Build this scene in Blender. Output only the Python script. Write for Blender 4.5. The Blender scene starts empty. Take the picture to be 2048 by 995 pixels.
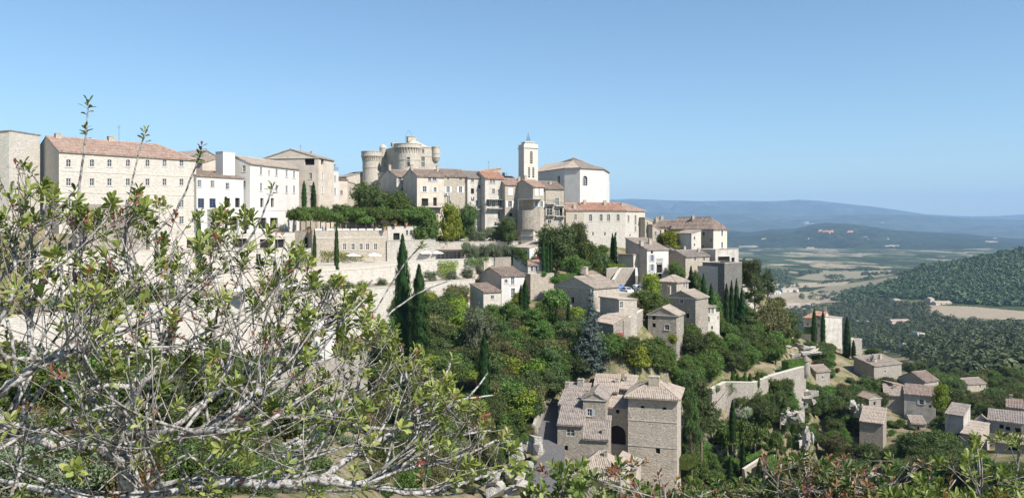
import bpy, math, random
import numpy as np
from mathutils import Vector, Matrix, Quaternion
R = math.radians
rnd = random.Random(7)
nrg = np.random.default_rng(11)
SC = bpy.context.scene
COL = SC.collection
# ---------------------------------------------------------------- camera, sky, sun, exposure
F, U0, V0 = 1600.0, 1024.0, 450.0          # focal length, principal column, horizon row, all in photo pixels
cam = bpy.data.cameras.new('camera'); cam_o = bpy.data.objects.new('camera', cam); COL.objects.link(cam_o)
cam.sensor_width = 36.0; cam.lens = 36.0*F/2048.0
cam.shift_y = -(497.5-V0)/2048.0
cam.clip_start = 0.1; cam.clip_end = 80000
cam_o.location = (0, 0, 0); cam_o.rotation_euler = (R(90), 0, 0)
SC.camera = cam_o
SUN_EL, SUN_AZ = 46.0, 130.0               # azimuth clockwise from +Y (the view direction)
world = bpy.data.worlds.new('World'); SC.world = world; world.use_nodes = True
wn = world.node_tree; bg = wn.nodes['Background']
sky = wn.nodes.new('ShaderNodeTexSky'); sky.sky_type = 'NISHITA'; sky.sun_disc = False
sky.sun_elevation = R(SUN_EL); sky.sun_rotation = R(SUN_AZ)
sky.altitude = 300; sky.air_density = 1.0; sky.dust_density = 0.3; sky.ozone_density = 4.0
tn = wn.nodes.new('ShaderNodeMix'); tn.data_type = 'RGBA'; tn.blend_type = 'MULTIPLY'; tn.inputs[0].default_value = 1.0; tn.inputs[7].default_value = (.85, .92, .895, 1)
wn.links.new(sky.outputs[0], tn.inputs[6]); wn.links.new(tn.outputs[2], bg.inputs[0]); bg.inputs[1].default_value = 0.103   # camera white balance of the sky
sd = Vector((math.sin(R(SUN_AZ))*math.cos(R(SUN_EL)), math.cos(R(SUN_AZ))*math.cos(R(SUN_EL)), math.sin(R(SUN_EL))))
sun = bpy.data.lights.new('sun', 'SUN'); sun.energy = 4.9; sun.angle = R(0.53); sun.color = (1.0, 0.95, 0.88)
sun_o = bpy.data.objects.new('sun', sun); COL.objects.link(sun_o); sun_o.location = (0, 0, 50)
sun_o.rotation_euler = (-sd).to_track_quat('-Z', 'Y').to_euler()
SC.view_settings.view_transform = 'Standard'; SC.view_settings.look = 'None'
SC.view_settings.exposure = 0.72; SC.view_settings.gamma = 1.0
SC.cycles.max_bounces = 5; SC.cycles.diffuse_bounces = 2; SC.cycles.glossy_bounces = 2
SC.cycles.transmission_bounces = 3; SC.cycles.transparent_max_bounces = 6; SC.cycles.volume_bounces = 0
# ---------------------------------------------------------------- helpers
def P(u, v, Y): return Vector(((u-U0)/F*Y, Y, (V0-v)/F*Y))
def ZV(v, Y): return (V0-v)/F*Y
def X(u, Y): return (u-U0)/F*Y
def tag(o, label=None, cat=None, group=None, kind=None):
    if label: o['label'] = label
    if cat: o['category'] = cat
    if group: o['group'] = group
    if kind: o['kind'] = kind
    return o
def empty(name, loc, rz=0, label=None, cat=None, group=None):
    o = bpy.data.objects.new(name, None); COL.objects.link(o)
    o.empty_display_size = .5; o.location = loc; o.rotation_euler = (0, 0, rz)
    return tag(o, label, cat, group)
def link(name, me, parent=None, loc=(0, 0, 0), rz=0.0):
    o = bpy.data.objects.new(name, me); COL.objects.link(o)
    if parent: o.parent = parent
    o.location = loc
    if rz: o.rotation_euler = (0, 0, rz)
    return o
class MB:
    def __init__(s): s.v = []; s.f = []; s.uv = []; s.m = []
    def face(s, pts, uv=None, m=0):
        b = len(s.v); s.v += [tuple(p) for p in pts]; s.f.append(tuple(range(b, b+len(pts))))
        s.uv += uv if uv else [(0, 0)]*len(pts); s.m.append(m)
    def box(s, x0, x1, y0, y1, z0, z1, m=0):
        a = [(x0,y0,z0),(x1,y0,z0),(x1,y1,z0),(x0,y1,z0),(x0,y0,z1),(x1,y0,z1),(x1,y1,z1),(x0,y1,z1)]
        for q in ((0,3,2,1),(4,5,6,7),(0,1,5,4),(1,2,6,5),(2,3,7,6),(3,0,4,7)): s.face([a[i] for i in q], m=m)
    def prism(s, poly, z0, z1, m=0, top=None):
        n = len(poly); z1s = z1 if isinstance(z1, (list, tuple)) else [z1]*n
        z0s = z0 if isinstance(z0, (list, tuple)) else [z0]*n
        for i in range(n):
            j = (i+1) % n
            s.face([(*poly[i], z0s[i]), (*poly[j], z0s[j]), (*poly[j], z1s[j]), (*poly[i], z1s[i])], m=m)
        s.face([(*poly[i], z1s[i]) for i in range(n)], m=m if top is None else top)
        s.face([(*poly[i], z0s[i]) for i in reversed(range(n))], m=m)
    def lathe(s, prof, n=24, c=(0, 0), m=0, a0=0.0, a1=2*math.pi, uvs=False):
        for k in range(n):
            t0 = a0+(a1-a0)*k/n; t1 = a0+(a1-a0)*(k+1)/n
            for (r0, z0), (r1, z1) in zip(prof, prof[1:]):
                p = [(c[0]+r0*math.cos(t0), c[1]+r0*math.sin(t0), z0), (c[0]+r0*math.cos(t1), c[1]+r0*math.sin(t1), z0),
                     (c[0]+r1*math.cos(t1), c[1]+r1*math.sin(t1), z1), (c[0]+r1*math.cos(t0), c[1]+r1*math.sin(t0), z1)]
                if r0 < 1e-4: p = p[1:]
                elif r1 < 1e-4: p = p[:3]
                s.face(p, m=m)
    def tube(s, pts, rad, n=6, m=0, cap=True):
        pts = [Vector(p) for p in pts]; rings = []
        up = Vector((.3, .2, 1)).normalized()
        for i, p in enumerate(pts):
            d = (pts[min(i+1, len(pts)-1)]-pts[max(i-1, 0)]).normalized()
            a = d.cross(up)
            if a.length < .1: a = d.cross(Vector((1, 0, 0)))
            a.normalize(); b = d.cross(a); r = rad[i] if isinstance(rad, (list, tuple)) else rad
            base = len(s.v)
            s.v += [tuple(p+(a*math.cos(2*math.pi*k/n)+b*math.sin(2*math.pi*k/n))*r) for k in range(n)]
            rings.append(base)
        for q in range(len(rings)-1):
            for k in range(n):
                s.f.append((rings[q]+k, rings[q]+(k+1) % n, rings[q+1]+(k+1) % n, rings[q+1]+k)); s.uv += [(0, 0)]*4; s.m.append(m)
        if cap:
            s.f.append(tuple(rings[-1]+k for k in range(n))); s.uv += [(0, 0)]*n; s.m.append(m)
    def mesh(s, name, mats, smooth=False):
        me = bpy.data.meshes.new(name); me.from_pydata(s.v, [], s.f)
        for mt in (mats if isinstance(mats, (list, tuple)) else [mats]): me.materials.append(mt)
        uvl = me.uv_layers.new(name='UVMap')
        uvl.data.foreach_set('uv', np.array(s.uv, dtype=np.float32).ravel())
        me.polygons.foreach_set('material_index', s.m)
        if smooth: me.polygons.foreach_set('use_smooth', [True]*len(s.f))
        me.update(); return me
    def build(s, name, mats, parent=None, smooth=False, loc=(0, 0, 0), rz=0.0):
        return link(name, s.mesh(name, mats, smooth), parent, loc, rz)
def np_mesh(name, V, k, mats, tint=None, smooth=False, midx=None):
    """V: (n*k,3) vertices, faces are consecutive k-gons"""
    V = np.asarray(V, dtype=np.float32).reshape(-1, 3); n = len(V)//k
    me = bpy.data.meshes.new(name)
    me.vertices.add(len(V)); me.vertices.foreach_set('co', V.ravel())
    me.loops.add(n*k); me.loops.foreach_set('vertex_index', np.arange(n*k, dtype=np.int32))
    me.polygons.add(n); me.polygons.foreach_set('loop_start', np.arange(0, n*k, k, dtype=np.int32))
    try: me.polygons.foreach_set('loop_total', np.full(n, k, dtype=np.int32))
    except Exception: pass
    for mt in (mats if isinstance(mats, (list, tuple)) else [mats]): me.materials.append(mt)
    if tint is not None:
        a = me.attributes.new('tint', 'FLOAT', 'POINT'); a.data.foreach_set('value', np.repeat(np.asarray(tint, dtype=np.float32), k))
    if midx is not None: me.polygons.foreach_set('material_index', np.asarray(midx, dtype=np.int32))
    me.update(calc_edges=True); me.validate(); return me
def idx_mesh(name, V, Fq, mats, tint=None, smooth=False, uv=None):
    V = np.asarray(V, dtype=np.float32); Fq = np.asarray(Fq, dtype=np.int32); k = Fq.shape[1]; n = len(Fq)
    me = bpy.data.meshes.new(name)
    me.vertices.add(len(V)); me.vertices.foreach_set('co', V.ravel())
    me.loops.add(n*k); me.loops.foreach_set('vertex_index', Fq.ravel())
    me.polygons.add(n); me.polygons.foreach_set('loop_start', np.arange(0, n*k, k, dtype=np.int32))
    try: me.polygons.foreach_set('loop_total', np.full(n, k, dtype=np.int32))
    except Exception: pass
    for mt in (mats if isinstance(mats, (list, tuple)) else [mats]): me.materials.append(mt)
    if tint is not None:
        a = me.attributes.new('tint', 'FLOAT', 'POINT'); a.data.foreach_set('value', np.asarray(tint, dtype=np.float32))
    if smooth: me.polygons.foreach_set('use_smooth', np.ones(n, dtype=bool))
    me.update(calc_edges=True); me.validate(); return me
# value noise for geometry (numpy, vectorised)
_perm = np.random.default_rng(5).random((64, 64, 16)).astype(np.float32)
def vnoise(x, y, z=0.0):
    x = np.asarray(x, dtype=np.float64); y = np.asarray(y, dtype=np.float64); z = np.zeros_like(x)+z
    xi = np.floor(x).astype(int); yi = np.floor(y).astype(int); zi = np.floor(z).astype(int)
    fx = x-xi; fy = y-yi; fz = z-zi
    fx = fx*fx*(3-2*fx); fy = fy*fy*(3-2*fy); fz = fz*fz*(3-2*fz)
    def g(a, b, c): return _perm[a % 64, b % 64, c % 16]
    r = 0
    for a in (0, 1):
        for b in (0, 1):
            for c in (0, 1):
                r = r+g(xi+a, yi+b, zi+c)*(fx if a else 1-fx)*(fy if b else 1-fy)*(fz if c else 1-fz)
    return r*2-1
def fbm(x, y, z=0.0, o=4):
    s = 0; a = 1.0
    for i in range(o): s = s+a*vnoise(np.asarray(x)*2**i, np.asarray(y)*2**i, z+i*3.1); a *= .5
    return s
# ---------------------------------------------------------------- materials
class NT:
    def __init__(s, name):
        s.mat = bpy.data.materials.new(name); s.mat.use_nodes = True; s.t = s.mat.node_tree
        s.b = s.t.nodes['Principled BSDF']; s.out = s.t.nodes['Material Output']
    def n(s, typ, **kw):
        nd = s.t.nodes.new(typ)
        for k, v in kw.items():
            if k.startswith('i_'): nd.inputs[k[2:].replace('_', ' ')].default_value = v
            else: setattr(nd, k, v)
        return nd
    def l(s, a, b): s.t.links.new(a, b)
    def mix(s, f, a, b, mode='MIX'):
        m = s.n('ShaderNodeMix', data_type='RGBA', blend_type=mode)
        for sock, val in ((m.inputs[0], f), (m.inputs[6], a), (m.inputs[7], b)):
            if hasattr(val, 'is_linked'): s.l(val, sock)
            elif isinstance(val, (int, float)): sock.default_value = val
            else: sock.default_value = (*val[:3], 1)
        return m.outputs[2]
    def math(s, op, a, b=0.0, c=0.0, clamp=False):
        m = s.n('ShaderNodeMath', operation=op, use_clamp=clamp)
        for i, val in enumerate((a, b, c)):
            if hasattr(val, 'is_linked'): s.l(val, m.inputs[i])
            else: m.inputs[i].default_value = val
        return m.outputs[0]
    def ramp(s, f, stops):
        r = s.n('ShaderNodeValToRGB'); s.l(f, r.inputs[0]); e = r.color_ramp.elements
        while len(e) < len(stops): e.new(.5)
        for el, (p, c) in zip(e, stops): el.position = p; el.color = (*c, 1) if len(c) == 3 else c
        return r.outputs[0]
    def smooth(s, f, lo, hi):
        m = s.n('ShaderNodeMapRange', interpolation_type='SMOOTHSTEP'); s.l(f, m.inputs[0])
        m.inputs[1].default_value = lo; m.inputs[2].default_value = hi; return m.outputs[0]
    def coord(s, kind='Object', scale=(1, 1, 1)):
        c = s.n('ShaderNodeTexCoord'); m = s.n('ShaderNodeMapping'); m.inputs['Scale'].default_value = scale
        s.l(c.outputs[kind], m.inputs[0]); return m.outputs[0]
    def noise(s, vec, sc, det=4, rough=.55):
        n = s.n('ShaderNodeTexNoise'); n.inputs['Scale'].default_value = sc; n.inputs['Detail'].default_value = det; n.inputs['Roughness'].default_value = rough
        s.l(vec, n.inputs['Vector']); return n.outputs[0]
    def bump(s, h, st=.5, dist=.05):
        b = s.n('ShaderNodeBump'); b.inputs['Strength'].default_value = st; b.inputs['Distance'].default_value = dist
        s.l(h, b.inputs['Height']); s.l(b.outputs[0], s.b.inputs['Normal'])
    def fin(s, col=None, rough=.9, spec=.2):
        if col is not None:
            if hasattr(col, 'is_linked'): s.l(col, s.b.inputs['Base Color'])
            else: s.b.inputs['Base Color'].default_value = (*col, 1)
        s.b.inputs['Roughness'].default_value = rough; s.b.inputs['Specular IOR Level'].default_value = spec
        return s.mat
def stone_mat(name, c1, c2, mort, sz=(.5, .22), bump=.7, stain=(.25, .2, .16), stain_amt=.35, grain=.75):
    t = NT(name); co = t.coord('Object', (1/sz[0], 1/sz[0], 1/sz[1]))
    v1 = t.n('ShaderNodeTexVoronoi', feature='F1'); v1.inputs['Scale'].default_value = 1; t.l(co, v1.inputs['Vector'])
    v2 = t.n('ShaderNodeTexVoronoi', feature='DISTANCE_TO_EDGE'); v2.inputs['Scale'].default_value = 1; t.l(co, v2.inputs['Vector'])
    sep = t.n('ShaderNodeSeparateColor'); t.l(v1.outputs['Color'], sep.inputs[0])
    c = t.mix(sep.outputs[0], c1, c2)
    c = t.mix(t.math('MULTIPLY', sep.outputs[1], .45), c, tuple(x*.62 for x in c2))
    mk = t.smooth(v2.outputs['Distance'], .02, .12)
    c = t.mix(mk, mort, c)
    o = t.coord('Object'); big = t.noise(o, .22, 5, .6)
    c = t.mix(t.math('MULTIPLY', t.smooth(big, .5, .72), stain_amt), c, stain)
    st = t.noise(t.coord('Object', (1.6, 1.6, .12)), 1.0, 3)
    c = t.mix(t.math('MULTIPLY', t.smooth(st, .52, .75), stain_amt*.9), c, tuple(x*.7 for x in stain))
    mid = t.noise(t.coord('Object', (1, 1, 1.8)), 1.9, 5, .75); c = t.mix(grain, c, t.mix(1.0, c, t.ramp(mid, [(.32, (.66, .64, .62)), (.5, (1, 1, 1)), (.7, (1.18, 1.17, 1.15))]), 'MULTIPLY'))
    fine = t.noise(o, 9, 3); c = t.mix(.35, c, t.mix(1.0, c, t.ramp(fine, [(.3, (.55, .55, .55)), (.7, (1.25, 1.25, 1.25))]), 'MULTIPLY'))
    t.bump(t.math('ADD', t.math('MULTIPLY', mk, .7), t.math('MULTIPLY', sep.outputs[2], .6)), bump, .09)
    return t.fin(c, .93, .15)
def plaster_mat(name, c, var=.12, stain=(.3, .26, .22), amt=.3):
    t = NT(name); o = t.coord('Object')
    a = t.noise(o, .5, 6, .65); k = tuple(x*(1-var*2) for x in c); c2 = t.mix(t.smooth(a, .35, .7), c, k)
    s2 = t.noise(t.coord('Object', (1.8, 1.8, .1)), 1.0, 4, .6)
    c2 = t.mix(t.math('MULTIPLY', t.smooth(s2, .5, .75), amt), c2, stain)
    f = t.noise(o, 14, 3); c2 = t.mix(.3, c2, t.mix(1.0, c2, t.ramp(f, [(.3, (.7, .7, .7)), (.7, (1.15, 1.15, 1.15))]), 'MULTIPLY'))
    t.bump(t.noise(o, 5, 5), .35, .04); return t.fin(c2, .92, .15)
def roof_mat(name, c1, c2, c3, grey=(.22, .2, .18), gamt=.5):
    t = NT(name); uv = t.n('ShaderNodeUVMap'); mp = t.n('ShaderNodeMapping'); mp.inputs['Scale'].default_value = (1/.34, 1/.42, 1); t.l(uv.outputs[0], mp.inputs[0])
    fl = t.n('ShaderNodeVectorMath', operation='FLOOR'); t.l(mp.outputs[0], fl.inputs[0])
    wn_ = t.n('ShaderNodeTexWhiteNoise', noise_dimensions='2D'); t.l(fl.outputs[0], wn_.inputs['Vector'])
    c = t.ramp(wn_.outputs['Value'], [(0, c1), (.35, tuple((x+y)/2 for x, y in zip(c1, c2))), (.8, c3), (1, tuple(x*.72 for x in c1))])
    o = t.coord('Object'); g = t.noise(o, .45, 5, .65); c = t.mix(t.math('MULTIPLY', t.smooth(g, .42, .66), gamt), c, grey)
    g2 = t.noise(o, 2.2, 4); c = t.mix(t.math('MULTIPLY', t.smooth(g2, .55, .7), .35), c, (.42, .38, .32))
    fr = t.n('ShaderNodeVectorMath', operation='FRACTION'); t.l(mp.outputs[0], fr.inputs[0]); sp = t.n('ShaderNodeSeparateXYZ'); t.l(fr.outputs[0], sp.inputs[0])
    t.bump(t.math('ADD', t.math('MULTIPLY', sp.outputs[1], -.5), wn_.outputs['Value']), .6, .05)
    return t.fin(c, .9, .15)
def leaf_mat(name, c1, c2, c3=None, trans=.3, rough=.6, obj=.35):
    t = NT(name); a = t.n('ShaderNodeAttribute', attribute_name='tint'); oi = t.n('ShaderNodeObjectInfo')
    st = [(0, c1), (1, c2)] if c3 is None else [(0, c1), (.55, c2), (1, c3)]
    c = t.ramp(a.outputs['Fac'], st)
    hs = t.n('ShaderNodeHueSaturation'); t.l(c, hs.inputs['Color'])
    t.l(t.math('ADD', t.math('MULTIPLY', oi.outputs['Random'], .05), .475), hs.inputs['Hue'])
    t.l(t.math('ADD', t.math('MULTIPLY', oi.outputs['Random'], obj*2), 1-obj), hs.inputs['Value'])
    c = hs.outputs[0]; t.fin(c, rough, .25)
    tr = t.n('ShaderNodeBsdfTranslucent'); t.l(t.mix(1.0, c, (1.25, 1.2, .5), 'MULTIPLY'), tr.inputs[0])
    mx = t.n('ShaderNodeMixShader'); mx.inputs[0].default_value = trans
    t.l(t.b.outputs[0], mx.inputs[1]); t.l(tr.outputs[0], mx.inputs[2]); t.l(mx.outputs[0], t.out.inputs[0])
    return t.mat
def plain_mat(name, c, rough=.7, metal=0.0, var=.15, spec=.3):
    t = NT(name); o = t.coord('Object'); n = t.noise(o, 3, 4)
    cc = t.mix(t.smooth(n, .3, .7), c, tuple(x*(1-var) for x in c)); t.fin(cc, rough, spec); t.b.inputs['Metallic'].default_value = metal
    return t.mat
M = {}
M['pale'] = stone_mat('pale_stone', (.68, .635, .56), (.60, .555, .485), (.54, .49, .425), (.55, .24), .6, (.46, .41, .35), .25, .45)
M['warm'] = stone_mat('warm_stone', (.58, .51, .42), (.49, .43, .35), (.44, .38, .31), (.5, .24), .7, (.34, .28, .22), .35)
M['grey'] = stone_mat('grey_rubble', (.56, .50, .42), (.42, .37, .31), (.32, .28, .235), (.42, .2), 1.0, (.2, .18, .15), .35)
M['field'] = stone_mat('fieldstone', (.61, .545, .46), (.50, .44, .37), (.44, .385, .32), (.6, .28), .8, (.24, .21, .18), .25)
M['castle'] = stone_mat('castle_ashlar', (.62, .565, .48), (.54, .49, .415), (.46, .41, .345), (.8, .4), .4, (.30, .28, .25), .4)
M['dry'] = stone_mat('dry_stone_wall', (.55, .50, .43), (.45, .40, .34), (.36, .32, .27), (.45, .2), .9, (.33, .29, .25), .35)
M['white'] = plaster_mat('white_render', (.60, .575, .535), .05, (.5, .47, .42), .2)
M['church'] = plaster_mat('church_render', (.60, .58, .545), .07, (.5, .46, .41), .3)
M['tower'] = plaster_mat('tower_render', (.60, .56, .49), .06, (.45, .41, .36), .25)
M['beige'] = plaster_mat('beige_render', (.60, .52, .43), .1, (.36, .31, .26), .3)
M['greyp'] = plaster_mat('old_grey_render', (.56, .52, .46), .16, (.28, .25, .22), .55)
M['yellow'] = plaster_mat('cream_render', (.70, .60, .45), .06, (.5, .42, .33), .15)
M['shadestone'] = stone_mat('painted_shade_masonry', (.26, .245, .225), (.20, .19, .175), (.15, .14, .13), (.5, .24), .8, (.12, .115, .11), .3)  # the blind wall's shade is put into this stone colour
M['darkp'] = plaster_mat('dark_grey_render', (.20, .19, .18), .1, (.12, .11, .1), .3)
M['concrete'] = plaster_mat('concrete', (.52, .49, .45), .1, (.33, .3, .27), .3)
M['rt'] = roof_mat('tile_brown', (.24, .17, .13), (.31, .23, .185), (.36, .29, .24), (.17, .15, .14))
M['rp'] = roof_mat('tile_pink', (.37, .23, .17), (.43, .29, .22), (.44, .35, .29), (.27, .22, .19), .4)
M['ro'] = roof_mat('tile_orange', (.42, .20, .13), (.47, .26, .17), (.43, .31, .23), (.30, .22, .18), .35)
M['rs'] = roof_mat('tile_sand', (.39, .32, .26), (.46, .385, .31), (.36, .30, .25), (.26, .23, .20), .45)
M['rg'] = roof_mat('tile_grey', (.28, .24, .21), (.36, .31, .27), (.24, .20, .175), (.18, .165, .15), .5)
def glass_mat():
    t = NT('window_glass'); o = t.n('ShaderNodeObjectInfo')
    t.l(t.ramp(o.outputs['Random'], [(0, (.02, .022, .025)), (.6, (.045, .05, .06)), (1, (.10, .12, .15))]), t.b.inputs['Base Color'])
    t.b.inputs['Roughness'].default_value = .12; t.b.inputs['Specular IOR Level'].default_value = .5; return t.mat
M['glass'] = glass_mat()
M['dark'] = plain_mat('painted_interior_dark', (.02, .018, .016), .9)
M['frame'] = plain_mat('window_frame_paint', (.62, .6, .57), .6)
M['frameb'] = plain_mat('blue_frame_paint', (.08, .13, .3), .5)
M['shutw'] = plain_mat('white_shutter', (.74, .73, .71), .6)
M['shutg'] = plain_mat('grey_blue_shutter', (.45, .48, .52), .6)
M['surround'] = plain_mat('dressed_stone', (.56, .515, .44), .9)
M['metal'] = plain_mat('dark_iron', (.05, .055, .06), .5, .4)
M['zinc'] = plain_mat('zinc', (.32, .33, .34), .5, .3)
M['cloth'] = plain_mat('white_canvas', (.80, .79, .76), .8, var=.06)
M['wood'] = plain_mat('weathered_wood', (.2, .13, .09), .8)
M['awning'] = plain_mat('brown_awning', (.20, .13, .11), .85)
M['pot'] = plain_mat('terracotta', (.48, .22, .13), .8)
M['asphalt'] = plain_mat('asphalt', (.13, .125, .125), .95, var=.3)
M['soil'] = plain_mat('garden_soil', (.32, .27, .2), .95, var=.35)
M['lawn'] = plain_mat('lawn', (.09, .15, .03), .95, var=.35)
M['paving'] = plain_mat('stone_paving', (.50, .45, .38), .9, var=.25)
M['skin'] = plain_mat('skin', (.5, .3, .22), .6)
# foliage
M['l_oak'] = leaf_mat('oak_leaves', (.040, .062, .020), (.088, .125, .038), (.15, .19, .062))
M['l_green'] = leaf_mat('green_leaves', (.050, .088, .020), (.105, .165, .036), (.17, .235, .06))
M['l_lime'] = leaf_mat('lime_leaves', (.10, .16, .02), (.22, .28, .04), (.36, .38, .06), obj=.15)
M['l_olive'] = leaf_mat('olive_leaves', (.085, .11, .065), (.16, .19, .115), (.25, .28, .18), obj=.2)
M['l_cyp'] = leaf_mat('cypress_foliage', (.012, .035, .010), (.028, .070, .016), (.055, .115, .025), trans=.12, obj=.25)
M['l_pine'] = leaf_mat('pine_needles', (.04, .07, .02), (.085, .125, .035), (.13, .18, .06), trans=.2)
M['l_ceda'] = leaf_mat('cedar_needles', (.055, .075, .065), (.10, .13, .115), (.16, .195, .175), trans=.1, obj=.1)
M['l_dry'] = leaf_mat('dry_scrub_leaves', (.08, .085, .035), (.15, .15, .06), (.24, .2, .09))
M['l_ivy'] = leaf_mat('ivy_leaves', (.05, .12, .015), (.12, .24, .03), (.22, .34, .05), obj=.15)
M['l_red'] = leaf_mat('red_leaves', (.11, .045, .02), (.22, .085, .04), (.09, .11, .03), obj=.3)
M['l_flower'] = leaf_mat('pink_blossom', (.45, .05, .12), (.6, .12, .2), (.1, .16, .04), obj=.1)
M['l_whitefl'] = leaf_mat('white_blossom', (.12, .17, .06), (.4, .42, .33), (.75, .74, .68), obj=.1)
M['l_far'] = leaf_mat('distant_foliage', (.040, .060, .026), (.066, .094, .038), (.11, .14, .06), trans=.1, obj=.1)
def bark_mat(name, c1, c2, sc=12):
    t = NT(name); o = t.coord('Object', (1, 1, .25)); n = t.noise(o, sc, 4); t.bump(n, .6, .03)
    return t.fin(t.mix(t.smooth(n, .35, .65), c1, c2), .95, .1)
M['bark'] = bark_mat('brown_bark', (.10, .075, .055), (.2, .16, .12))
M['barkg'] = bark_mat('grey_bark', (.2, .18, .15), (.33, .3, .26))
def lichen_mat():
    t = NT('lichen_bark'); o = t.coord('Object'); a = t.noise(o, 55, 5, .7); b = t.noise(o, 34, 4, .6)
    c = t.mix(t.smooth(a, .38, .56), (.075, .06, .052), (.38, .37, .35))
    c = t.mix(t.smooth(b, .56, .64), c, (.09, .08, .075)); y = t.noise(o, 22, 3); c = t.mix(t.math('MULTIPLY', t.smooth(y, .68, .74), .7), c, (.45, .33, .08))
    t.bump(a, .8, .004); return t.fin(c, .95, .1)
M['lichen'] = lichen_mat()
M['twig'] = bark_mat('twig_bark', (.16, .13, .12), (.36, .34, .31), 60)
def rock_mat():
    t = NT('limestone_rock'); o = t.coord('Object'); a = t.noise(o, .7, 6, .65); b = t.noise(o, 3.5, 5, .6)
    c = t.mix(t.smooth(a, .35, .65), (.50, .475, .43), (.36, .335, .30)); c = t.mix(t.math('MULTIPLY', t.smooth(b, .55, .7), .8), c, (.2, .185, .165))
    d = t.noise(o, .3, 3); c = t.mix(t.math('MULTIPLY', t.smooth(d, .58, .7), .6), c, (.46, .33, .2))
    t.bump(t.math('ADD', a, b), 1.0, .35); return t.fin(c, .95, .1)
M['rock'] = rock_mat()
def ground_mat():
    t = NT('hillside_ground'); g = t.n('ShaderNodeNewGeometry'); pos = g.outputs['Position']
    a = t.noise(pos, .35, 6, .65); b = t.noise(pos, 2.2, 5, .6); c = t.noise(pos, .08, 4)
    col = t.mix(t.smooth(a, .4, .6), (.27, .205, .14), (.13, .135, .06))
    col = t.mix(t.smooth(b, .5, .68), col, (.07, .10, .03)); col = t.mix(t.math('MULTIPLY', t.smooth(c, .52, .66), .4), col, (.33, .28, .22))
    sp = t.n('ShaderNodeSeparateXYZ'); t.l(pos, sp.inputs[0]); far = t.smooth(sp.outputs['Y'], 420, 900)
    # plain: patchwork of fields and woods
    w = t.n('ShaderNodeTexNoise'); w.inputs['Scale'].default_value = .004; t.l(pos, w.inputs['Vector'])
    vv = t.n('ShaderNodeVectorMath', operation='ADD'); sc = t.n('ShaderNodeVectorMath', operation='SCALE'); sc.inputs['Scale'].default_value = 160
    t.l(w.outputs['Color'], sc.inputs[0]); t.l(pos, vv.inputs[0]); t.l(sc.outputs[0], vv.inputs[1])
    mp = t.n('ShaderNodeMapping'); mp.inputs['Scale'].default_value = (.009, .004, 0); t.l(vv.outputs[0], mp.inputs[0])
    vo = t.n('ShaderNodeTexVoronoi', feature='F1'); vo.inputs['Scale'].default_value = 1; t.l(mp.outputs[0], vo.inputs['Vector'])
    se = t.n('ShaderNodeSeparateColor'); t.l(vo.outputs['Color'], se.inputs[0])
    fld = t.ramp(se.outputs[0], [(0, (.035, .05, .02)), (.3, (.06, .08, .03)), (.5, (.12, .13, .06)), (.66, (.28, .24, .15)), (.8, (.34, .28, .18)), (.9, (.09, .11, .045))])
    fld.node.color_ramp.interpolation = 'CONSTANT'
    fn = t.noise(pos, .02, 5, .7); fld = t.mix(t.smooth(fn, .5, .6), fld, (.022, .034, .018))
    col = t.mix(far, col, fld); t.bump(t.math('ADD', a, b), .6, .3); return t.fin(col, .97, .05)
M['ground'] = ground_mat()
def wood_far_mat(name, c1, c2, patch, pscale, pth=.62, wsc=.01):
    t = NT(name); g = t.n('ShaderNodeNewGeometry'); pos = g.outputs['Position']
    a = t.noise(pos, wsc, 8, .7); col = t.mix(t.smooth(a, .38, .62), c1, c2)
    mp = t.n('ShaderNodeMapping'); mp.inputs['Scale'].default_value = (1, .45, 2.2); t.l(pos, mp.inputs[0])
    b = t.noise(mp.outputs[0], pscale, 5, .6); col = t.mix(t.smooth(b, pth, pth+.04), col, patch)
    t.bump(a, 1.0, 6); return t.fin(col, .97, .05)
M['wfloor'] = plain_mat('woodland_floor', (.045, .058, .03), .97, var=.3)
M['mount'] = wood_far_mat('mountain_forest', (.03, .045, .03), (.065, .08, .05), (.30, .29, .26), .0022, .66, .003)
M['hillfar'] = wood_far_mat('far_hill_forest', (.012, .022, .012), (.042, .056, .028), (.22, .18, .13), .006, .66, .02)
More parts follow.
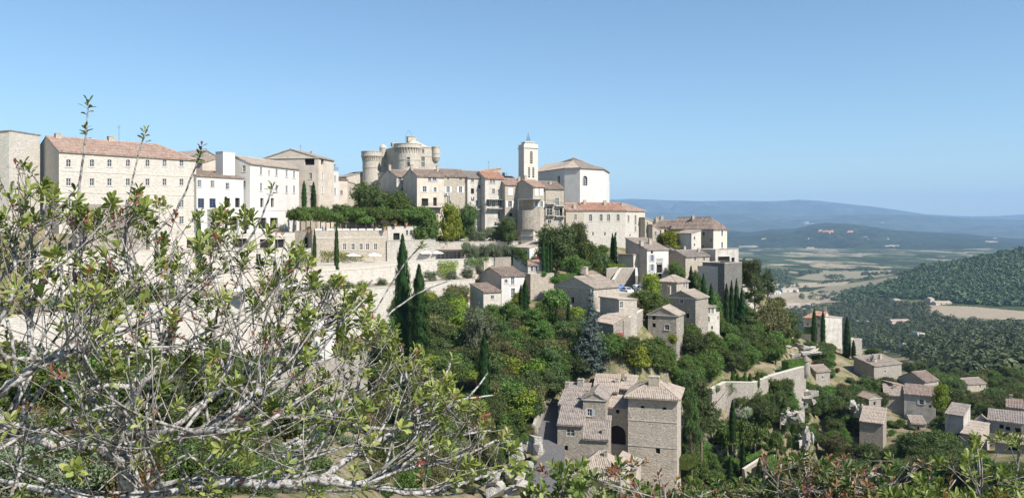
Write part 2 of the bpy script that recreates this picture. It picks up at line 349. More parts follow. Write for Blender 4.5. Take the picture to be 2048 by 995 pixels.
# ---------------------------------------------------------------- terrain
def Vz(*pr): return [(Y, ZV(v, Y)) for Y, v in pr]
COLS = {
 -500: [(0,-1.7),(4,-2.2),(15,-3.6),(40,-7),(90,-14),(120,-22),(126,-14.2),(148,-14),(152,-3),(180,0),(260,4),(500,0),(1500,-120),(3000,-180)],
 100: [(0,-1.7),(4,-3),(15,-4.6),(30,-8),(60,-14),(90,-19),(115,-24),(127,-25),(131,-14.2),(150,-14),(155,-10),(164,-1.5),(180,0),(260,5),(400,0),(900,-120),(3000,-180)],
 600: [(0,-1.7),(4,-3.2),(15,-5.2),(30,-9),(60,-17),(90,-24),(120,-29),(150,-28),(157,-26),(160,-14.3),(183,-14.2),(187,-9.8),(206,-9.7),(214,-2.4),(235,-1.5),(262,6),(300,8),(360,5),(500,-60),(1200,-160),(3000,-180)],
 780: [(0,-1.7),(4,-3.5),(15,-7),(30,-13),(60,-24),(90,-32),(120,-36),(150,-35),(170,-31),(183,-26),(187,-14.3),(193,-14.2),(197,-9.8),(210,-9.7),(218,-4.6),(232,-3),(250,2),(275,7),(300,8),(360,4),(500,-60),(1200,-162),(3000,-180)],
 950: [(0,-1.7),(4,-3.8),(15,-8.5),(30,-16),(60,-27),(100,-37),(130,-41),(150,-38),(170,-32),(190,-25),(204,-19.5),(208,-14.2),(214,-14.1),(218,-9.3),(223,-9.2),(227,-4.7),(240,-3.2),(255,2),(280,7),(320,8),(380,-5),(520,-70),(1200,-165),(3000,-180)],
 1090: [(0,-1.7),(4,-4),(15,-10),(30,-19),(60,-32),(100,-45),(130,-46),(142,-42),(152,-39),(165,-34),(178,-27),(188,-21),(200,-19.5),(208,-17.5),(215,-14),(228,-12),(240,-8),(250,-4),(262,3),(280,7),(310,6),(360,-20),(500,-90),(1200,-170),(3000,-181)],
 1250: [(0,-1.7),(4,-4),(15,-11),(30,-21),(60,-36),(100,-50),(130,-52),(150,-48),(158,-46),(164,-31),(168,-24.5),(176,-22.8),(190,-20),(204,-17),(215,-16.5),(228,-14),(236,-11),(245,-8),(258,-5),(270,-1),(290,0),(320,-12),(400,-60),(600,-120),(1200,-172),(3000,-181)],
 1400: [(0,-1.7),(4,-4),(15,-11),(30,-21),(60,-37),(100,-54),(140,-57),(160,-54),(170,-50),(177,-43),(186,-33),(198,-27),(210,-26),(225,-24),(236,-21),(250,-14),(262,-10),(275,-12),(295,-20),(350,-55),(500,-105),(1200,-174),(3000,-181)],
 1428: [(0,-1.7),(4,-4),(15,-11),(30,-21),(60,-37),(100,-54),(140,-58),(165,-55),(176,-50),(180,-48),(183,-37),(194,-34),(203,-28),(212,-26.5),(225,-24),(240,-21),(250,-15),(262,-11),(275,-12),(295,-20),(350,-50),(500,-105),(1200,-174),(3000,-181)],
 1480: [(0,-1.7),(4,-4),(15,-11),(30,-21),(60,-37),(100,-55),(150,-60),(172,-56),(184,-50),(187.5,-37.3),(203,-35.5),(220,-31),(235,-27),(250,-20),(262,-16),(275,-14),(295,-24),(350,-54),(500,-106),(1200,-175),(3000,-181)],
 1550: [(0,-1.7),(4,-4),(15,-11),(30,-21),(60,-37),(100,-56),(150,-61),(175,-56),(189,-50),(193,-36.6),(205,-36),(225,-34.5),(245,-32),(260,-28.5),(272,-28),(300,-42),(360,-66),(500,-108),(1200,-175),(3000,-181)],
 1640: [(0,-1.7),(4,-4),(15,-11),(30,-21),(60,-36),(100,-54),(150,-60),(200,-62),(230,-55),(260,-48),(290,-43.5),(310,-46),(360,-62),(500,-96),(900,-150),(1500,-178),(3000,-181)],
 1730: [(0,-1.7),(4,-4),(15,-11),(30,-21),(60,-35),(100,-52),(150,-57),(200,-60.5),(240,-55.5),(262,-51),(285,-47),(300,-50),(350,-66),(450,-84),(600,-106),(900,-146),(1300,-168),(1650,-174),(1800,ZV(592,1800)),(2000,ZV(571,2000)),(2300,-168),(3000,-181)],
 1850: [(0,-1.7),(4,-3.8),(15,-10),(30,-19),(60,-32),(100,-46),(150,-53),(190,-55),(240,-58.5),(250,-58.5),(268,-55),(300,-61),(350,-72),(450,-84),(600,-102),(900,-128),(1150,-150),(1500,-156),(1750,ZV(575,1750)),(2050,ZV(535,2050)),(2400,-135),(3000,-180)],
 2048: [(0,-1.7),(4,-3.4),(15,-9),(30,-17),(60,-29),(100,-42),(150,-48),(200,-54),(260,-60),(350,-68),(450,-79),(600,-95),(900,-120),(1150,-139),(1450,-146),(1700,ZV(558,1700)),(2100,ZV(498,2100)),(2500,-90),(3200,-172),(4500,-181)],
 2500: [(0,-1.7),(4,-3),(15,-8),(30,-15),(60,-26),(100,-38),(150,-45),(260,-55),(450,-72),(600,-88),(900,-112),(1450,-140),(1700,-100),(2100,-40),(2700,-60),(3400,-172),(4500,-181)],
}
CK = sorted(COLS); CARR = [np.array(COLS[k], dtype=float) for k in CK]
S1 = np.array([(-200,112),(100,127),(300,137),(520,155),(600,160),(702,172),(791,184),(850,194),(958,206.5)]).T
S2 = np.array([(-200,135),(60,153),(500,181),(559,186),(560,176),(640,182),(738,191),(790,196),(840,204),(930,213),(1030,222),(1040,223)]).T
S3 = np.array([(-200,158),(100,168),(300,176),(590,208),(625,208),(774,214),(838,226),(1065,229)]).T
def ground(u, Y):
    u = np.atleast_1d(np.asarray(u, dtype=float)); Y = np.atleast_1d(np.asarray(Y, dtype=float)); u, Y = np.broadcast_arrays(u, Y)
    zs = np.stack([np.interp(Y, a[:, 0], a[:, 1]) for a in CARR]); ks = np.array(CK, dtype=float)
    i = np.clip(np.searchsorted(ks, u)-1, 0, len(ks)-2); t = np.clip((u-ks[i])/(ks[i+1]-ks[i]), 0, 1)
    take = lambda ii: np.take_along_axis(zs, ii[None], 0)[0]
    z = take(i)*(1-t)+take(i+1)*t
    x = (u-U0)/F*Y
    y1 = np.interp(u, S1[0], S1[1]); y2 = np.interp(u, S2[0], S2[1]); y3 = np.interp(u, S3[0], S3[1])
    z = np.where((u < 958) & (Y < y1+1.3) & (Y > y1-60), np.minimum(z, np.interp(u, [0, 600, 950], [-25.5, -26.5, -20.5])), z)
    z = np.where((u < 958) & (Y >= y1+1.3) & (Y < y2+1.3), -14.4, z)
    z2 = np.interp(u, [559, 561], [-5.6, -9.9]); z3 = np.interp(u, [300, 600, 770, 776, 1060], [-1.8, -2.0, -2.2, -4.9, -4.9])
    z = np.where((u < 1040) & (Y >= y2+1.3) & (Y < y3+1.3), z2, z)
    z = np.where((u < 1065) & (Y >= y3+1.3) & (Y < y3+9), z3, z)
    flat = (u < 1065) & (Y >= y1+1.3) & (Y < y3+9) & ((u < 958) | (Y >= y2+1.3))
    amp = np.clip(Y/140, .12, 1.0)*np.where(Y > 2500, .4, 1)
    z = z+fbm(x*.09, Y*.09, 0, 3)*amp*.45*np.where(flat, .1, 1)
    return z
def gz(u, Y): return float(ground(u, Y)[0])
_YS = np.exp(np.linspace(math.log(3), math.log(3200), 900))
_hc = {}
def hit(u, v, ymin=3.0):
    """first terrain point seen through photo pixel (u, v), as (x, Y, z)"""
    k = round(u/3)
    if k not in _hc: _hc[k] = ground(np.full_like(_YS, k*3.0), _YS)
    z = _hc[k]; vis = (V0-v)/F*_YS
    ok = np.where((z >= vis) & (_YS > ymin))[0]
    if not len(ok): return None
    Y = _YS[ok[0]]; return X(u, Y), Y, float(z[ok[0]])
def build_terrain():
    us = np.concatenate([np.linspace(-1100, -100, 22)[:-1], np.linspace(-100, 2150, 300)[:-1], np.linspace(2150, 3200, 24)])
    Ys = np.concatenate([np.exp(np.linspace(math.log(2.2), math.log(120), 110))[:-1], np.linspace(120, 330, 190)[:-1],
                         np.exp(np.linspace(math.log(330), math.log(3300), 150))[:-1], np.exp(np.linspace(math.log(3300), math.log(30000), 30))])
    U, YY = np.meshgrid(us, Ys); Z = ground(U, YY); Xg = (U-U0)/F*YY
    V = np.stack([Xg, YY, Z], -1).reshape(-1, 3); nu = len(us); ny = len(Ys)
    idx = np.arange(nu*ny).reshape(ny, nu)
    Q = np.stack([idx[:-1, :-1], idx[:-1, 1:], idx[1:, 1:], idx[1:, :-1]], -1).reshape(-1, 4)
    o = link('ground', idx_mesh('ground', V, Q, M['ground'], smooth=True)); tag(o, kind='structure')
    # ground under and behind the camera
    m = MB(); n = 14
    pts = [[(-14+28*i/n, -14+17*j/n) for i in range(n+1)] for j in range(n+1)]
    zz = lambda x, y: -1.68-.02*abs(x)-.16*max(0, y+1)-(.9 if y > 1.8 else 0)+.05*math.sin(x*1.7+y)
    for j in range(n):
        for i in range(n):
            q = [pts[j][i], pts[j][i+1], pts[j+1][i+1], pts[j+1][i]]; m.face([(x, y, zz(x, y)) for x, y in q])
    tag(m.build('viewpoint_ground', M['ground']), kind='structure')
build_terrain()
def ridge(name, mat, prof, Yr, front, back, base, amp, sc, u0=-900, u1=3000, nu=360, rows=26, patches=(), pm=()):
    us = np.linspace(u0, u1, nu); pk = np.array(prof, dtype=float); top = (V0-np.interp(us, pk[:, 0], pk[:, 1]))/F*Yr
    T = np.concatenate([np.linspace(0, 1, rows), np.linspace(1, 0, 6)[1:]]); Yd = np.concatenate([Yr-front*(1-np.linspace(0, 1, rows)), Yr+back*(1-np.linspace(1, 0, 6)[1:])])
    V = []
    for t, Y in zip(T, Yd):
        x = (us-U0)/F*Y; s = t**1.15
        n = fbm(x*sc, Y*sc*1.5+3, 1.0, 5)
        z = base+(top-base)*s+n*amp*np.sqrt(np.clip(s*(1-s)*4, 0, 1))*(top-base)/400-(0 if t > 0 else 12)
        z = np.minimum(z, (base+(top-base))*1.0+np.where(t >= 1, n*amp*.04, 0) if t >= 1 else z)
        z = np.minimum(z, np.where(top > 0, top*Y/Yr, top))
        V.append(np.stack([x, np.full_like(x, Y), z], -1))
    V = np.array(V).reshape(-1, 3); ny = len(T); idx = np.arange(ny*nu).reshape(ny, nu)
    Q = np.stack([idx[:-1, :-1], idx[:-1, 1:], idx[1:, 1:], idx[1:, :-1]], -1).reshape(-1, 4)
    me = idx_mesh(name, V, Q, [mat]+[M[k] for k in pm], smooth=True)
    if patches:
        C = V[Q].mean(1); uc = U0+F*C[:, 0]/C[:, 1]; vc = V0-F*C[:, 2]/C[:, 1]; mi = np.zeros(len(Q), dtype=np.int32)
        for i_, (u, v, w, h, k) in enumerate(patches):
            r = ((uc-u)/w)**2+((vc-v)/h)**2+.5*vnoise(uc*.12, vc*.5, i_); mi[(r < 1) & (C[:, 1] < Yr)] = k
        me.polygons.foreach_set('material_index', mi)
    return tag(link(name, me), kind='structure')
M['straw'] = plain_mat('stubble_field', (.36, .29, .20), .97, var=.3); M['ochre'] = plain_mat('ochre_rock', (.50, .25, .15), .95, var=.3)
ridge('mountain_range', M['mount'], [(-900,430),(0,415),(700,402),(1100,404),(1225,399),(1260,397),(1330,400),(1400,402),(1470,401),(1540,402),(1600,399),(1640,401),(1690,407),(1740,412),(1790,419),(1850,428),(1900,431),(1950,432),(2000,431),(2048,428),(2300,420),(3000,425)], 24000, 6500, 4000, -150, 190, .0008)
ridge('mountain_foothills', M['mount'], [(-900,440),(1200,428),(1300,424),(1440,428),(1500,426),(1580,432),(1660,430),(1750,428),(1850,431),(1950,437),(2048,440),(3000,436)], 16500, 4500, 1500, -182, 150, .0012)
ridge('valley_hills', M['hillfar'], [(-900,470),(1300,462),(1450,461),(1500,463),(1540,458),(1590,457),(1625,448),(1655,445),(1700,447),(1745,453),(1790,460),(1860,464),(1930,467),(2000,474),(2048,477),(3000,470)], 9000, 3200, 1200, -184, 120, .0022, nu=1300, rows=90, pm=('ochre', 'straw'),
      patches=[(1641,461,4,2.2,1),(1651,463,6,3,1),(1662,463,5,2.5,1),(1700,463,5,2,1),(1526,477,4,1.5,2),(1543,481,3,1.2,1),(1497,492,20,1.6,2),(1620,496,8,2,2),(1622,477,7,.9,2),(1776,477,3,1,2),(1785,491,16,1.3,2),(1982,483,16,1.4,2),(1990,476,5,.8,2)])
def drape_poly(name, pts, c, z, kind='structure', mat=None):
    m = MB(); m.face([(X(u, ZQ(v, z)), ZQ(v, z), z) for u, v in pts]); return tag(m.build(name, mat), kind=kind)
def ZQ(v, z): return (V0-v)/z if False else z*F/(V0-v)
# pale fields and ochre cliffs seen across the plain, draped on the ground
M['hay'] = plain_mat('dry_grass_field', (.27, .235, .145), .97, var=.4)
M['vine'] = plain_mat('vineyard', (.12, .16, .05), .97, var=.5)
def sheet(name, pts, mat, lift=1.0, nx=70):
    """a field outline given in photo pixels, laid on the terrain in small cells"""
    us = [p[0] for p in pts]; vs = [p[1] for p in pts]; m = MB(); n = len(pts)
    def inside(u, v):
        c = False; j = n-1
        for i in range(n):
            if (pts[i][1] > v) != (pts[j][1] > v) and u < (pts[j][0]-pts[i][0])*(v-pts[i][1])/(pts[j][1]-pts[i][1])+pts[i][0]: c = not c
            j = i
        return c
    h0 = hit((min(us)+max(us))/2, max(vs)-.5, 350); h1 = hit((min(us)+max(us))/2, min(vs)+.5, 350)
    if not h0 or not h1: return
    Ya, Yb = h0[1]*.97, max(h1[1], h0[1]*1.03)*1.03; ny = max(40, min(110, int((Yb-Ya)/6))); du = (max(us)-min(us))/nx
    Yg = np.linspace(Ya, Yb, ny+1); ug = np.linspace(min(us), max(us), nx+1); UU, YG = np.meshgrid(ug, Yg); ZG = ground(UU, YG)
    for j in range(ny):
        for i in range(nx):
            zc = ZG[j:j+2, i:i+2].mean(); Ym = (Yg[j]+Yg[j+1])/2
            if inside((ug[i]+ug[i+1])/2, V0-F*zc/Ym):
                m.face([(X(ug[a_], Yg[b_]), Yg[b_], ZG[b_, a_]+lift) for a_, b_ in ((i, j), (i+1, j), (i+1, j+1), (i, j+1))])
    if m.f: tag(m.build(name, mat), kind='structure')
for nm, mt, pts in [('woodland_floor', 'wfloor', [(1640,600),(1700,583),(1790,560),(1850,533),(1930,511),(2000,498),(2090,488),(2090,617),(1950,612),(1860,602),(1760,598),(1700,612)]), ('woodland_floor', 'wfloor', [(1550,622),(1660,609),(1760,598),(1850,613),(1900,642),(2060,652),(2090,780),(1900,760),(1800,705),(1700,690),(1590,650)]),
    ('field', 'hay', [(1690,519),(1760,515),(1830,516),(1800,521),(1700,523)]), ('field', 'straw', [(1640,514),(1690,512),(1700,515),(1650,517)]), ('field', 'hay', [(1500,516),(1560,513),(1580,517),(1510,520)]), ('field', 'straw', [(1880,521),(1960,517),(1940,522),(1890,525)]), ('field', 'hay', [(1500,548),(1560,545),(1570,552),(1510,556)]),
    ('field', 'straw', [(1490,590),(1600,583),(1720,590),(1740,600),(1650,606),(1560,618),(1490,612)]),
    ('field', 'hay', [(1560,600),(1660,572),(1750,560),(1790,552),(1760,575),(1700,590),(1610,606)]),
    ('field', 'straw', [(1480,571),(1590,566),(1700,563),(1690,571),(1560,578),(1480,580)]),
    ('field', 'hay', [(1590,557),(1640,541),(1780,540),(1800,548),(1740,556),(1640,562)]),
    ('field', 'straw', [(1590,531),(1600,525),(1665,522),(1668,528),(1640,533)]),
    ('field', 'vine', [(1660,531),(1760,526),(1870,527),(1840,533),(1680,537)]),
    ('field', 'straw', [(1700,536),(1720,531),(1775,533),(1770,538),(1710,540)]),
    ('field', 'straw', [(1762,503),(1850,501),(1860,506),(1775,508)]), ('field', 'hay', [(1840,508),(1900,507),(1880,513),(1845,513)]), ('field', 'straw', [(1480,501),(1540,503),(1545,507),(1480,505)]), ('field', 'hay', [(1735,508),(1750,504),(1745,511)]),
    ('field', 'straw', [(1812,613),(1850,610),(1950,614),(2100,628),(2100,642),(2000,640),(1900,634),(1830,626)]),
    ('field', 'hay', [(1850,640),(1900,634),(1990,640),(1960,648),(1890,650)]),
    ('field', 'straw', [(1740,588),(1770,584),(1815,586),(1812,591),(1760,592)])]:
    sheet(nm, pts, M[mt], .6 if mt == 'wfloor' else 1.0)
# far clearings on the valley hills: thin sheets on the slopes of the hill mesh
def clearing(u, v, w, h, Y, mat, name='clearing'):
    p = P(u, v, Y); ww = w/F*Y; hh = h/F*Y; m = MB(); r = random.Random(int(u*7+v)); n = 9
    pts = []
    for i in range(n):
        a = 2*math.pi*i/n; k = .7+.5*r.random(); pts.append((p.x+math.cos(a)*ww*.5*k, p.y+math.sin(a)*hh*4*k, p.z+math.sin(a)*hh*.5*k))
    low = [(a, b+5, c-70) for a, b, c in pts]
    m.face(pts)
    for i in range(n): m.face([low[i], low[(i+1) % n], pts[(i+1) % n], pts[i]])
    return m.build(name, mat)
# ---------------------------------------------------------------- buildings
_cache = {}
def cached(key, fn):
    if key not in _cache: _cache[key] = fn()
    return _cache[key]
def r5(x, q=.1): return round(x/q)*q
def window_meshes(w, h, style):
    w = max(.3, r5(w)); h = max(.3, r5(h))
    def fr():
        m = MB(); t = min(.09, w*.1); d0, d1 = .10, .17
        m.box(-w/2, -w/2+t, d0, d1, -h/2, h/2); m.box(w/2-t, w/2, d0, d1, -h/2, h/2)
        m.box(-w/2+t, w/2-t, d0, d1, -h/2, -h/2+t); m.box(-w/2+t, w/2-t, d0, d1, h/2-t, h/2)
        if w > .7: m.box(-t*.5, t*.5, d0+.01, d1, -h/2+t, h/2-t)
        if h > 1.1:
            for k in ((1, 2) if h > 1.7 else (1,)):
                z = -h/2+h*k/(3 if h > 1.7 else 2); m.box(-w/2+t, w/2-t, d0+.02, d1-.01, z-.025, z+.025)
        return m.mesh('window', M['frameb'] if style == 'b' else M['frame'])
    def pn():
        m = MB(); m.face([(-w/2, .19, -h/2), (w/2, .19, -h/2), (w/2, .19, h/2), (-w/2, .19, h/2)]); return m.mesh('pane', M['glass'])
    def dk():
        m = MB(); m.box(-w/2+.01, w/2-.01, .5, .56, -h/2, h/2); return m.mesh('opening', M['dark'])  # near-black panel painted as the unlit space behind the opening
    def sh():
        m = MB(); sw = w*.52; n = max(3, int(h/.28)); m.box(0, sw, -.06, -.02, -h/2, h/2)
        for k in range(n): m.box(.06, sw-.06, -.075, -.06, -h/2+h*(k+.2)/n, -h/2+h*(k+.8)/n)
        return m.mesh('shutter', M['shutg'] if style == 'g' else M['shutw'])
    def su():
        m = MB(); t = .16; m.box(-w/2-t, -w/2, -.03, .02, -h/2, h/2+t); m.box(w/2, w/2+t, -.03, .02, -h/2, h/2+t)
        m.box(-w/2, w/2, -.03, .02, h/2, h/2+t); m.box(-w/2-t*1.3, w/2+t*1.3, -.1, .02, -h/2-.14, -h/2); return m.mesh('surround', M['surround'])
    return [cached((f, w, h, style), g) for f, g in (('f', fr), ('p', pn), ('d', dk), ('s', sh), ('u', su))]
def corr_plane(m, poly, e, s, nrm, pitch=.34):
    """canal tile ridges over a planar roof polygon; e eave direction, s slope direction, poly 3D points"""
    o = poly[0]; ab = [((p-o).dot(e), (p-o).dot(s)) for p in poly]; amin = min(a for a, _ in ab); amax = max(a for a, _ in ab)
    n = max(2, int(round((amax-amin)/pitch))); pw = (amax-amin)/n
    for k in range(n):
        a = amin+pw*(k+.5); xs = []
        for (a0, s0), (a1, s1) in zip(ab, ab[1:]+ab[:1]):
            if (a0 <= a < a1) or (a1 <= a < a0): xs.append(s0+(s1-s0)*(a-a0)/(a1-a0))
        if len(xs) < 2: continue
        lo, hi = min(xs), max(xs)
        if hi-lo < .25: continue
        seg = max(1, int((hi-lo)/1.5)); base = lo
        for q in range(seg):
            t0, t1 = lo+(hi-lo)*q/seg, lo+(hi-lo)*(q+1)/seg; j = rnd.uniform(-.03, .03); hgt = .12+rnd.uniform(-.03, .03)
            cs = [(-.36, 0), (-.2, .75), (.2, .75), (.36, 0)]
            for (c0, h0), (c1, h1) in zip(cs, cs[1:]):
                A = a+c0*pw+j; B = a+c1*pw+j
                f = lambda aa, ss, hh, dn: o+e*aa+s*ss+nrm*(hh*hgt+dn)
                m.face([f(A, t0, h0, .05), f(B, t0, h1, .05), f(B, t1, h1, .0), f(A, t1, h0, .0)], [(A, t0), (B, t0), (B, t1), (A, t1)], 0)
            if q == 0: m.face([o+e*(a+c*pw+j)+s*t0+nrm*(hh*hgt+.05) for c, hh in cs], [(a, t0)]*4, 0)
def roof_plane(m, poly, e_hint, thick=.16, tiles=True):
    poly = [Vector(p) for p in poly]; e = Vector(e_hint).normalized(); nrm = Vector((0, 0, 0))
    for i in range(1, len(poly)-1): nrm += (poly[i]-poly[0]).cross(poly[i+1]-poly[0])
    nrm.normalize()
    if nrm.z < 0: nrm = -nrm; poly = poly[::-1]
    s = nrm.cross(e)
    if s.z < 0: s = -s
    o = poly[0]; uv = [((p-o).dot(e), (p-o).dot(s)) for p in poly]
    m.face(poly, uv); low = [p-Vector((0, 0, thick)) for p in poly]; m.face(low[::-1])
    for i in range(len(poly)): j = (i+1) % len(poly); m.face([low[i], low[j], poly[j], poly[i]], [uv[i], uv[j], uv[j], uv[i]])
    if tiles: corr_plane(m, poly, e, s, nrm)
def ridge_caps(m, a, b, r=.14):
    a, b = Vector(a), Vector(b); n = max(1, int((b-a).length/.5)); d = (b-a).normalized(); sd_ = d.cross(Vector((0, 0, 1))).normalized(); up = Vector((0, 0, 1))
    for k in range(n):
        p0 = a+(b-a)*k/n; p1 = a+(b-a)*(k+1)/n; rr = r*rnd.uniform(.9, 1.12); cs = [(-1, -.3), (-.6, .6), (.6, .6), (1, -.3)]
        for (c0, h0), (c1, h1) in zip(cs, cs[1:]):
            m.face([p0+sd_*c0*rr+up*h0*rr, p1+sd_*c0*rr*1.1+up*(h0*rr+.02), p1+sd_*c1*rr*1.1+up*(h1*rr+.02), p0+sd_*c1*rr+up*h0*0+up*h1*rr], [(k, 0), (k, 1), (k+.3, 1), (k+.3, 0)])
def house(label, A, B, dep, vb, roof, wm='pale', rm='rt', wins=(), chim=(), cat='house', name='stone_house', cornice=True, group=None, found=4.0, oh=.35, fm=None, tiles=True, rz_found=True):
    uA, vA, YA = A; uB, YB = B; a = Vector((X(uA, YA), YA)); b = Vector((X(uB, YB), YB)); W = (b-a).length; D = dep
    zt, zb = ZV(vA, YA), ZV(vb, YA); H = zt-zb; th = math.atan2(b.y-a.y, b.x-a.x)
    root = empty(name, (a.x, a.y, zb), th, label, cat, group)
    ca, sa = math.cos(-th), math.sin(-th)
    def loc(x, y): dx, dy = x-a.x, y-a.y; return dx*ca-dy*sa, dx*sa+dy*ca
    ox, oy = loc(0, 0)
    for fx_, fy_ in ((0, 0), (1, 0), (0, 1), (1, 1), (.5, 0)):
        wx = a.x+math.cos(th)*W*fx_-math.sin(th)*D*fy_; wy = a.y+math.sin(th)*W*fx_+math.cos(th)*D*fy_
        found = max(found, min(40, zb-gz(U0+F*wx/wy, wy)+1.5))
    faces = {'f': ((0, 0), (1, 0), W), 'l': ((0, D), (0, -1), D), 'r': ((W, 0), (0, 1), D), 'k': ((W, D), (-1, 0), W)}
    ops = {k: [] for k in faces}
    for w in wins:
        u, v, ww, hh = w[:4]; st = w[4] if len(w) > 4 else 'n'; fc = w[5] if len(w) > 5 else 'f'
        dx, dy = loc(X(u, 1.0), 1.0); dx -= ox; dy -= oy
        (fx, fy), (ex, ey), L = faces[fc]
        if fc == 'f': t = (0-oy)/dy
        elif fc == 'l': t = (0-ox)/dx
        else: t = (W-ox)/dx
        px, py = ox+dx*t, oy+dy*t; s = (px-fx)*ex+(py-fy)*ey; z = t*(V0-v)/F-zb
        if t > 0 and ww*.5+.08 < s < L-ww*.5-.08 and z+hh*.5 < H-.05: ops[fc].append((s, z, max(.3, r5(ww)), max(.3, r5(hh)), st))
    m0 = MB(); mf = MB() if fm else m0
    for k, ((fx, fy), (ex, ey), L) in faces.items():
        m = mf if k == 'f' else m0
        iy = (-ey, ex)  # inward
        pt = lambda s, z, d=0.0: (fx+ex*s+iy[0]*d, fy+ey*s+iy[1]*d, z)
        sb = sorted({0.0, L} | {q for s, z, w, h, st in ops[k] for q in (s-w/2, s+w/2)}); zz = sorted({-found, H} | {q for s, z, w, h, st in ops[k] for q in (z-h/2, z+h/2)})
        for s0, s1 in zip(sb, sb[1:]):
            for z0, z1 in zip(zz, zz[1:]):
                cs, cz = (s0+s1)/2, (z0+z1)/2
                if any(abs(cs-s) < w/2 and abs(cz-z) < h/2 for s, z, w, h, st in ops[k]): continue
                if s1-s0 < 1e-4 or z1-z0 < 1e-4: continue
                m.face([pt(s0, z0), pt(s1, z0), pt(s1, z1), pt(s0, z1)])
        for s, z, w, h, st in ops[k]:
            d = .55 if st in 'do' else .22; s0, s1, z0, z1 = s-w/2, s+w/2, z-h/2, z+h/2
            m.face([pt(s0, z0), pt(s0, z0, d), pt(s0, z1, d), pt(s0, z1)]); m.face([pt(s1, z0, d), pt(s1, z0), pt(s1, z1), pt(s1, z1, d)])
            m.face([pt(s0, z0), pt(s1, z0), pt(s1, z0, d), pt(s0, z0, d)]); m.face([pt(s0, z1, d), pt(s1, z1, d), pt(s1, z1), pt(s0, z1)])
            if st in 'aoe':   # arched head: spandrels over the corners
                n = 4; ra = min(w/2, h*.45)
                for sg in (-1, 1):
                    arc = [(s+sg*w/2-sg*0, z1-ra)]+[(s+sg*(w/2)*math.cos(math.pi/2*q/n), z1-ra+ra*math.sin(math.pi/2*q/n)) for q in range(1, n+1)]
                    for q in range(n):
                        tri = [pt(s+sg*w/2, z1, .004), pt(*arc[q], .004), pt(*arc[q+1], .004)]
                        m.face(tri if sg > 0 else tri[::-1])
            fme, pme, dme, sme, ume = window_meshes(w, h, st)
            rz = math.atan2(ey, ex); cx, cy = fx+ex*s, fy+ey*s
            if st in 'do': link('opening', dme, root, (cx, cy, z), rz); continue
            if st == 'c': 
                fo = link('window', ume, root, (cx, cy, z), rz)
                for sx in (-1, 1): link('shutter', cached(('cs', w, h), lambda: closed_shutter(w, h)), fo, (sx*w/4, 0, 0), 0)
                continue
            fo = link('window', fme, root, (cx, cy, z), rz); link('pane', pme, fo)
            if st != 'e': link('surround', ume, fo)
            if st in 'sg':
                link('shutter', sme, fo, (w/2+.02, 0, 0)); link('shutter', sme, fo, (-w/2-.02-w*.52, 0, 0))
    m = m0
    if fm: mf.build('front_wall', M[fm], root)
    rt, par = roof[0], roof[1:]; rf = MB(); o = oh; V = Vector
    def gable_poly(face, pts): 
        (fx, fy), (ex, ey), L = faces[face]; m.face([(fx+ex*s, fy+ey*s, z) for s, z in pts])
    if rt == 'x':
        rise, il, ir = par; sl = rise/(D/2); zr = H+rise; ze = H-o*sl; xl, xr = (-.15 if il == 0 else il), (W+.15 if ir == 0 else W-ir)
        el, er = (-.15 if il == 0 else -o), (W+.15 if ir == 0 else W+o)
        zel = ze
        roof_plane(rf, [(el, -o, ze), (er, -o, ze), (xr, D/2, zr), (xl, D/2, zr)], (1, 0, 0), tiles=tiles)
        roof_plane(rf, [(er, D+o, ze), (el, D+o, ze), (xl, D/2, zr), (xr, D/2, zr)], (1, 0, 0), tiles=tiles)
        if il: roof_plane(rf, [(el, D+o, ze), (el, -o, ze), (xl, D/2, zr)], (0, 1, 0), tiles=tiles)
        else: gable_poly('l', [(0, H), (D, H), (D/2, H+rise)])
        if ir: roof_plane(rf, [(er, -o, ze), (er, D+o, ze), (xr, D/2, zr)], (0, 1, 0), tiles=tiles)
        else: gable_poly('r', [(0, H), (D, H), (D/2, H+rise)])
        ridge_caps(rf, (xl, D/2, zr+.05), (xr, D/2, zr+.05))
        for i_, x_, e_ in ((il, xl, el), (ir, xr, er)):
            if i_: ridge_caps(rf, (e_, -o, ze+.05), (x_, D/2, zr+.05)); ridge_caps(rf, (e_, D+o, ze+.05), (x_, D/2, zr+.05))
    elif rt == 'y':
        rise, i_f, i_b = par; sl = rise/(W/2); zr = H+rise; ze = H-o*sl; yf, yb = (-.15 if i_f == 0 else i_f), (D+.15 if i_b == 0 else D-i_b)
        ef, eb = (-.15 if i_f == 0 else -o), (D+.15 if i_b == 0 else D+o)
        roof_plane(rf, [(-o, eb, ze), (-o, ef, ze), (W/2, yf, zr), (W/2, yb, zr)], (0, 1, 0), tiles=tiles)
        roof_plane(rf, [(W+o, ef, ze), (W+o, eb, ze), (W/2, yb, zr), (W/2, yf, zr)], (0, 1, 0), tiles=tiles)
        if i_f: roof_plane(rf, [(-o, ef, ze), (W+o, ef, ze), (W/2, yf, zr)], (1, 0, 0), tiles=tiles)
        else: gable_poly('f', [(0, H), (W, H), (W/2, H+rise)])
        if i_b: roof_plane(rf, [(W+o, eb, ze), (-o, eb, ze), (W/2, yb, zr)], (1, 0, 0), tiles=tiles)
        else: gable_poly('k', [(0, H), (W, H), (W/2, H+rise)])
        ridge_caps(rf, (W/2, yf, zr+.05), (W/2, yb, zr+.05))
    elif rt == 's':
        dr, rise = par
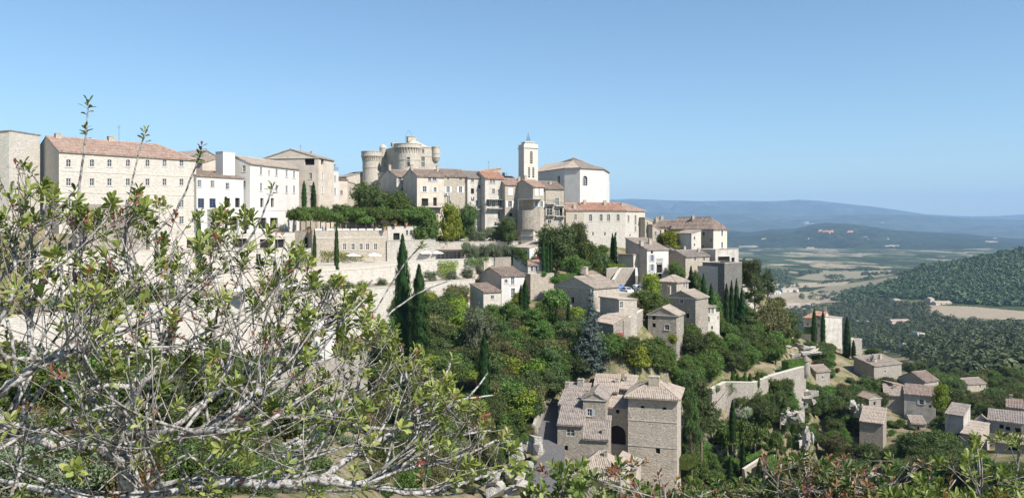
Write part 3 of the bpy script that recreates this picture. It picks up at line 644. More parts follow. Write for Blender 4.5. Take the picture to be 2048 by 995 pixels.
        if dr in 'fb':
            sl = rise/D; zf, zk = (H-o*sl, H+rise+o*sl*.4) if dr == 'f' else (H+rise+o*sl*.4, H-o*sl)
            roof_plane(rf, [(-.15, -o, zf), (W+.15, -o, zf), (W+.15, D+o*.4, zk), (-.15, D+o*.4, zk)], (1, 0, 0), tiles=tiles)
            if dr == 'f': gable_poly('l', [(0, H), (D, H), (0, H+rise)]); gable_poly('r', [(0, H), (D, H), (D, H+rise)]); gable_poly('k', [(0, H), (W, H), (W, H+rise), (0, H+rise)])
            else: gable_poly('l', [(0, H), (D, H), (D, H+rise)]); gable_poly('r', [(0, H), (D, H), (0, H+rise)]); gable_poly('f', [(0, H), (W, H), (W, H+rise), (0, H+rise)])
        else:
            sl = rise/W; zl, zr2 = (H-o*sl, H+rise+o*sl*.4) if dr == 'l' else (H+rise+o*sl*.4, H-o*sl)
            roof_plane(rf, [(-o, D+.15, zl), (-o, -.15, zl), (W+o, -.15, zr2), (W+o, D+.15, zr2)], (0, 1, 0), tiles=tiles)
            if dr == 'l': gable_poly('f', [(0, H), (W, H), (W, H+rise)]); gable_poly('k', [(0, H), (W, H), (0, H+rise)]); gable_poly('r', [(0, H), (D, H), (D, H+rise), (0, H+rise)])
            else: gable_poly('f', [(0, H), (W, H), (0, H+rise)]); gable_poly('k', [(0, H), (W, H), (W, H+rise)]); gable_poly('l', [(0, H), (D, H), (D, H+rise), (0, H+rise)])
    elif rt == 'flat':
        p = par[0]; t = .3
        rf.box(t, W-t, t, D-t, H-p-.2, H-p)
        m.box(0, W, 0, t, H, H+.003); 
        cp = MB(); c = .06
        cp.box(-c, W+c, -c, t+c, H+.003, H+.1); cp.box(-c, W+c, D-t-c, D+c, H+.003, H+.1); cp.box(-c, t+c, t+c, D-t-c, H+.003, H+.1); cp.box(W-t-c, W+c, t+c, D-t-c, H+.003, H+.1)
        cp.build('coping', M['surround'], root)
        for q in ([(t, t), (W-t, t)], [(W-t, t), (W-t, D-t)], [(W-t, D-t), (t, D-t)], [(t, D-t), (t, t)]):
            m.face([(*q[1], H-p), (*q[0], H-p), (*q[0], H), (*q[1], H)])
    m.build('wall', M[wm], root)
    ro = rf.build('roof', M['paving'] if rt == 'flat' else M[rm], root)
    if cornice and rt in 'xys' and H > 2.5:
        c = MB(); sl_lo = .14
        c.box(-.1, W+.1, -.2, -.004, H-.26, H-.12); c.box(-.05, W+.05, -.12, -.004, H-.38, H-.26)
        c.build('cornice', M['surround'], root)
    for (fx, fy, w, h, *z) in chim:      # fractions across and into the roof
        x, y = fx*W, fy*D
        if rt == 'x': zz = H+(1-abs(y-D/2)/(D/2))*par[0]
        elif rt == 'y': zz = H+(1-abs(x-W/2)/(W/2))*par[0]
        elif rt == 's': zz = H+par[1]*({'f': y/D, 'b': 1-y/D, 'l': x/W, 'r': 1-x/W}[par[0]])
        else: zz = H-par[0]
        c = MB(); c.box(-w/2, w/2, -w*.35, w*.35, -.8, h-.12); c.box(-w/2-.06, w/2+.06, -w*.35-.06, w*.35+.06, h-.12, h)
        for q in (-.3, .3): c.box(q*w-.1, q*w+.1, -.1, .1, h, h+.22)
        ch = c.build('chimney', M['warm'] if wm != 'white' else M['white'], ro, loc=(x, y, zz))
    return root, (W, D, H), loc, (ox, oy, zb)
def closed_shutter(w, h):
    m = MB(); m.box(-w/4+.01, w/4-.01, -.06, -.01, -h/2, h/2); n = max(3, int(h/.3))
    for k in range(n): m.box(-w/4+.07, w/4-.07, -.08, -.06, -h/2+h*(k+.15)/n, -h/2+h*(k+.85)/n)
    return m.mesh('shutter', M['shutw'])
def facade_xz(hs, u, v):
    root, (W, D, H), loc, (ox, oy, zb) = hs; dx, dy = loc(X(u, 1.0), 1.0); dx -= ox; dy -= oy; t = -oy/dy
    return ox+dx*t, t*(V0-v)/F-zb
def balcony(hs, u0, u1, v, proj=1.2, rail=1.0, mat='metal', roofed=False):
    x0, z = facade_xz(hs, u0, v); x1, _ = facade_xz(hs, u1, v); m = MB(); m.box(x0, x1, -proj, -.02, z-.18, z); b = m.build('balcony', M['concrete'], hs[0])
    r = MB(); n = int((x1-x0)/.22)
    for k in range(n+1): xx = x0+(x1-x0)*k/n; r.box(xx-.015, xx+.015, -proj, -proj+.03, z, z+rail)
    r.box(x0, x1, -proj-.01, -proj+.04, z+rail, z+rail+.05)
    for xx in (x0, x1-.04): r.box(xx, xx+.04, -proj+.04, -.02, z+rail-.01, z+rail+.04)
    r.build('railing', M[mat], b)
    k = MB()
    for xx in (x0+.2, x1-.35): k.box(xx, xx+.15, -proj*.8, -.02, z-.5, z-.18)
    k.build('bracket', M['surround'], b)
    if roofed:
        q = MB(); q.box(x0-.1, x1+.1, -proj-.2, -.02, z+2.5, z+2.62)
        for xx in (x0, x1-.1): q.box(xx, xx+.1, -proj, -proj+.1, z+.01, z+2.5)
        q.build('canopy', M['zinc'], b)
# ---------------------------------------------------------------- the village, left to right
def row(us, v, w, h, st='n', fc='f'): return [(u, v, w, h, st, fc) for u in us]
HS = {}
def Hh(key, *a, **k): HS[key] = house(*a, **k); return HS[key]
def band(hs, v, t=.16, name='string_course', u=1000, mat='surround'):
    root, (W, D, H), loc, o = hs; m = MB(); _, z = facade_xz(hs, u, v); m.box(-.05, W+.05, -.07, -.003, z-t/2, z+t/2); m.build(name, M[mat], root)
Hh('block', 'tall blank rubble stone block at the far left end, left of the long inn', (18,270,168), (80,177), 12, 480, ('s','b',1.0), 'pale', 'rg', cat='building', cornice=False, oh=.1)
HU = [137,184,219,256,295,329,363]
h = Hh('inn', 'long three storey pale stone inn with white arched windows and pinkish tiled roof', (118,301,172), (392,195), 15, 472, ('x',3.7,0,6), 'pale', 'rp',
   wins=row(HU,326,1.05,1.65,'a')+row(HU,364,1.05,1.6,'n')+row([137,256,329,363],407,1.1,1.8,'n')+row([137,363],440,1.1,1.8,'n'),
   chim=[(.07,.45,1.3,1.0),(.2,.55,1.2,.5),(.45,.5,1.5,1.0),(.66,.55,1.4,.5)], cat='inn', name='inn')
for vv in (349, 389): band(h, vv-2, .2, u=250)
for xx in (0.0, h[1][0]-.02):
    _q = MB()
    for k in range(26): w_ = .75 if k % 2 else .5; _q.box(xx-.03 if xx < 1 else xx-w_, xx+w_ if xx < 1 else xx+.03, -.05, -.002, k*.62+.3, k*.62+.9 if k % 2 else k*.62+.92)
    tag(_q.build('quoins', M['surround'], h[0]), kind='stuff')
Hh('podium', 'dark grey rubble block projecting in front of the long inn', (172,408,160), (292,170), 6, 475, ('flat',.4), 'grey', wins=row([200,262],440,1.4,2.2,'d'), cat='building')
Hh('link', 'low white wing with two upper windows joined to the right of the long inn', (393,350,194), (487,205), 7, 425, ('s','f',1.7), 'white', 'rt',
   wins=[(399,367,1,1.7),(425,368,1,1.7),(455,372,1,1.6),(402,406,1.7,2.3,'b'),(425,406,1.7,2.3,'b'),(455,405,1.5,2.3,'d'),(475,405,1.4,2.4,'d')])
Hh('rubgable', 'grey rubble gable rising behind the low white wing', (378,314,216), (447,226), 12, 350, ('y',2.3,0,0), 'grey', 'rg')
Hh('lean', 'beige lean-to wall with one small window under the rubble gable', (405,325,207), (446,214), 5, 352, ('s','l',2.3), 'beige', 'rt', wins=[(419,326,.8,.7,'d')], cornice=False)
h = Hh('duct', 'white boxed flue tower standing beside the beige lean-to', (446,303,202), (470,205), 3, 352, ('flat',.1), 'white', cat='flue', name='flue_tower')
Hh('whitelong', 'long white two storey house with white shutters and sloping tiled roof', (500,326,205), (598,226), 9, 418, ('x',2.0,0,0), 'white', 'rs', fm='white',
   wins=[(522,342,1,1.9,'s'),(553,345,1,1.9,'s'),(573,347,1,1.9,'s'),(588,349,1,1.9,'s'),(538,345,.5,1.2),(522,374,1,2,'s'),(553,377,1,1.9,'s'),(573,379,1,2,'s'),(588,379,1,2,'s'),
         (524,405,1.4,2.4,'d'),(545,405,1.4,2.4,'d'),(488,337,.9,1.6,'n','l'),(488,368,.9,1.6,'n','l')], chim=[(.3,.6,.7,.6)])
Hh('biggable', 'tall beige gabled house with a top floor loggia and white side wall', (527,316,231), (637,228), 11, 418, ('y',2.5,0,0), 'beige', 'rs',
   wins=[(619,323,3.0,2.0,'d'),(621,352,.9,1.8),(621,378,.9,2),(645,323,2,1.8,'d','r'),(645,353,.9,1.8,'s','r'),(645,380,.9,1.9,'s','r')], chim=[(.72,.5,.5,.8)])
h = Hh('flatwhite', 'white flat roofed house with a railed roof terrace right of the tall gable', (654,340,238), (677,244), 8, 412, ('flat',.3), 'white',
   wins=[(661,354,.8,1.7),(670,357,.8,1.7),(657,353,.6,1.6),(661,382,.9,1.9,'s'),(670,383,.9,1.9,'s'),(657,366,.3,.5)])
_r = MB(); W_, D_, H_ = h[1]
for k in range(16): _r.box(W_*k/15-.02, W_*k/15+.02, .1, .14, H_+.1, H_+1.1)
_r.box(-.02, W_, .08, .16, H_+1.1, H_+1.15); _r.build('railing', M['metal'], h[0])
Hh('smallbeige', 'small beige house squeezed between the white terrace house and the castle walls', (677,358,250), (695,252), 8, 404, ('s','f',1.0), 'beige', 'rt', wins=[(683,385,.8,1.3)])
Hh('forewall', 'low warm stone outwork below the castle, left of the big leafy tree', (692,372,256), (728,260), 6, 405, ('s','r',1.8), 'warm', 'rg', cornice=False)
Hh('rowa', 'narrow beige row house with grey shutters, first of the row below the castle', (793,352,238), (834,243), 9, 412, ('x',2.2,0,0), 'beige', 'rt', wins=[(800,359,1.1,1.6,'g'),(806,380,1.1,1.6)], chim=[(.03,.45,.8,1.5)])
Hh('rowb', 'beige row house with a wide shuttered window and a balcony under a white awning', (834,351,231), (888,236), 9, 418, ('x',2.2,0,0), 'beige', 'rt',
   wins=[(860,358,1.2,1.3,'n'),(869,358,1.2,1.3,'g'),(849,378,1.3,1.6,'s'),(870,379,1,1.3,'s'),(870,403,1.2,2.4,'d'),(850,404,2.2,2.2,'d')], chim=[(.02,.4,.7,1.6),(.97,.4,.7,1.7)])
balcony(HS['rowb'], 838, 882, 413, 1.6)
Hh('rowc', 'warm stone row house with small paired windows beside the beige awning house', (888,351,237), (935,241), 9, 425, ('x',2.3,0,0), 'warm', 'rt',
   wins=[(896,357,.9,1.2),(921,357,.9,1.2),(896,379,1.1,1.8,'s'),(921,379,1.1,1.8,'s'),(897,398,1.1,2)])
Hh('rowd', 'peeling grey house with one black square window and an air conditioner', (935,354,240), (970,243), 9, 468, ('x',2.2,0,0), 'greyp', 'rg',
   wins=[(945,361,.9,1.1),(959,373,.7,.9,'d'),(945,382,1.1,1.6,'d'),(954,407,1,2,'n'),(964,396,.3,.3,'d')])
balcony(HS['rowd'], 951, 969, 418, 1.2)
Hh('rowe', 'peeling grey house with a blue arched window and a roofed iron balcony', (970,355,239.5), (1009,242.5), 9, 472, ('x',2.2,0,0), 'greyp', 'ro',
   wins=[(987,362,.9,1.3,'n'),(982,362,.7,1.3,'n'),(987,382,.9,1.6,'a'),(997,381,.4,.5,'d'),(987,406,1.1,2.3,'n'),(1000,405,1.3,2.1,'n'),(978,406,1.1,2,'d'),(998,430,1,2.4,'a'),(994,459,3.4,1.8,'d')])
balcony(HS['rowe'], 974, 1006, 416, 1.4, roofed=True); balcony(HS['rowe'], 990, 1005, 444, .8)
Hh('rowf', 'warm stone house with two closed white shuttered windows right of the peeling houses', (1010,368,240), (1050,243), 9, 472, ('x',2.0,0,0), 'warm', 'rp',
   wins=[(1021,383,1.4,2,'c'),(1040,383,1.4,2,'c'),(1020,408,1.3,1.9,'s'),(1022,429,1.1,1,'d'),(1040,408,1,1.6)], chim=[(.9,.3,.7,1.2)])
Hh('gapwing', 'recessed dark stone wing with a covered terrace above the round bastion', (1046,398,240), (1068,242), 5, 470, ('s','f',.7), 'grey', 'rp', wins=[(1058,410,1.4,2.4,'d')])
Hh('rowg', 'tall stone house with closed white shutters left of the glass balcony house', (1066,372,236), (1091,239), 10, 474, ('x',2.2,0,0), 'warm', 'rp',
   wins=[(1073,384,1.1,2,'c'),(1083,384,1.1,2,'c'),(1073,408,1.1,1.8,'s'),(1083,408,1.1,1.8,'s'),(1078,427,.9,.9,'d'),(1079,447,.7,1.2,'a')], chim=[(.15,.45,.9,1.3)])
Hh('rowh', 'stone house with stacked balconies and a big blue glass window', (1091,376,238.5), (1128,241), 10, 474, ('x',2.3,0,0), 'warm', 'rt',
   wins=[(1096,380,.9,1.2,'d'),(1112,380,.9,1.1,'d'),(1095,399,1.2,2.2,'n'),(1114,403,1.3,2.2,'n'),(1099,421,2,2.8,'n'),(1114,424,1.3,2.2,'n'),(1122,424,1,2.2,'d'),(1097,443,.5,1.1,'a'),(1101,443,.5,1.1,'a'),(1120,446,1.2,1.8,'a')], chim=[(.5,.3,.7,.8)])
for a_ in ((1092,1108,407), (1093,1108,430), (1110,1127,411), (1110,1128,432)): balcony(HS['rowh'], *a_, 1.0)
Hh('orangegable', 'orange tiled house showing its rubble gable above the row roofs', (966,343,262), (1002,266), 8, 380, ('s','l',1.5), 'warm', 'ro', cornice=False)
Hh('backroof', 'low orange roofed house tucked between the row and the bell tower', (1003,358,258), (1035,262), 6, 380, ('x',1.2,0,0), 'warm', 'ro', chim=[(.4,.4,.8,1.2)])
Hh('leanroof', 'small lean-to shed with brown tiles below the round bastion', (1042,470,228), (1067,226), 6, 490, ('s','b',1.6), 'beige', 'rt')
Hh('archa', 'short stone house with one arched window left of the long arched window house', (1132,419,243), (1168,246), 9, 478, ('x',2.2,0,0), 'warm', 'rp', wins=[(1151,434,.9,1.9,'a'),(1141,455,.8,1)], chim=[(.55,.1,1,1.2)])
Hh('archlong', 'long pale stone house with a row of arched windows and orange brown roof', (1168,419,246), (1251,249.5), 10, 505, ('x',2.3,0,0), 'pale', 'ro',
   wins=row([1181,1202,1217,1236],435,1.0,2.1,'a')+row([1186,1210,1232],467,.4,1.0,'d'), chim=[(.12,.4,.9,1.2),(.6,.35,.9,1.3)])
Hh('archend', 'stone end house with two tall arched windows turning the corner of the arched row', (1251,420,249.5), (1290,257), 10, 505, ('x',2.2,0,4), 'pale', 'rp',
   wins=[(1257,437,.9,2.2,'a'),(1271,440,.9,3.2,'a'),(1271,458,.9,1.6,'n'),(1260,470,.5,.7,'d')], chim=[(.2,.3,.6,.9)])
Hh('s1', 'narrow stone annex with a sloping top stepping down from the arched row', (1290,441,253), (1305,255), 5, 480, ('s','r',1.0), 'warm', 'rs', wins=[(1295,447,.6,1.2,'a')], cornice=False)
Hh('s2', 'little stone shed with an arched door at the foot of the stepped annex', (1305,459,252), (1320,254), 5, 480, ('s','r',1.6), 'warm', 'rs', wins=[(1311,467,.9,1.6,'a')], cornice=False)
Hh('r1', 'low wide house with brown hipped roof behind the lime green tree', (1310,453,264), (1368,266), 9, 490, ('x',2.2,3,0), 'beige', 'rt', wins=[(1320,462,.9,1.2,'d'),(1331,462,.9,1.2,'d')], chim=[(.2,.4,1,1.4),(.45,.6,1,1.8)])
Hh('r2', 'large tall house with a cream shuttered front and dark blind side, highest on the right', (1427,456,247), (1454,250.5), 18, 535, ('y',3.4,3.7,0), 'field', 'rt', fm='yellow',
   wins=[(1444,465,.9,2.1,'s'),(1444,490,.9,1.9,'s'),(1407,467,.8,1,'d','l'),(1422,480,.5,1,'d','l'),(1405,493,1.2,1.2,'n','l')], chim=[(.4,.6,.9,1.2)])
Hh('w1', 'small pale house with two tiny windows in front of the large dark side wall', (1383,466,240), (1402,243), 6, 502, ('s','l',.9), 'pale', 'rg', wins=[(1389,476,.6,.9,'d'),(1389,489,.6,.7,'d')], cornice=False)
Hh('u1', 'low grey tiled house below the lime green tree, left of the small pale house', (1345,501,241), (1377,244), 6, 535, ('x',1.8,0,0), 'grey', 'rg')
Hh('u2', 'L-shaped stone house with grey tiled roof and chimneys below the small pale house', (1371,512,231), (1419,237), 8, 548, ('x',1.6,0,0), 'warm', 'rg', wins=[(1390,517,1,1.4),(1408,517,1,1.5),(1382,538,.8,1.4,'d'),(1397,535,.8,1.2,'d')], chim=[(.55,.7,.8,1.6),(.8,.3,.6,1)])
Hh('pinkbox', 'low beige pavilion with a pink flat tiled roof beside the four storey house', (1236,511,227), (1267,223), 6, 538, ('s','b',.5), 'beige', 'rp', wins=[(1241,517,.6,1.7),(1257,516,.9,1.2)])
Hh('four', 'tall four storey house with open loggias, grey blue shutters and an arched door', (1294,498,221), (1337,224.5), 10, 574, ('s','f',3.0), 'beige', 'rs', fm='white',
   wins=[(1304,504,.8,.8,'d'),(1304,516,1,1.8,'g'),(1304,535,1,1.8,'g'),(1319,509,2.0,3.2,'d'),(1319,537,2.0,2.4,'d'),(1319,557,2.1,2.8,'o'),(1331,509,1.3,3.2,'d'),(1331,540,.8,1.2),(1304,556,.9,1.4)], chim=[(.55,.4,.9,1.6),(.05,.3,1,1.4)])
for v_ in (524, 545): balcony(HS['four'], 1313, 1325, v_, .3)
Hh('darkt', 'tall blind grey wall house with painted-in shade and a pale coping beneath the terrace ruins', (1405,524,229), (1449,223), 8, 596, ('flat',.3), 'shadestone', cat='building')
Hh('vpale', 'weathered pale annex against the right side of the dark blind wall', (1449,534,223.5), (1471,229), 8, 606, ('flat',.3), 'pale', wins=[(1456,551,.9,1),(1461,570,.9,1.1),(1458,590,.8,1)])
Hh('terrv', 'grey terrace building with a wide dark opening at the right edge of the hilltop', (1431,499,237), (1477,241), 8, 532, ('flat',1.0), 'greyp', wins=[(1448,520,4.5,2.2,'d'),(1466,520,1.2,1.6,'d')], cat='building')
Hh('hidwhite', 'white flat roofed villa half hidden by pines right of the cypress group', (1483,576,238), (1514,242), 8, 610, ('flat',.3), 'pale', wins=[(1493,588,1.6,1.4,'d')])
Hh('hid2', 'low grey roofed house behind the cypresses at the right edge of the hill', (1483,546,250), (1512,252), 6, 560, ('s','f',.8), 'greyp', 'rg')
# lower houses
Hh('m1', 'white house with shuttered windows and brown roof below the ivy covered house', (1003,551,198), (1049,201.3), 12, 612, ('x',1.8,0,0), 'field', 'rt', fm='white',
   wins=[(1012,562,.8,.9),(1025,562,1,1.7,'s'),(1026,586,1.1,2.4,'s')], chim=[(.02,.75,1,2.2)])
Hh('m2', 'low brown roofed wing at the left foot of the white shuttered house', (967,583,192), (1002,195), 6, 606, ('s','f',1.6), 'pale', 'rt', wins=[(985,594,.9,1)])
Hh('ivyh', 'small house smothered in bright ivy with one white framed window', (1026,494,217), (1059,213), 8, 545, ('s','f',1.5), 'white', 'rs', wins=[(1050,508,1.4,1.8,'n'),(1040,508,.8,1.2)])
Hh('annex', 'tiny white annex with pink roof to the right of the ivy house', (1056,528,209), (1078,209), 6, 548, ('s','f',1.3), 'white', 'rp', wins=[(1065,537,1,1.4),(1071,537,1,1.4)])
Hh('blockw', 'square warm stone garden bastion between the white house and the planted terrace', (1061,548,203), (1108,206), 8, 592, ('flat',.3), 'warm', cat='bastion', name='garden_bastion')
Hh('g1', 'large shaded house with a broad gable left of the blue cedar', (1111,569,193), (1187,184), 9, 622, ('y',2.2,0,0), 'field', 'rs', fm='field', wins=[(1136,575,.8,1.1,'d'),(1155,574,.7,.8,'d'),(1145,600,1,1.4,'d')])
Hh('g2', 'narrow tall house with a steep brown roof rising behind the broad gable', (1201,565,189.5), (1224,197), 5, 596, ('s','f',2.3), 'warm', 'rt', wins=[(1210,579,.8,1.8)], chim=[(.1,.85,1.6,1.6)])
Hh('g3', 'blind shaded wall house with a thin flat tiled top above the pink bush', (1200,595,181), (1238,175), 5, 640, ('s','b',.3), 'field', 'rs', wins=[(1243,609,.9,1.4,'n','r'),(1244,636,.8,1.4,'n','r')], cornice=False)
Hh('g4', 'lean-to with mossy tiles at the foot of the blind shaded wall house', (1190,640,176), (1227,170), 4, 672, ('s','f',1.8), 'grey', 'rs', wins=[(1200,655,.8,1,'d')])
Hh('k1', 'square rubble house with small scattered windows beside the yellow bush', (1296,627,186), (1353,183), 6.5, 678, ('y',1.7,0,0), 'grey', 'rs', wins=[(1308,635,.8,.9,'d'),(1324,630,.8,.9,'d'),(1308,650,.8,.9,'d'),(1334,654,1.1,1.2,'n'),(1358,652,.7,1.2,'n','r')])
Hh('l1', 'grey gabled house with one central window above the square rubble house', (1334,592,202), (1391,197), 7, 650, ('y',1.6,0,0), 'grey', 'rs', wins=[(1363,602,.9,1.1),(1375,631,.9,1.1,'d'),(1347,625,.7,.9,'d')], chim=[(.02,.1,.9,2.4)])
Hh('mh', 'small hip roofed cottage above the grey gabled house', (1353,563,211), (1377,215), 6, 594, ('x',1.5,2,2), 'field', 'rs', wins=[(1368,571,.8,1.2),(1373,572,.7,1.6)], fm='warm')
Hh('n1', 'pale house with many small arched windows and a sandy roof next to the ivy column', (1404,613,203), (1432,205), 6, 668, ('s','f',1.6), 'pale', 'rs', wins=[(1411,621,.7,1.4),(1418,621,.7,1.4),(1425,621,.7,1.4),(1417,638,.8,1.5,'a'),(1412,657,.6,1),(1424,655,.6,1)])
Hh('n2', 'low pale annex on the right of the many windowed house', (1432,625,205), (1439,206), 4, 668, ('flat',.2), 'pale', wins=[(1436,635,.4,.9,'d')])
# foreground farmhouse group
h = Hh('f1', 'tall square stone tower house with two oval holes and hipped tiled roof', (1256,789,150), (1354,147.5), 10, 942, ('x',2.2,4.3,4.3), 'field', 'rs', wins=[(1285,813,.7,.5,'o'),(1329,816,.7,.5,'o'),(1316,901,.8,1,'d')], oh=.7, chim=[(.5,.35,2.0,1.6),(.72,.62,.7,1.4)], found=8)
band(h, 841, .2, u=1300, mat='greyp'); band(h, 892, .2, u=1300, mat='greyp')
Hh('f2', 'recessed stone link with a large arched shelter left of the tower house', (1213,812,153), (1256,151.5), 5, 895, ('s','f',1.3), 'warm', 'rs', wins=[(1235,822,.7,.8,'d'),(1234,869,3.4,3.6,'o')], found=6)
Hh('f3', 'stone house with a low gable and one grey shuttered window left of the arched shelter', (1166,796,150), (1211,149), 9, 862, ('y',1.2,0,0), 'grey', 'rg', wins=[(1179,824,.9,1.3,'g')], chim=[(.1,.3,.7,.9)], found=6)
Hh('f4', 'low roofed upper wing on the far left of the farmhouse group', (1117,806,153), (1166,151.5), 7, 832, ('s','f',2.8), 'grey', 'rg', wins=[(1130,818,.8,.9,'d')], chim=[(.1,.7,.8,1.2),(.6,.9,1.2,1.2)], found=8)
Hh('f5', 'stone wing with a white framed window facing the narrow street', (1115,846,147), (1166,146), 5, 918, ('s','f',2.2), 'grey', 'rg', wins=[(1141,864,1.5,1.4,'e'),(1132,895,.7,.9,'d')], found=6)
Hh('f6', 'tiled lean-to between the street wing and the arched shelter', (1166,874,146), (1217,145), 5, 900, ('s','f',3.0), 'grey', 'rg', chim=[(.8,.2,.7,1.0)], found=6)
Hh('f7', 'lowest house of the farmhouse group with a broad hipped canal tile roof', (1141,948,138), (1240,135), 9, 1000, ('x',3.3,4,4), 'field', 'rs', chim=[(.62,.4,.6,1.1),(.5,.85,.7,1.2)], found=6)
Hh('f8', 'small side roof stepping down on the right of the broad hipped house', (1238,930,143), (1272,142), 5, 965, ('s','r',1.2), 'warm', 'rs', found=6)
Hh('f9', 'sandy roofed back wing at the top left of the farmhouse group', (1186,780,158), (1236,157), 6, 800, ('s','f',2.2), 'grey', 'rs', chim=[(.9,.5,.6,1.0)], found=6)
Hh('f10', 'back wing with a tiled slope joining the tower house on its left', (1236,775,159), (1262,158), 6, 800, ('s','f',1.6), 'grey', 'rs', chim=[(.3,.5,.6,1.0)], found=6)
# houses on the right slope
Hh('z1', 'tall blank pale walled house standing alone beyond the cypresses', (1649,637,296), (1684,300), 8, 690, ('s','r',.9), 'greyp', 'rs', cornice=False)
Hh('z1b', 'pink roofed house joined to the left of the blank pale walled house', (1607,634,301), (1649,297), 9, 668, ('x',2.2,4,0), 'beige', 'ro', wins=[(1615,648,.9,1.4),(1637,650,.9,1.4)], chim=[(.3,.4,.9,1.2),(.9,.5,.9,1.6)])
Hh('z1c', 'ruined stone wall block behind the single cypress', (1702,679,291), (1724,293), 4, 702, ('flat',.2), 'dry', cat='ruin', name='ruin')
Hh('z2', 'stone cottage with a low tiled roof among the trees above the shuttered stone house', (1748,731,262), (1803,268), 8, 758, ('s','f',1.9), 'dry', 'rs', wins=[(1770,742,.8,1)], chim=[(.6,.5,.9,1.6)])
Hh('z3', 'tall stone house with a shaded side and grey gabled roof on the right slope', (1849,762,250), (1877,253), 9, 826, ('x',2.2,0,0), 'field', 'rt', wins=[(1862,785,.8,1,'d')])
Hh('z4', 'grey house with one white shuttered window below the tall stone house', (1808,786,240), (1871,236), 7, 838, ('s','f',1.8), 'greyp', 'rt', wins=[(1843,803,1.1,1.5,'s'),(1860,812,.6,.7,'d')])
Hh('z4b', 'low tiled wing at the left of the grey shuttered house', (1768,788,243), (1808,241), 7, 815, ('s','f',2.0), 'dry', 'rs', chim=[(.6,.6,.9,1)])
Hh('z5', 'dark walled barn with a sandy lean-to roof beside the white rock', (1719,840,212), (1766,209), 7, 915, ('s','f',2.6), 'grey', 'rs', found=8)
Hh('za', 'grey roofed barn with a black ridge line at the right edge group', (1890,825,206), (1927,203), 6, 866, ('s','f',1.8), 'greyp', 'rg')
Hh('zb', 'small sandy roofed house below the black ridged barn', (1921,864,191), (1958,188), 7, 910, ('s','f',1.8), 'warm', 'rs', wins=[(1940,880,.8,1.2,'d')])
Hh('zc', 'tall stone building with square openings at the right edge', (1975,838,196), (2046,192), 7, 925, ('s','f',1.4), 'dry', 'rg', wins=[(2003,852,.9,1,'d'),(2016,856,.9,1,'d'),(2036,860,1.2,1.2,'d')], cat='building')
Hh('zd', 'low banded stone terrace house in front of the tall stone building with square openings', (1990,882,186), (2062,182), 5, 945, ('s','f',1.2), 'dry', 'rt', wins=[(2005,893,3,1,'d'),(2028,896,2.4,1,'d')], cat='building')
Hh('z7', 'small pale roofed house alone in the woods far right', (1935,767,300), (1972,302), 7, 780, ('x',1.5,0,0), 'warm', 'rs', wins=[(1960,772,.8,1)])
Hh('z8', 'low white flat roofed villa between the trees right of the crag', (1690,746,270), (1728,272), 6, 758, ('flat',.2), 'pale', wins=[(1705,752,1.4,1.2,'d')])
Hh('z9', 'small ruined stone hut near the bottom edge behind the red leaves', (1747,957,180), (1775,181), 4, 1005, ('flat',.2), 'dry', cat='ruin', name='ruin')
Hh('pv', 'small white garden pavilion with a wide dark opening before the long pale wall', (619,622,150), (672,152.5), 4, 642, ('flat',.2), 'white', wins=[(634,633,1.6,1.3,'d'),(655,633,2.2,1.3,'d')], cat='pavilion', name='pavilion', found=8)
Hh('q1', 'tiny stone shed left of the tall gabled stone house on the right slope', (1786,772,247), (1812,248), 5, 792, ('s','r',1.0), 'dry', 'rt', wins=[(1796,782,.7,.9,'d')])
Hh('q2', 'narrow beige cottage between the black ridged barn and the right edge', (1958,846,200), (1980,199), 6, 890, ('y',1.1,0,0), 'warm', 'rs', wins=[(1968,862,.8,1.2),(1968,880,.8,1.2,'d')])
Hh('q3', 'small tiled house right behind the building with square openings', (2012,812,214), (2046,212), 7, 850, ('x',1.6,0,0), 'warm', 'rt', wins=[(2028,826,.9,1.2)], chim=[(.3,.5,.7,1)])
Hh('q4', 'low stone outbuilding with a sloping roof below the grey shuttered house', (1822,845,226), (1852,225), 5, 868, ('s','f',1.2), 'dry', 'rs', wins=[(1836,856,.8,1,'d')])
Hh('q5', 'small gabled stone hut just above the dark barn roof', (1738,796,232), (1762,233), 5, 818, ('y',1.2,0,0), 'dry', 'rt', wins=[(1749,806,.7,1,'d')])
Hh('q6', 'stone cottage half hidden right of the white crag above the orange slope', (1632,742,250), (1660,252), 6, 765, ('x',1.4,0,0), 'dry', 'rs', wins=[(1645,754,.8,1)])
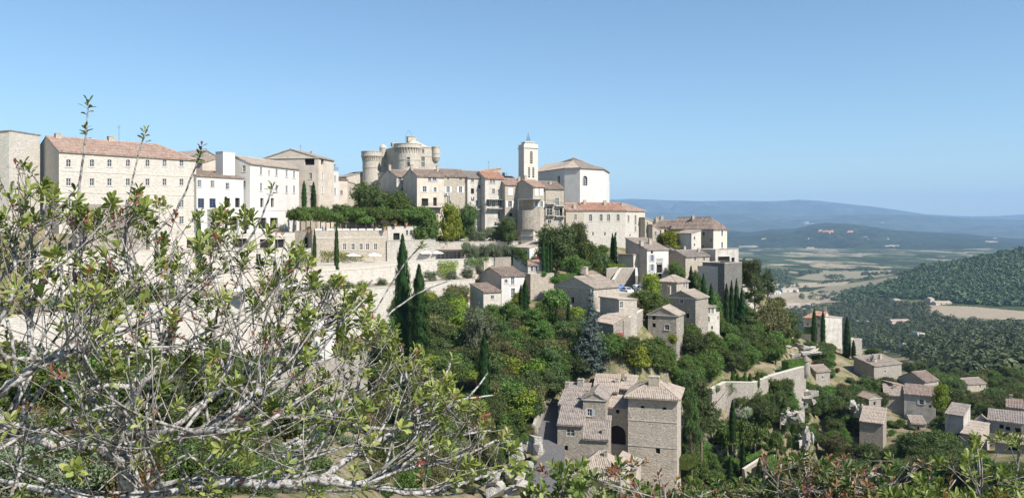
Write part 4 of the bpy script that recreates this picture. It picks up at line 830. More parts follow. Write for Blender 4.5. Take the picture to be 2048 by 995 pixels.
for lb, u0, u1, v0, v1, mt, rf_, rs_ in [('white farmhouse beside a pale field on the plain', 1549,1562,583,590,'white','rs',('x',2.5,0,0)), ('long low farm shed with a pale roof on the plain', 1565,1598,579,585,'white','rs',('x',3,0,0)),
        ('cluster roof of a pinkish farmhouse below the pale field', 1570,1602,610,617,'warm','rs',('x',3,0,0)), ('tiny white house among the trees left of the wooded hill', 1620,1631,609,614,'white','rs',('flat',.3)),
        ('pale house with a tower on the edge of the straw field', 1861,1869,597,610,'warm','rs',('x',2,0,0)), ('long pink roofed farm on the edge of the straw field', 1872,1904,605,610,'beige','rs',('x',2.5,0,0)),
        ('pinkish farmhouse below the straw field', 1784,1822,642,648,'beige','rp',('x',2.5,0,0)), ('small white modern house deep in the woods', 1835,1850,666,673,'white','rs',('s','r',1.5)),
        ('low pale blue roofed building among the trees', 1722,1738,642,646,'white','rg',('flat',.2)), ('small farmhouse beside the dry strip near the hill', 1791,1802,600,605,'beige','rs',('x',2,0,0)),
        ('white gabled cottage left of the dark woods', 1812,1824,690,697,'white','rs',('x',1.5,0,0))]:
    hh = hit((u0+u1)/2, v1, 350); Y_ = hh[1] if hh else 1500
    Hh(lb, lb, (u0, v0, Y_), (u1, Y_*1.004), Y_*.006+4, v1+.6, rs_, mt, rf_, wins=[((u0*2+u1)/3,(v0+v1)/2,Y_/700,Y_/500,'d'),((u0+u1*2)/3,(v0+v1)/2,Y_/700,Y_/500,'d')], cornice=False, tiles=False, name='farmhouse', cat='farmhouse', found=12)
# terrace buildings of the inn, centre left
Hh('t1', 'long warm stone terrace wing with five small windows under the dining terrace', (625,461,201), (774,209), 14, 530, ('flat',.9), 'warm', wins=row([689,706,722,735,751],493,.95,1.6,'n'), cat='building', name='terrace_wing')
band(HS['t1'], 475, .25, u=700)
Hh('t0', 'shaded stone corner with a dark doorway left of the long terrace wing', (589,462,207), (626,206.5), 9, 502, ('flat',.9), 'warm', wins=[(616,486,1.9,2.8,'d'),(602,487,1,1.2)], cat='building', name='terrace_wing')
Hh('t2', 'low pale stone block with slit windows right of the dining terrace', (775,453,214), (838,218), 8, 486, ('flat',.9), 'pale', wins=[(782,474,2.1,2.2,'d'),(793,474,1.8,2.2,'d'),(814,465,.6,1.4,'a'),(822,465,.6,1.4,'a'),(830,465,.6,1.4,'a')], cat='building', name='terrace_wing')
Hh('t3', 'pale stone lower wing with arched windows below the terrace steps', (500,500,178), (622,191), 9, 562, ('flat',.3), 'pale', wins=[(517,519,1.2,2.6,'d'),(565,522,1,2.3,'n'),(596,517,1,2.4,'a'),(545,522,1,2.2,'n')], cat='building', name='terrace_wing')
Hh('t4', 'white upper terrace block with shaded arches right of the low white wing', (440,419,194), (578,213), 8, 466, ('flat',.3), 'white', wins=[(468,448,2.4,3,'d'),(492,447,2.2,3,'o'),(525,446,2.6,2.8,'d'),(548,446,2.6,2.8,'d')], cat='building', name='terrace_wing')
Hh('t5', 'pale middle terrace block with dark openings below the white terrace block', (300,468,170), (590,203), 7, 505, ('flat',.3), 'pale', wins=[(330,486,1.6,2.4,'d'),(380,486,1.6,2.4,'d'),(430,486,3,2.2,'d'),(480,486,4,2.2,'d'),(530,487,3,2.2,'d'),(560,487,3,2.2,'d')], cat='building', name='terrace_wing')
Hh('t6', 'pale arched lower block behind the thick of the lichened branches', (60,505,150), (500,178), 8, 640, ('flat',.3), 'pale', wins=row([120,170,220,270],540,1.2,2.2,'a')+row([320,370,420,465],540,1.2,2.2,'n'), cat='building', name='terrace_wing')
Hh('t7', 'glazed restaurant pavilion with a brown awning on the middle terrace', (871,499,221), (1028,222), 5, 520, ('flat',.2), 'pale', wins=row(list(range(878, 1022, 8)),510,1.0,2.1,'n'), cat='pavilion', name='pavilion')
_a = MB(); W_, D_, H_ = HS['t7'][1]; _a.box(0, 8.2, -2.2, -.05, H_-.1, H_+.05); _a.build('awning', M['awning'], HS['t7'][0])
# ---------------------------------------------------------------- walls and terraces
def gwall(label, pts, drop, mat='pale', th=.6, name='terrace_wall', cat='wall', cop=True, extra=2.5, group=None):
    """free standing or retaining wall; pts = (u, v_top, Y); drop = wall height in metres"""
    q = [P(*p) for p in pts]; c = q[0].copy(); c.z -= drop; root = empty(name, c, 0, label, cat, group); m = MB(); k = MB()
    Q = [p-c for p in q]; n = len(Q); off = []
    for i in range(n):
        d = (Q[min(i+1, n-1)]-Q[max(i-1, 0)]); d.z = 0; d.normalize(); off.append(Vector((-d.y, d.x, 0)))
    for i in range(n-1):
        a, b = Q[i], Q[i+1]; oa, ob = off[i], off[i+1]; za, zb_ = a.z-drop-extra, b.z-drop-extra
        A0, A1, B0, B1 = a.copy(), a+oa*th, b.copy(), b+ob*th; lo = lambda p, z: Vector((p.x, p.y, z))
        L = max(1, int((b-a).length/4))
        for s in range(L):
            p0 = a.lerp(b, s/L); p1 = a.lerp(b, (s+1)/L); z0 = za+(zb_-za)*s/L; z1 = za+(zb_-za)*(s+1)/L
            m.face([lo(p0, z0), lo(p1, z1), p1, p0])
        m.face([A0, B0, B1, A1]); m.face([lo(B1, zb_), lo(A1, za), A1, B1])
        if i == 0: m.face([lo(A1, za), lo(A0, za), A0, A1])
        if i == n-2: m.face([lo(B0, zb_), lo(B1, zb_), B1, B0])
        if cop:
            u_ = Vector((0, 0, 1)); f0, f1, g0, g1 = A0-oa*.07, A1+oa*.07, B0-ob*.07, B1+ob*.07
            for lo_, hi_ in ((.004, .16),):
                k.face([f0+u_*hi_, g0+u_*hi_, g1+u_*hi_, f1+u_*hi_]); k.face([f0+u_*lo_, g0+u_*lo_, g0+u_*hi_, f0+u_*hi_]); k.face([g1+u_*lo_, f1+u_*lo_, f1+u_*hi_, g1+u_*hi_])
                k.face([f1+u_*lo_, f0+u_*lo_, f0+u_*hi_, f1+u_*hi_]); k.face([g0+u_*lo_, g1+u_*lo_, g1+u_*hi_, g0+u_*hi_])
    m.build('wall', M[mat], root)
    if cop: k.build('coping', M['surround'], root)
    return root
def terrace(name, front, back, z, mat='paving'):
    m = MB(); n = len(front)
    for i in range(n-1):
        a, b, c, d = front[i], front[i+1], back[i+1], back[i]
        t = [(X(*a), a[1], z), (X(*b), b[1], z), (X(*c), c[1], z), (X(*d), d[1], z)]; l = [(x, y, zz-5) for x, y, zz in t]
        m.face(t); m.face([l[0], l[1], t[1], t[0]])
        if i == n-2: m.face([l[1], l[2], t[2], t[1]])
    return tag(m.build(name, M[mat]), kind='structure')
W1 = [(-200,648,112),(100,628,127),(300,608,137),(520,590,155),(600,586,160),(702,579,172),(791,573,184),(850,566,194),(950,557,206)]
gwall('long pale lowest retaining wall sweeping from behind the bush to the white house', W1, 12, 'pale', cat='wall')
terrace('terrace_ground', [(u, Y+.7) for u, v, Y in W1], [(u, Y+25) for u, v, Y in W1], -13.92, 'soil')
W2 = [(560,549,176),(640,543,182),(738,537,191),(790,531,196),(840,521,204),(930,518,213),(1030,513,222)]
gwall('second pale retaining wall with a dark arch below the white parasols', W2, 4.2, 'pale')
terrace('terrace_ground', [(u, Y+.7) for u, v, Y in W2], [(u, Y+16) for u, v, Y in W2], -9.35, 'paving')
gwall('blank pale wall under the sunbed terrace, right of the stone terrace wing', [(774,481,208.5),(871,480,209)], 5, 'pale')
gwall('upper pale parapet wall below the hedge, over the brown awning pavilion', [(838,484,226),(1065,484,229)], 2.2, 'pale')
terrace('terrace_ground', [(838,226.7),(950,228),(1065,229.7)], [(838,240),(950,240),(1065,242)], -4.62, 'paving')
gwall('warm wall with two low arches below the ivy house', [(990,516,211),(1022,515,211)], 5, 'warm')
gwall('short pale wall on the planted terrace left of the cedar', [(1110,616,188),(1141,611,186)], 3.5, 'dry')
gwall('curved pale garden wall right of the pink bush', [(1248,641,171),(1260,634,176),(1274,627,181),(1286,619,187)], 3.8, 'dry')
gwall('upper garden wall below the parked cars', [(1250,613,186),(1268,617,187),(1284,613,190)], 1.8, 'dry', cop=False)
gwall('sloping pale wall beside the car park', [(1228,560,207),(1243,536,214),(1271,536,216),(1271,552,210)], 3.2, 'dry')
gwall('broken pale wall under the flowering shrubs left of the cars', [(1213,538,214),(1236,535,216)], 2.5, 'dry')
B1 = [(1424,778,178),(1451,764,184),(1480,764.5,184.5),(1508,765,186),(1540,752,190.5),(1580,741,196),(1608,733,201),(1612,730,210)]
gwall('long curved bastion wall holding up the formal garden', B1, 12, 'dry', th=.8, name='bastion_wall')
gwall('low white garden wall at the foot of the tall pines', [(1394,925,168),(1406,914,171),(1424,913,173)], 2.4, 'dry')
gwall('white zigzag wall at the base of the tower house', [(1362,800,166),(1372,852,168),(1392,860,172),(1428,872,182)], 4, 'dry', cop=False)
gwall('pale terrace wall glimpsed low between the branches', [(560,745,118),(640,722,128),(735,700,140)], 4.5, 'dry', cop=False)
gwall('stepped pale wall low behind the bush', [(380,800,105),(500,772,112),(600,742,122)], 3.5, 'dry', cop=False)
gwall('rubble wall beside the narrow street', [(1086,800,160),(1072,828,152),(1064,850,148)], 3.5, 'dry', cop=False)
# street
m = MB(); st = [(1093,176,-31.2),(1092,168,-33.6),(1091,160,-36.1),(1090,152,-38.6),(1090,145,-40.9),(1088,138,-42.4),(1085,130,-44.2),(1082,122,-46.0)]
for (u0_, y0_, z0_), (u1_, y1_, z1_) in zip(st, st[1:]):
    w = 2.6; m.face([(X(u1_, y1_)-w, y1_, z1_), (X(u1_, y1_)+w+1, y1_, z1_), (X(u0_, y0_)+w+1, y0_, z0_), (X(u0_, y0_)-w, y0_, z0_)])
tag(m.build('street', M['asphalt']), kind='structure')
m = MB()
for (u0_, y0_, z0_), (u1_, y1_, z1_) in zip(st, st[1:]):
    x0, x1 = X(u0_, y0_)-2.6, X(u1_, y1_)-2.6
    m.face([(x1-.6, y1_, z1_+.13), (x1, y1_, z1_+.13), (x0, y0_, z0_+.13), (x0-.6, y0_, z0_+.13)]); m.face([(x1, y1_, z1_-.3), (x0, y0_, z0_-.3), (x0, y0_, z0_+.13), (x1, y1_, z1_+.13)])
tag(m.build('kerb', M['concrete']), kind='structure')
# ---------------------------------------------------------------- church and castle
def poly_build(root, name, pts, z0, z1, mat, o): 
    m = MB(); n = len(pts); p = [(X(u, Y)-o.x, Y-o.y) for u, Y in pts]
    for i in range(n): j = (i+1) % n; m.face([(*p[i], z0), (*p[j], z0), (*p[j], z1), (*p[i], z1)])
    return m, p
ch = empty('church', (X(1129,265), 265, 3.0), 0, 'white church with a polygonal apse and a tall arched window', 'church'); co = ch.location.copy()
cp_ = [(1070,286),(1129,265),(1160,262.5),(1206,267.5),(1218,286),(1140,303)]; zt = ZV(335.5, 265)-3
m, p = poly_build(ch, 'wall', cp_, -4, zt, None, co)
m.f = m.f[:0]; m.v = []; m.uv = []; m.m = []
def open_wall(m, a, b, z0, z1, ops, d=.6):
    a, b = Vector((*a, 0)), Vector((*b, 0)); e = (b-a).normalized(); L = (b-a).length; inn = Vector((-e.y, e.x, 0)); pt = lambda s, z, k=0.0: a+e*s+inn*k+Vector((0, 0, z))
    sb = sorted({0, L} | {q for s, z, w, h in ops for q in (s-w/2, s+w/2)}); zz = sorted({z0, z1} | {q for s, z, w, h in ops for q in (z-h/2, z+h/2)})
    for s0, s1 in zip(sb, sb[1:]):
        for za, zb_ in zip(zz, zz[1:]):
            if any(abs((s0+s1)/2-s) < w/2 and abs((za+zb_)/2-z) < h/2 for s, z, w, h in ops): continue
            m.face([pt(s0, za), pt(s1, za), pt(s1, zb_), pt(s0, zb_)])
    for s, z, w, h in ops:
        s0, s1, za, zb_ = s-w/2, s+w/2, z-h/2, z+h/2
        m.face([pt(s0, za), pt(s0, za, d), pt(s0, zb_, d), pt(s0, zb_)]); m.face([pt(s1, za, d), pt(s1, za), pt(s1, zb_), pt(s1, zb_, d)]); m.face([pt(s0, za), pt(s1, za), pt(s1, za, d), pt(s0, za, d)]); m.face([pt(s0, zb_, d), pt(s1, zb_, d), pt(s1, zb_), pt(s0, zb_)])
        n = 6
        for sg in (-1, 1):
            arc = [(s+sg*(w/2)*math.cos(math.pi/2*q/n), zb_-w/2+w/2*math.sin(math.pi/2*q/n)) for q in range(n+1)]
            for q in range(n):
                tri = [pt(s+sg*w/2, zb_, .004), pt(*arc[q], .004), pt(*arc[q+1], .004)]; m.face(tri if sg > 0 else tri[::-1])
    return pt
def church_window(parent, pt, s, z, w, h, d=.45):
    k = MB(); k.face([pt(s-w/2, z-h/2, d), pt(s+w/2, z-h/2, d), pt(s+w/2, z+h/2, d), pt(s-w/2, z+h/2, d)]); wo = k.build('window', M['glass'], parent)
    f = MB()
    for q in (-.5, -.17, .17, .5): f.face([pt(s+w*q-.05, z-h/2, d-.06), pt(s+w*q+.05, z-h/2, d-.06), pt(s+w*q+.05, z+h/2, d-.06), pt(s+w*q-.05, z+h/2, d-.06)])
    for q in range(1, 5): zz = z-h/2+h*q/5; f.face([pt(s-w/2, zz-.04, d-.05), pt(s+w/2, zz-.04, d-.05), pt(s+w/2, zz+.04, d-.05), pt(s-w/2, zz+.04, d-.05)])
    f.build('window_bars', M['frame'], wo)
zw = ZV(361.5, 264)-3
for i in range(6):
    a, b = p[i], p[(i+1) % 6]
    if i == 2:
        L = math.hypot(b[0]-a[0], b[1]-a[1]); s_ = (X(1172,263.7)-X(1160,262.5)); pt = open_wall(m, a, b, -4, zt, [(s_, zw, 1.9, 3.2)]); church_window(ch, pt, s_, zw, 1.9, 3.2)
    elif i == 0:
        L = math.hypot(b[0]-a[0], b[1]-a[1]); s_ = L*.82; z_ = ZV(360, 268)-3; pt = open_wall(m, a, b, -4, zt, [(s_, z_, 1.8, 3.0)]); church_window(ch, pt, s_, z_, 1.8, 3.0)
    else: open_wall(m, a, b, -4, zt, [])
m.build('wall', M['church'], ch)
rf = MB(); zr = ZV(321, 275)-3; r0 = Vector((X(1147,273)-co.x, 273-265, zr)); r1 = Vector((X(1092,297)-co.x, 297-265, zr)); cen = Vector((X(1145,280)-co.x, 15, 0))
ev = []
for q in p:
    v_ = Vector((q[0], q[1], 0)); ev.append(v_+(v_-cen).normalized()*.5+Vector((0, 0, zt-.15)))
for i, tgt in ((0, [r0, r1]), (1, [r0]), (2, [r0]), (3, [r0]), (4, [r1, r0]), (5, [r1])):
    a, b = ev[i], ev[(i+1) % 6]; poly = [a, b]+tgt if len(tgt) == 1 else [a, b, tgt[0], tgt[1]]
    roof_plane(rf, poly, b-a)
for a, b in ((r1, r0), (r0, ev[1]), (r0, ev[3]), (r0, ev[2])): ridge_caps(rf, a+Vector((0, 0, .06)), b+Vector((0, 0, .06)), .2)
rf.build('roof', M['rs'], ch)
k = MB()   # sloping buttresses on the shaded side and the right
e = (Vector((*p[1], 0))-Vector((*p[0], 0))).normalized(); nn = Vector((e.y, -e.x, 0)); L = (Vector((*p[1], 0))-Vector((*p[0], 0))).length
for s_ in (.28, .48, .62):
    b0 = Vector((*p[0], 0))+e*L*s_
    for dz in (0, 1): pass
    A = b0-e*.35; B = b0+e*.35; z1_, z2_ = zt-3.2, zt-7.0
    q = [A, B, B+nn*3.6, A+nn*3.6]
    k.prism([(v_.x, v_.y) for v_ in q], -4, [z1_, z1_, z2_, z2_])
k.build('buttress', M['church'], ch)
k = MB(); bx = [(X(1204,268.5)-co.x, 3.2), (X(1213,270)-co.x, 5.2), (X(1219,284)-co.x, 19), (X(1206,284)-co.x, 19)]
k.prism(bx, -4, [ZV(354,268)-3, ZV(358,269)-3, ZV(358,269)-3, ZV(354,268)-3]); k.build('side_chapel', M['church'], ch)
# bell tower
bt = empty('bell_tower', (X(1048,252), 252, 3.0), 0, 'square bell tower with louvred arches and an open iron belfry', 'tower'); o = bt.location.copy()
pts = [(1048,252),(1076,254.5),(1068,259),(1037,257)]
p = [(X(u, Y)-o.x, Y-o.y) for u, Y in pts]; p[2] = (p[1][0]+p[3][0]-p[0][0], p[1][1]+p[3][1]-p[0][1])
z2 = ZV(296, 253)-3; m = MB(); L = math.hypot(p[1][0]-p[0][0], p[1][1]-p[0][1])
zA = ZV(315, 253)-3; zB = ZV(345, 253)-3
ops = [(L*.52, zA, 1.0, 4.0), (L*.36, zB, .75, 3.4), (L*.66, zB, .75, 3.4)]
pt = open_wall(m, p[0], p[1], -4, z2, ops, .5)
for i in (1, 2, 3): open_wall(m, p[i], p[(i+1) % 4], -4, z2, [])
m.build('wall', M['tower'], bt)
for s_, z_, w_, h_ in ops:
    k = MB(); n = int(h_/.6)
    for q in range(n):
        za = z_-h_/2+h_*q/n; k.face([pt(s_-w_/2, za+.05, .1), pt(s_+w_/2, za+.05, .1), pt(s_+w_/2, za+.2, .35), pt(s_-w_/2, za+.2, .35)])
        k.face([pt(s_-w_/2, za+.05, .1), pt(s_+w_/2, za+.05, .1), pt(s_+w_/2, za-.02, .1), pt(s_-w_/2, za-.02, .1)])
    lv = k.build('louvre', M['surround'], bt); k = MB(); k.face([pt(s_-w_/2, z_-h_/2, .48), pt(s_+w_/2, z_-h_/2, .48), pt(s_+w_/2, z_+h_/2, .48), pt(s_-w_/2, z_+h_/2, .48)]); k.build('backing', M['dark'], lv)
def grow(p, g):
    c = Vector((sum(q[0] for q in p)/len(p), sum(q[1] for q in p)/len(p))); return [tuple(c+(Vector(q)-c).normalized()*((Vector(q)-c).length+g)) for q in p]
k = MB(); k.prism(grow(p, .3), z2, z2+.35); k.prism(grow(p, .02), z2+.35, z2+1.3); k.prism(grow(p, .05), zB+2.15, zB+2.3) ; k.build('cornice', M['tower'], bt)
ps = grow(p, -1.15); k = MB(); zt_ = ZV(285, 254)-3; k.prism(ps, z2+1.3, zt_); k.prism(grow(ps, .3), zt_, zt_+.25); k.build('upper_stage', M['tower'], bt)
c = Vector((sum(q[0] for q in ps)/4, sum(q[1] for q in ps)/4)); k = MB(); zt_ += .25
for a in range(4):
    an = math.pi/4+a*math.pi/2; ring = [(c.x+r_*math.cos(an), c.y+r_*math.sin(an), zt_+h_) for r_, h_ in ((.62, 0), (.6, .8), (.5, 1.5), (.22, 2.1), (.03, 2.6))]; k.tube(ring, .045, 5)
for hh_, rr in ((.05, .62), (.85, .6), (1.55, .48)): k.tube([(c.x+rr*math.cos(t), c.y+rr*math.sin(t), zt_+hh_) for t in np.linspace(0, 2*math.pi, 13)], .035, 4)
k.tube([(c.x, c.y, zt_+2.5), (c.x, c.y, zt_+3.3)], .03, 5); k.tube([(c.x-.2, c.y, zt_+3.0), (c.x+.2, c.y, zt_+3.0)], .03, 4)
ic = k.build('iron_belfry', M['metal'], bt); k = MB(); k.lathe([(.0, zt_+1.3), (.12, zt_+1.25), (.18, zt_+.9), (.3, zt_+.7)], 10, (c.x, c.y)); k.build('bell', M['zinc'], ic)
# castle
cs = house('renaissance castle block with a double mullioned window, pyramid roof and corner turret', (800,291,281), (873,287), 25, 400, ('flat',.6), 'castle',
    wins=[(846,302,1.0,1.6),(846,318,1.4,1.6),(846,329,1.4,1.8),(770,330,.9,1.8,'d','l'),(784,325,.8,1.8,'d','l'),(771,350,.7,1.4,'d','l')], cat='castle', name='castle', found=5)
W_, D_, H_ = cs[1]; k = MB(); k.box(-.15, W_+.15, -.18, -.003, H_-.35, H_-.05); k.box(-.1, W_+.1, -.12, -.003, H_-3.4, H_-3.15); k.box(-.1, W_+.1, -.12, -.003, H_-8.6, H_-8.35)
k.box(-.12, -.003, 0, D_, H_-3.4, H_-3.15); k.box(-.12, -.003, 0, D_, H_-8.6, H_-8.35); k.build('string_course', M['castle'], cs[0])
k = MB(); q = [(3.5, 3), (W_-.6, 3), (W_-.6, 12), (3.5, 12)]; a = (6.5, 7.5)
for i in range(4): k.face([(*q[i], H_-.3), (*q[(i+1) % 4], H_-.3), (a[0]+.8, a[1], H_+3.6), (a[0], a[1], H_+3.6)])
k.box(5.2, 8.2, 6.4, 8.6, H_+2.2, H_+4.0); k.box(5.0, 8.4, 6.2, 8.8, H_+4.0, H_+4.15); k.build('roof', M['castle'], cs[0])
k = MB(); k.box(-3.5+2, 1.6, 4, 6, H_+.1, H_+1.4); k.build('chimney', M['castle'], cs[0])
k = MB(); k.lathe([(0, H_-6.2), (.5, H_-5.6), (1.0, H_-5.0), (1.35, H_-4.2), (1.5, H_-3.6), (1.5, H_-.2), (1.65, H_-.1), (1.65, H_+.15), (0, H_+.3)], 20, (W_-.2, .2)); tu = k.build('corner_turret', M['castle'], cs[0], smooth=False)
k = MB(); k.lathe([(1.62, H_-2.4), (1.62, H_-2.2)], 20, (W_-.2, .2)); k.lathe([(1.62, H_-3.7), (1.62, H_-3.5)], 20, (W_-.2, .2)); k.build('moulding', M['surround'], tu)
def round_tower(label, u, Y, r, vtop, vmach, vbot, name='round_tower', wins=(), mach=True, flare=.5, cat='tower'):
    c_ = P(u, vbot, Y+r); root = empty(name, (c_.x, c_.y, ZV(vbot, Y)), 0, label, cat); z0 = ZV(vbot, Y); zt, zm = ZV(vtop, Y)-z0, ZV(vmach, Y)-z0
    k = MB(); n = 40; k.lathe([(r*1.05, -6), (r, zm-4.2), (r+.12, zm-4.2), (r+.12, zm-4.0), (r, zm-4.0), (r, zm-1.4)], n); k.build('shaft', M['castle'], root)
    k = MB(); R2 = r+flare; k.lathe([(r, zm-.02), (R2, zm), (R2+.08, zm+.1), (R2+.08, zm+.25), (R2, zm+.3), (R2, zt-.25), (R2+.12, zt-.2), (R2+.12, zt), (R2-.5, zt), (R2-.5, zt-.9), (0, zt-.9)], n); k.build('parapet', M['castle'], root)
    if mach:
        k = MB(); N = 30
        for a in range(N):
            t = 2*math.pi*a/N; ct, st_ = math.cos(t), math.sin(t); w = .17
            def q(rr, s, z): return (rr*ct-s*st_, rr*st_+s*ct, z)
            pr = [(r-.05, zm-2.0), (r+.14, zm-1.5), (r+flare*.6, zm-.8), (r+flare, zm-.03), (r-.05, zm-.03)]
            for s in (-w, w): k.face([q(rr, s, z) for rr, z in pr])
            for (r0_, z0_), (r1_, z1_) in zip(pr, pr[1:4]): k.face([q(r0_, -w, z0_), q(r0_, w, z0_), q(r1_, w, z1_), q(r1_, -w, z1_)])
        k.lathe([(r+.01, zm-1.4), (r, zm-.02)], 40); k.build('machicolation', M['castle'], root)
    for (a, v, w, h) in wins:
        z = ZV(v, Y)-z0; t = R(a); ct, st_ = math.cos(t), math.sin(t); k = MB(); g = MB()
        def q(rr, s, zz): return (rr*ct-s*st_, rr*st_+s*ct, zz)
        for s0, s1, za, zb_ in ((-w/2-.18, -w/2, -h/2, h/2), (w/2, w/2+.18, -h/2, h/2), (-w/2-.18, w/2+.18, h/2, h/2+.2), (-w/2-.25, w/2+.25, -h/2-.2, -h/2)):
            c8 = [q(r-.3, s0, z+za), q(r-.3, s1, z+za), q(r-.3, s1, z+zb_), q(r-.3, s0, z+zb_), q(r+.14, s0, z+za), q(r+.14, s1, z+za), q(r+.14, s1, z+zb_), q(r+.14, s0, z+zb_)]
            for f in ((0,1,2,3),(4,5,6,7),(0,1,5,4),(1,2,6,5),(2,3,7,6),(3,0,4,7)): k.face([c8[i] for i in f])
        wo = k.build('window', M['surround'], root); g.face([q(r+.03, -w/2, z-h/2), q(r+.03, w/2, z-h/2), q(r+.03, w/2, z+h/2), q(r+.03, -w/2, z+h/2)]); g.build('pane', M['glass'], wo)
    return root
round_tower('big round castle tower with machicolations in the middle of the castle', 815, 274, 4.3, 286, 295, 402, wins=[(-78, 318, 1.0, 1.5), (-78, 328, 1.0, 1.6)])
round_tower('round west tower of the castle with a wide plain parapet', 743.5, 288, 3.3, 301.5, 312, 402, flare=.45)
k = MB(); c_ = P(766, 300, 296); z0_ = ZV(301, 296)
k.lathe([(1.25, -2.5), (1.25, .7), (1.4, .8), (1.4, 1.0), (1.3, 1.3), (1.05, 1.8), (.6, 2.15), (.0, 2.3)], 20); tag(k.build('watch_turret', M['castle'], loc=(c_.x, c_.y, z0_), smooth=False), 'small domed stone turret on the castle roof between the two round towers', 'turret')
h = Hh('cwing', 'low dark castle wing with a curved top left of the west tower', (693,353,286), (730,292), 7, 405, ('s','l',2.2), 'castle', 'rg', cat='castle wing', name='castle_wing', cornice=False)
Hh('cgap', 'curtain wall of the castle linking the west tower to the main block', (750,346,290), (800,283), 3, 402, ('flat',.2), 'castle', cat='wall', name='curtain_wall')
# belfry wire frame on the castle roof
k = MB(); b = P(817, 284, 285); k.tube([(-1.1, 0, -.6), (-1.1, 0, 2.6), (-.6, 0, 3.6), (0, 0, 4.3), (.6, 0, 3.6), (1.1, 0, 2.6), (1.1, 0, -.6)], .035, 4); tag(k.build('wire_frame', M['metal'], loc=b), 'thin pointed wire frame standing on the castle roof', 'frame')
# round stone bastion below the row houses
rb = empty('round_bastion', P(1058, 474, 234)+Vector((0, 3, 0)), 0, 'rough round stone bastion below the covered terrace of the row houses', 'bastion'); zz_ = ZV(420, 234)-ZV(474, 234)
k = MB(); k.lathe([(3.6, -4), (3.3, zz_), (2.9, zz_), (0, zz_)], 26); k.build('wall', M['grey'], rb)
k = MB(); 
for a in range(22): t = -math.pi*a/21; k.tube([(3.1*math.cos(t), 3.1*math.sin(t), zz_), (3.1*math.cos(t), 3.1*math.sin(t), zz_+1)], .025, 4)
k.tube([(3.1*math.cos(-math.pi*a/21), 3.1*math.sin(-math.pi*a/21), zz_+1) for a in range(22)], .03, 4); k.build('railing', M['metal'], rb)
k = MB(); k.box(-3.4, 3.6, -2.6, 2.5, zz_+3.1, zz_+3.25)
for x_ in (-3.2, 3.3): k.box(x_, x_+.12, -2.5, -2.38, zz_, zz_+3.1)
k.build('terrace_roof', M['zinc'], rb)
# ---------------------------------------------------------------- vegetation
def rdir(g, n):
    v = g.normal(size=(n, 3)); return v/np.linalg.norm(v, axis=1, keepdims=True)
def leaf_quads(g, C, size, aspect=.5, outward=None, bias=.5, jit=.35):
    """one diamond leaf-spray per centre"""
    n = len(C); nrm = rdir(g, n)
    if outward is not None: nrm = nrm*(1-bias)+outward*bias
    nrm /= np.linalg.norm(nrm, axis=1, keepdims=True)+1e-9
    a = np.cross(nrm, rdir(g, n)); a /= np.linalg.norm(a, axis=1, keepdims=True)+1e-9; b = np.cross(nrm, a)
    L = (size*(1+jit*(g.random(n)*2-1)))[:, None]; W = L*aspect
    return np.stack([C-a*L, C-b*W, C+a*L, C+b*W], 1)
def blob_mesh(g, c, r, n1=7, n2=9):
    """lumpy core added inside the foliage to block light, as quads"""
    th = np.linspace(.12, math.pi-.12, n1); ph = np.linspace(0, 2*math.pi, n2+1)
    T, Ph = np.meshgrid(th, ph, indexing='ij'); d = np.stack([np.sin(T)*np.cos(Ph), np.sin(T)*np.sin(Ph), np.cos(T)], -1)
    k = 1+.16*vnoise(d[..., 0]*2.3+c[0], d[..., 1]*2.3+c[1], d[..., 2]*2.3); k[:, -1] = k[:, 0]
    p = np.array(c)+d*np.array(r)*k[..., None]
    return np.stack([p[:-1, :-1], p[1:, :-1], p[1:, 1:], p[:-1, 1:]], 2).reshape(-1, 4, 3)
def crown(seed, lobes, n, size, aspect=.5, clump=.55, core=.72, shade=.25, fill=.25):
    """lobes: (cx,cy,cz,rx,ry,rz); leaves gather in clumps on and inside the lobes"""
    g = np.random.default_rng(seed); V = []; T = []; tot = sum(l[3]*l[4]+l[4]*l[5] for l in lobes)
    for l in lobes:
        c = np.array(l[:3]); r = np.array(l[3:]); k = int(n*(r[0]*r[1]+r[1]*r[2])/tot); nc = max(6, int(k/16))
        d = rdir(g, nc); d[:, 2] = np.where(d[:, 2] < -.45, -d[:, 2], d[:, 2]); rad = np.where(g.random(nc) < fill, .55+.4*g.random(nc), .88+.24*g.random(nc))
        cc = c+d*r*rad[:, None]; ct = g.random(nc)*.55
        idx = g.integers(0, nc, k); off = g.normal(size=(k, 3))*clump*.5; C = cc[idx]+off
        o = (C-c)/r; o /= np.linalg.norm(o, axis=1, keepdims=True)+1e-9
        V.append(leaf_quads(g, C, size, aspect, o, .45)); T.append(np.clip(ct[idx]+g.random(k)*.4, 0, 1))
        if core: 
            b = blob_mesh(g, c, r*core); V.append(b); T.append(np.full(len(b), .12))  # added core, inner shade of the crown put into its dark tint
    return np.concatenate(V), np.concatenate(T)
def lobes_round(seed, R_, H, n, zc=.6, lr=.5, zlo=.2):
    g = random.Random(seed); zc = (zlo+.9)/2; out = [(0, 0, H*zc, R_*.62, R_*.62, H*(.95-zlo)/2)]
    for i in range(n):
        a = g.uniform(0, 2*math.pi); rr = R_*g.uniform(.35, .68); z = H*g.uniform(zlo+.06, .84); s = R_*lr*g.uniform(.7, 1.15); k = 1-.35*abs(z/H-.55)/.4
        out.append((math.cos(a)*rr*k, math.sin(a)*rr*k, z, s, s, s*g.uniform(.7, .95)))
    return out
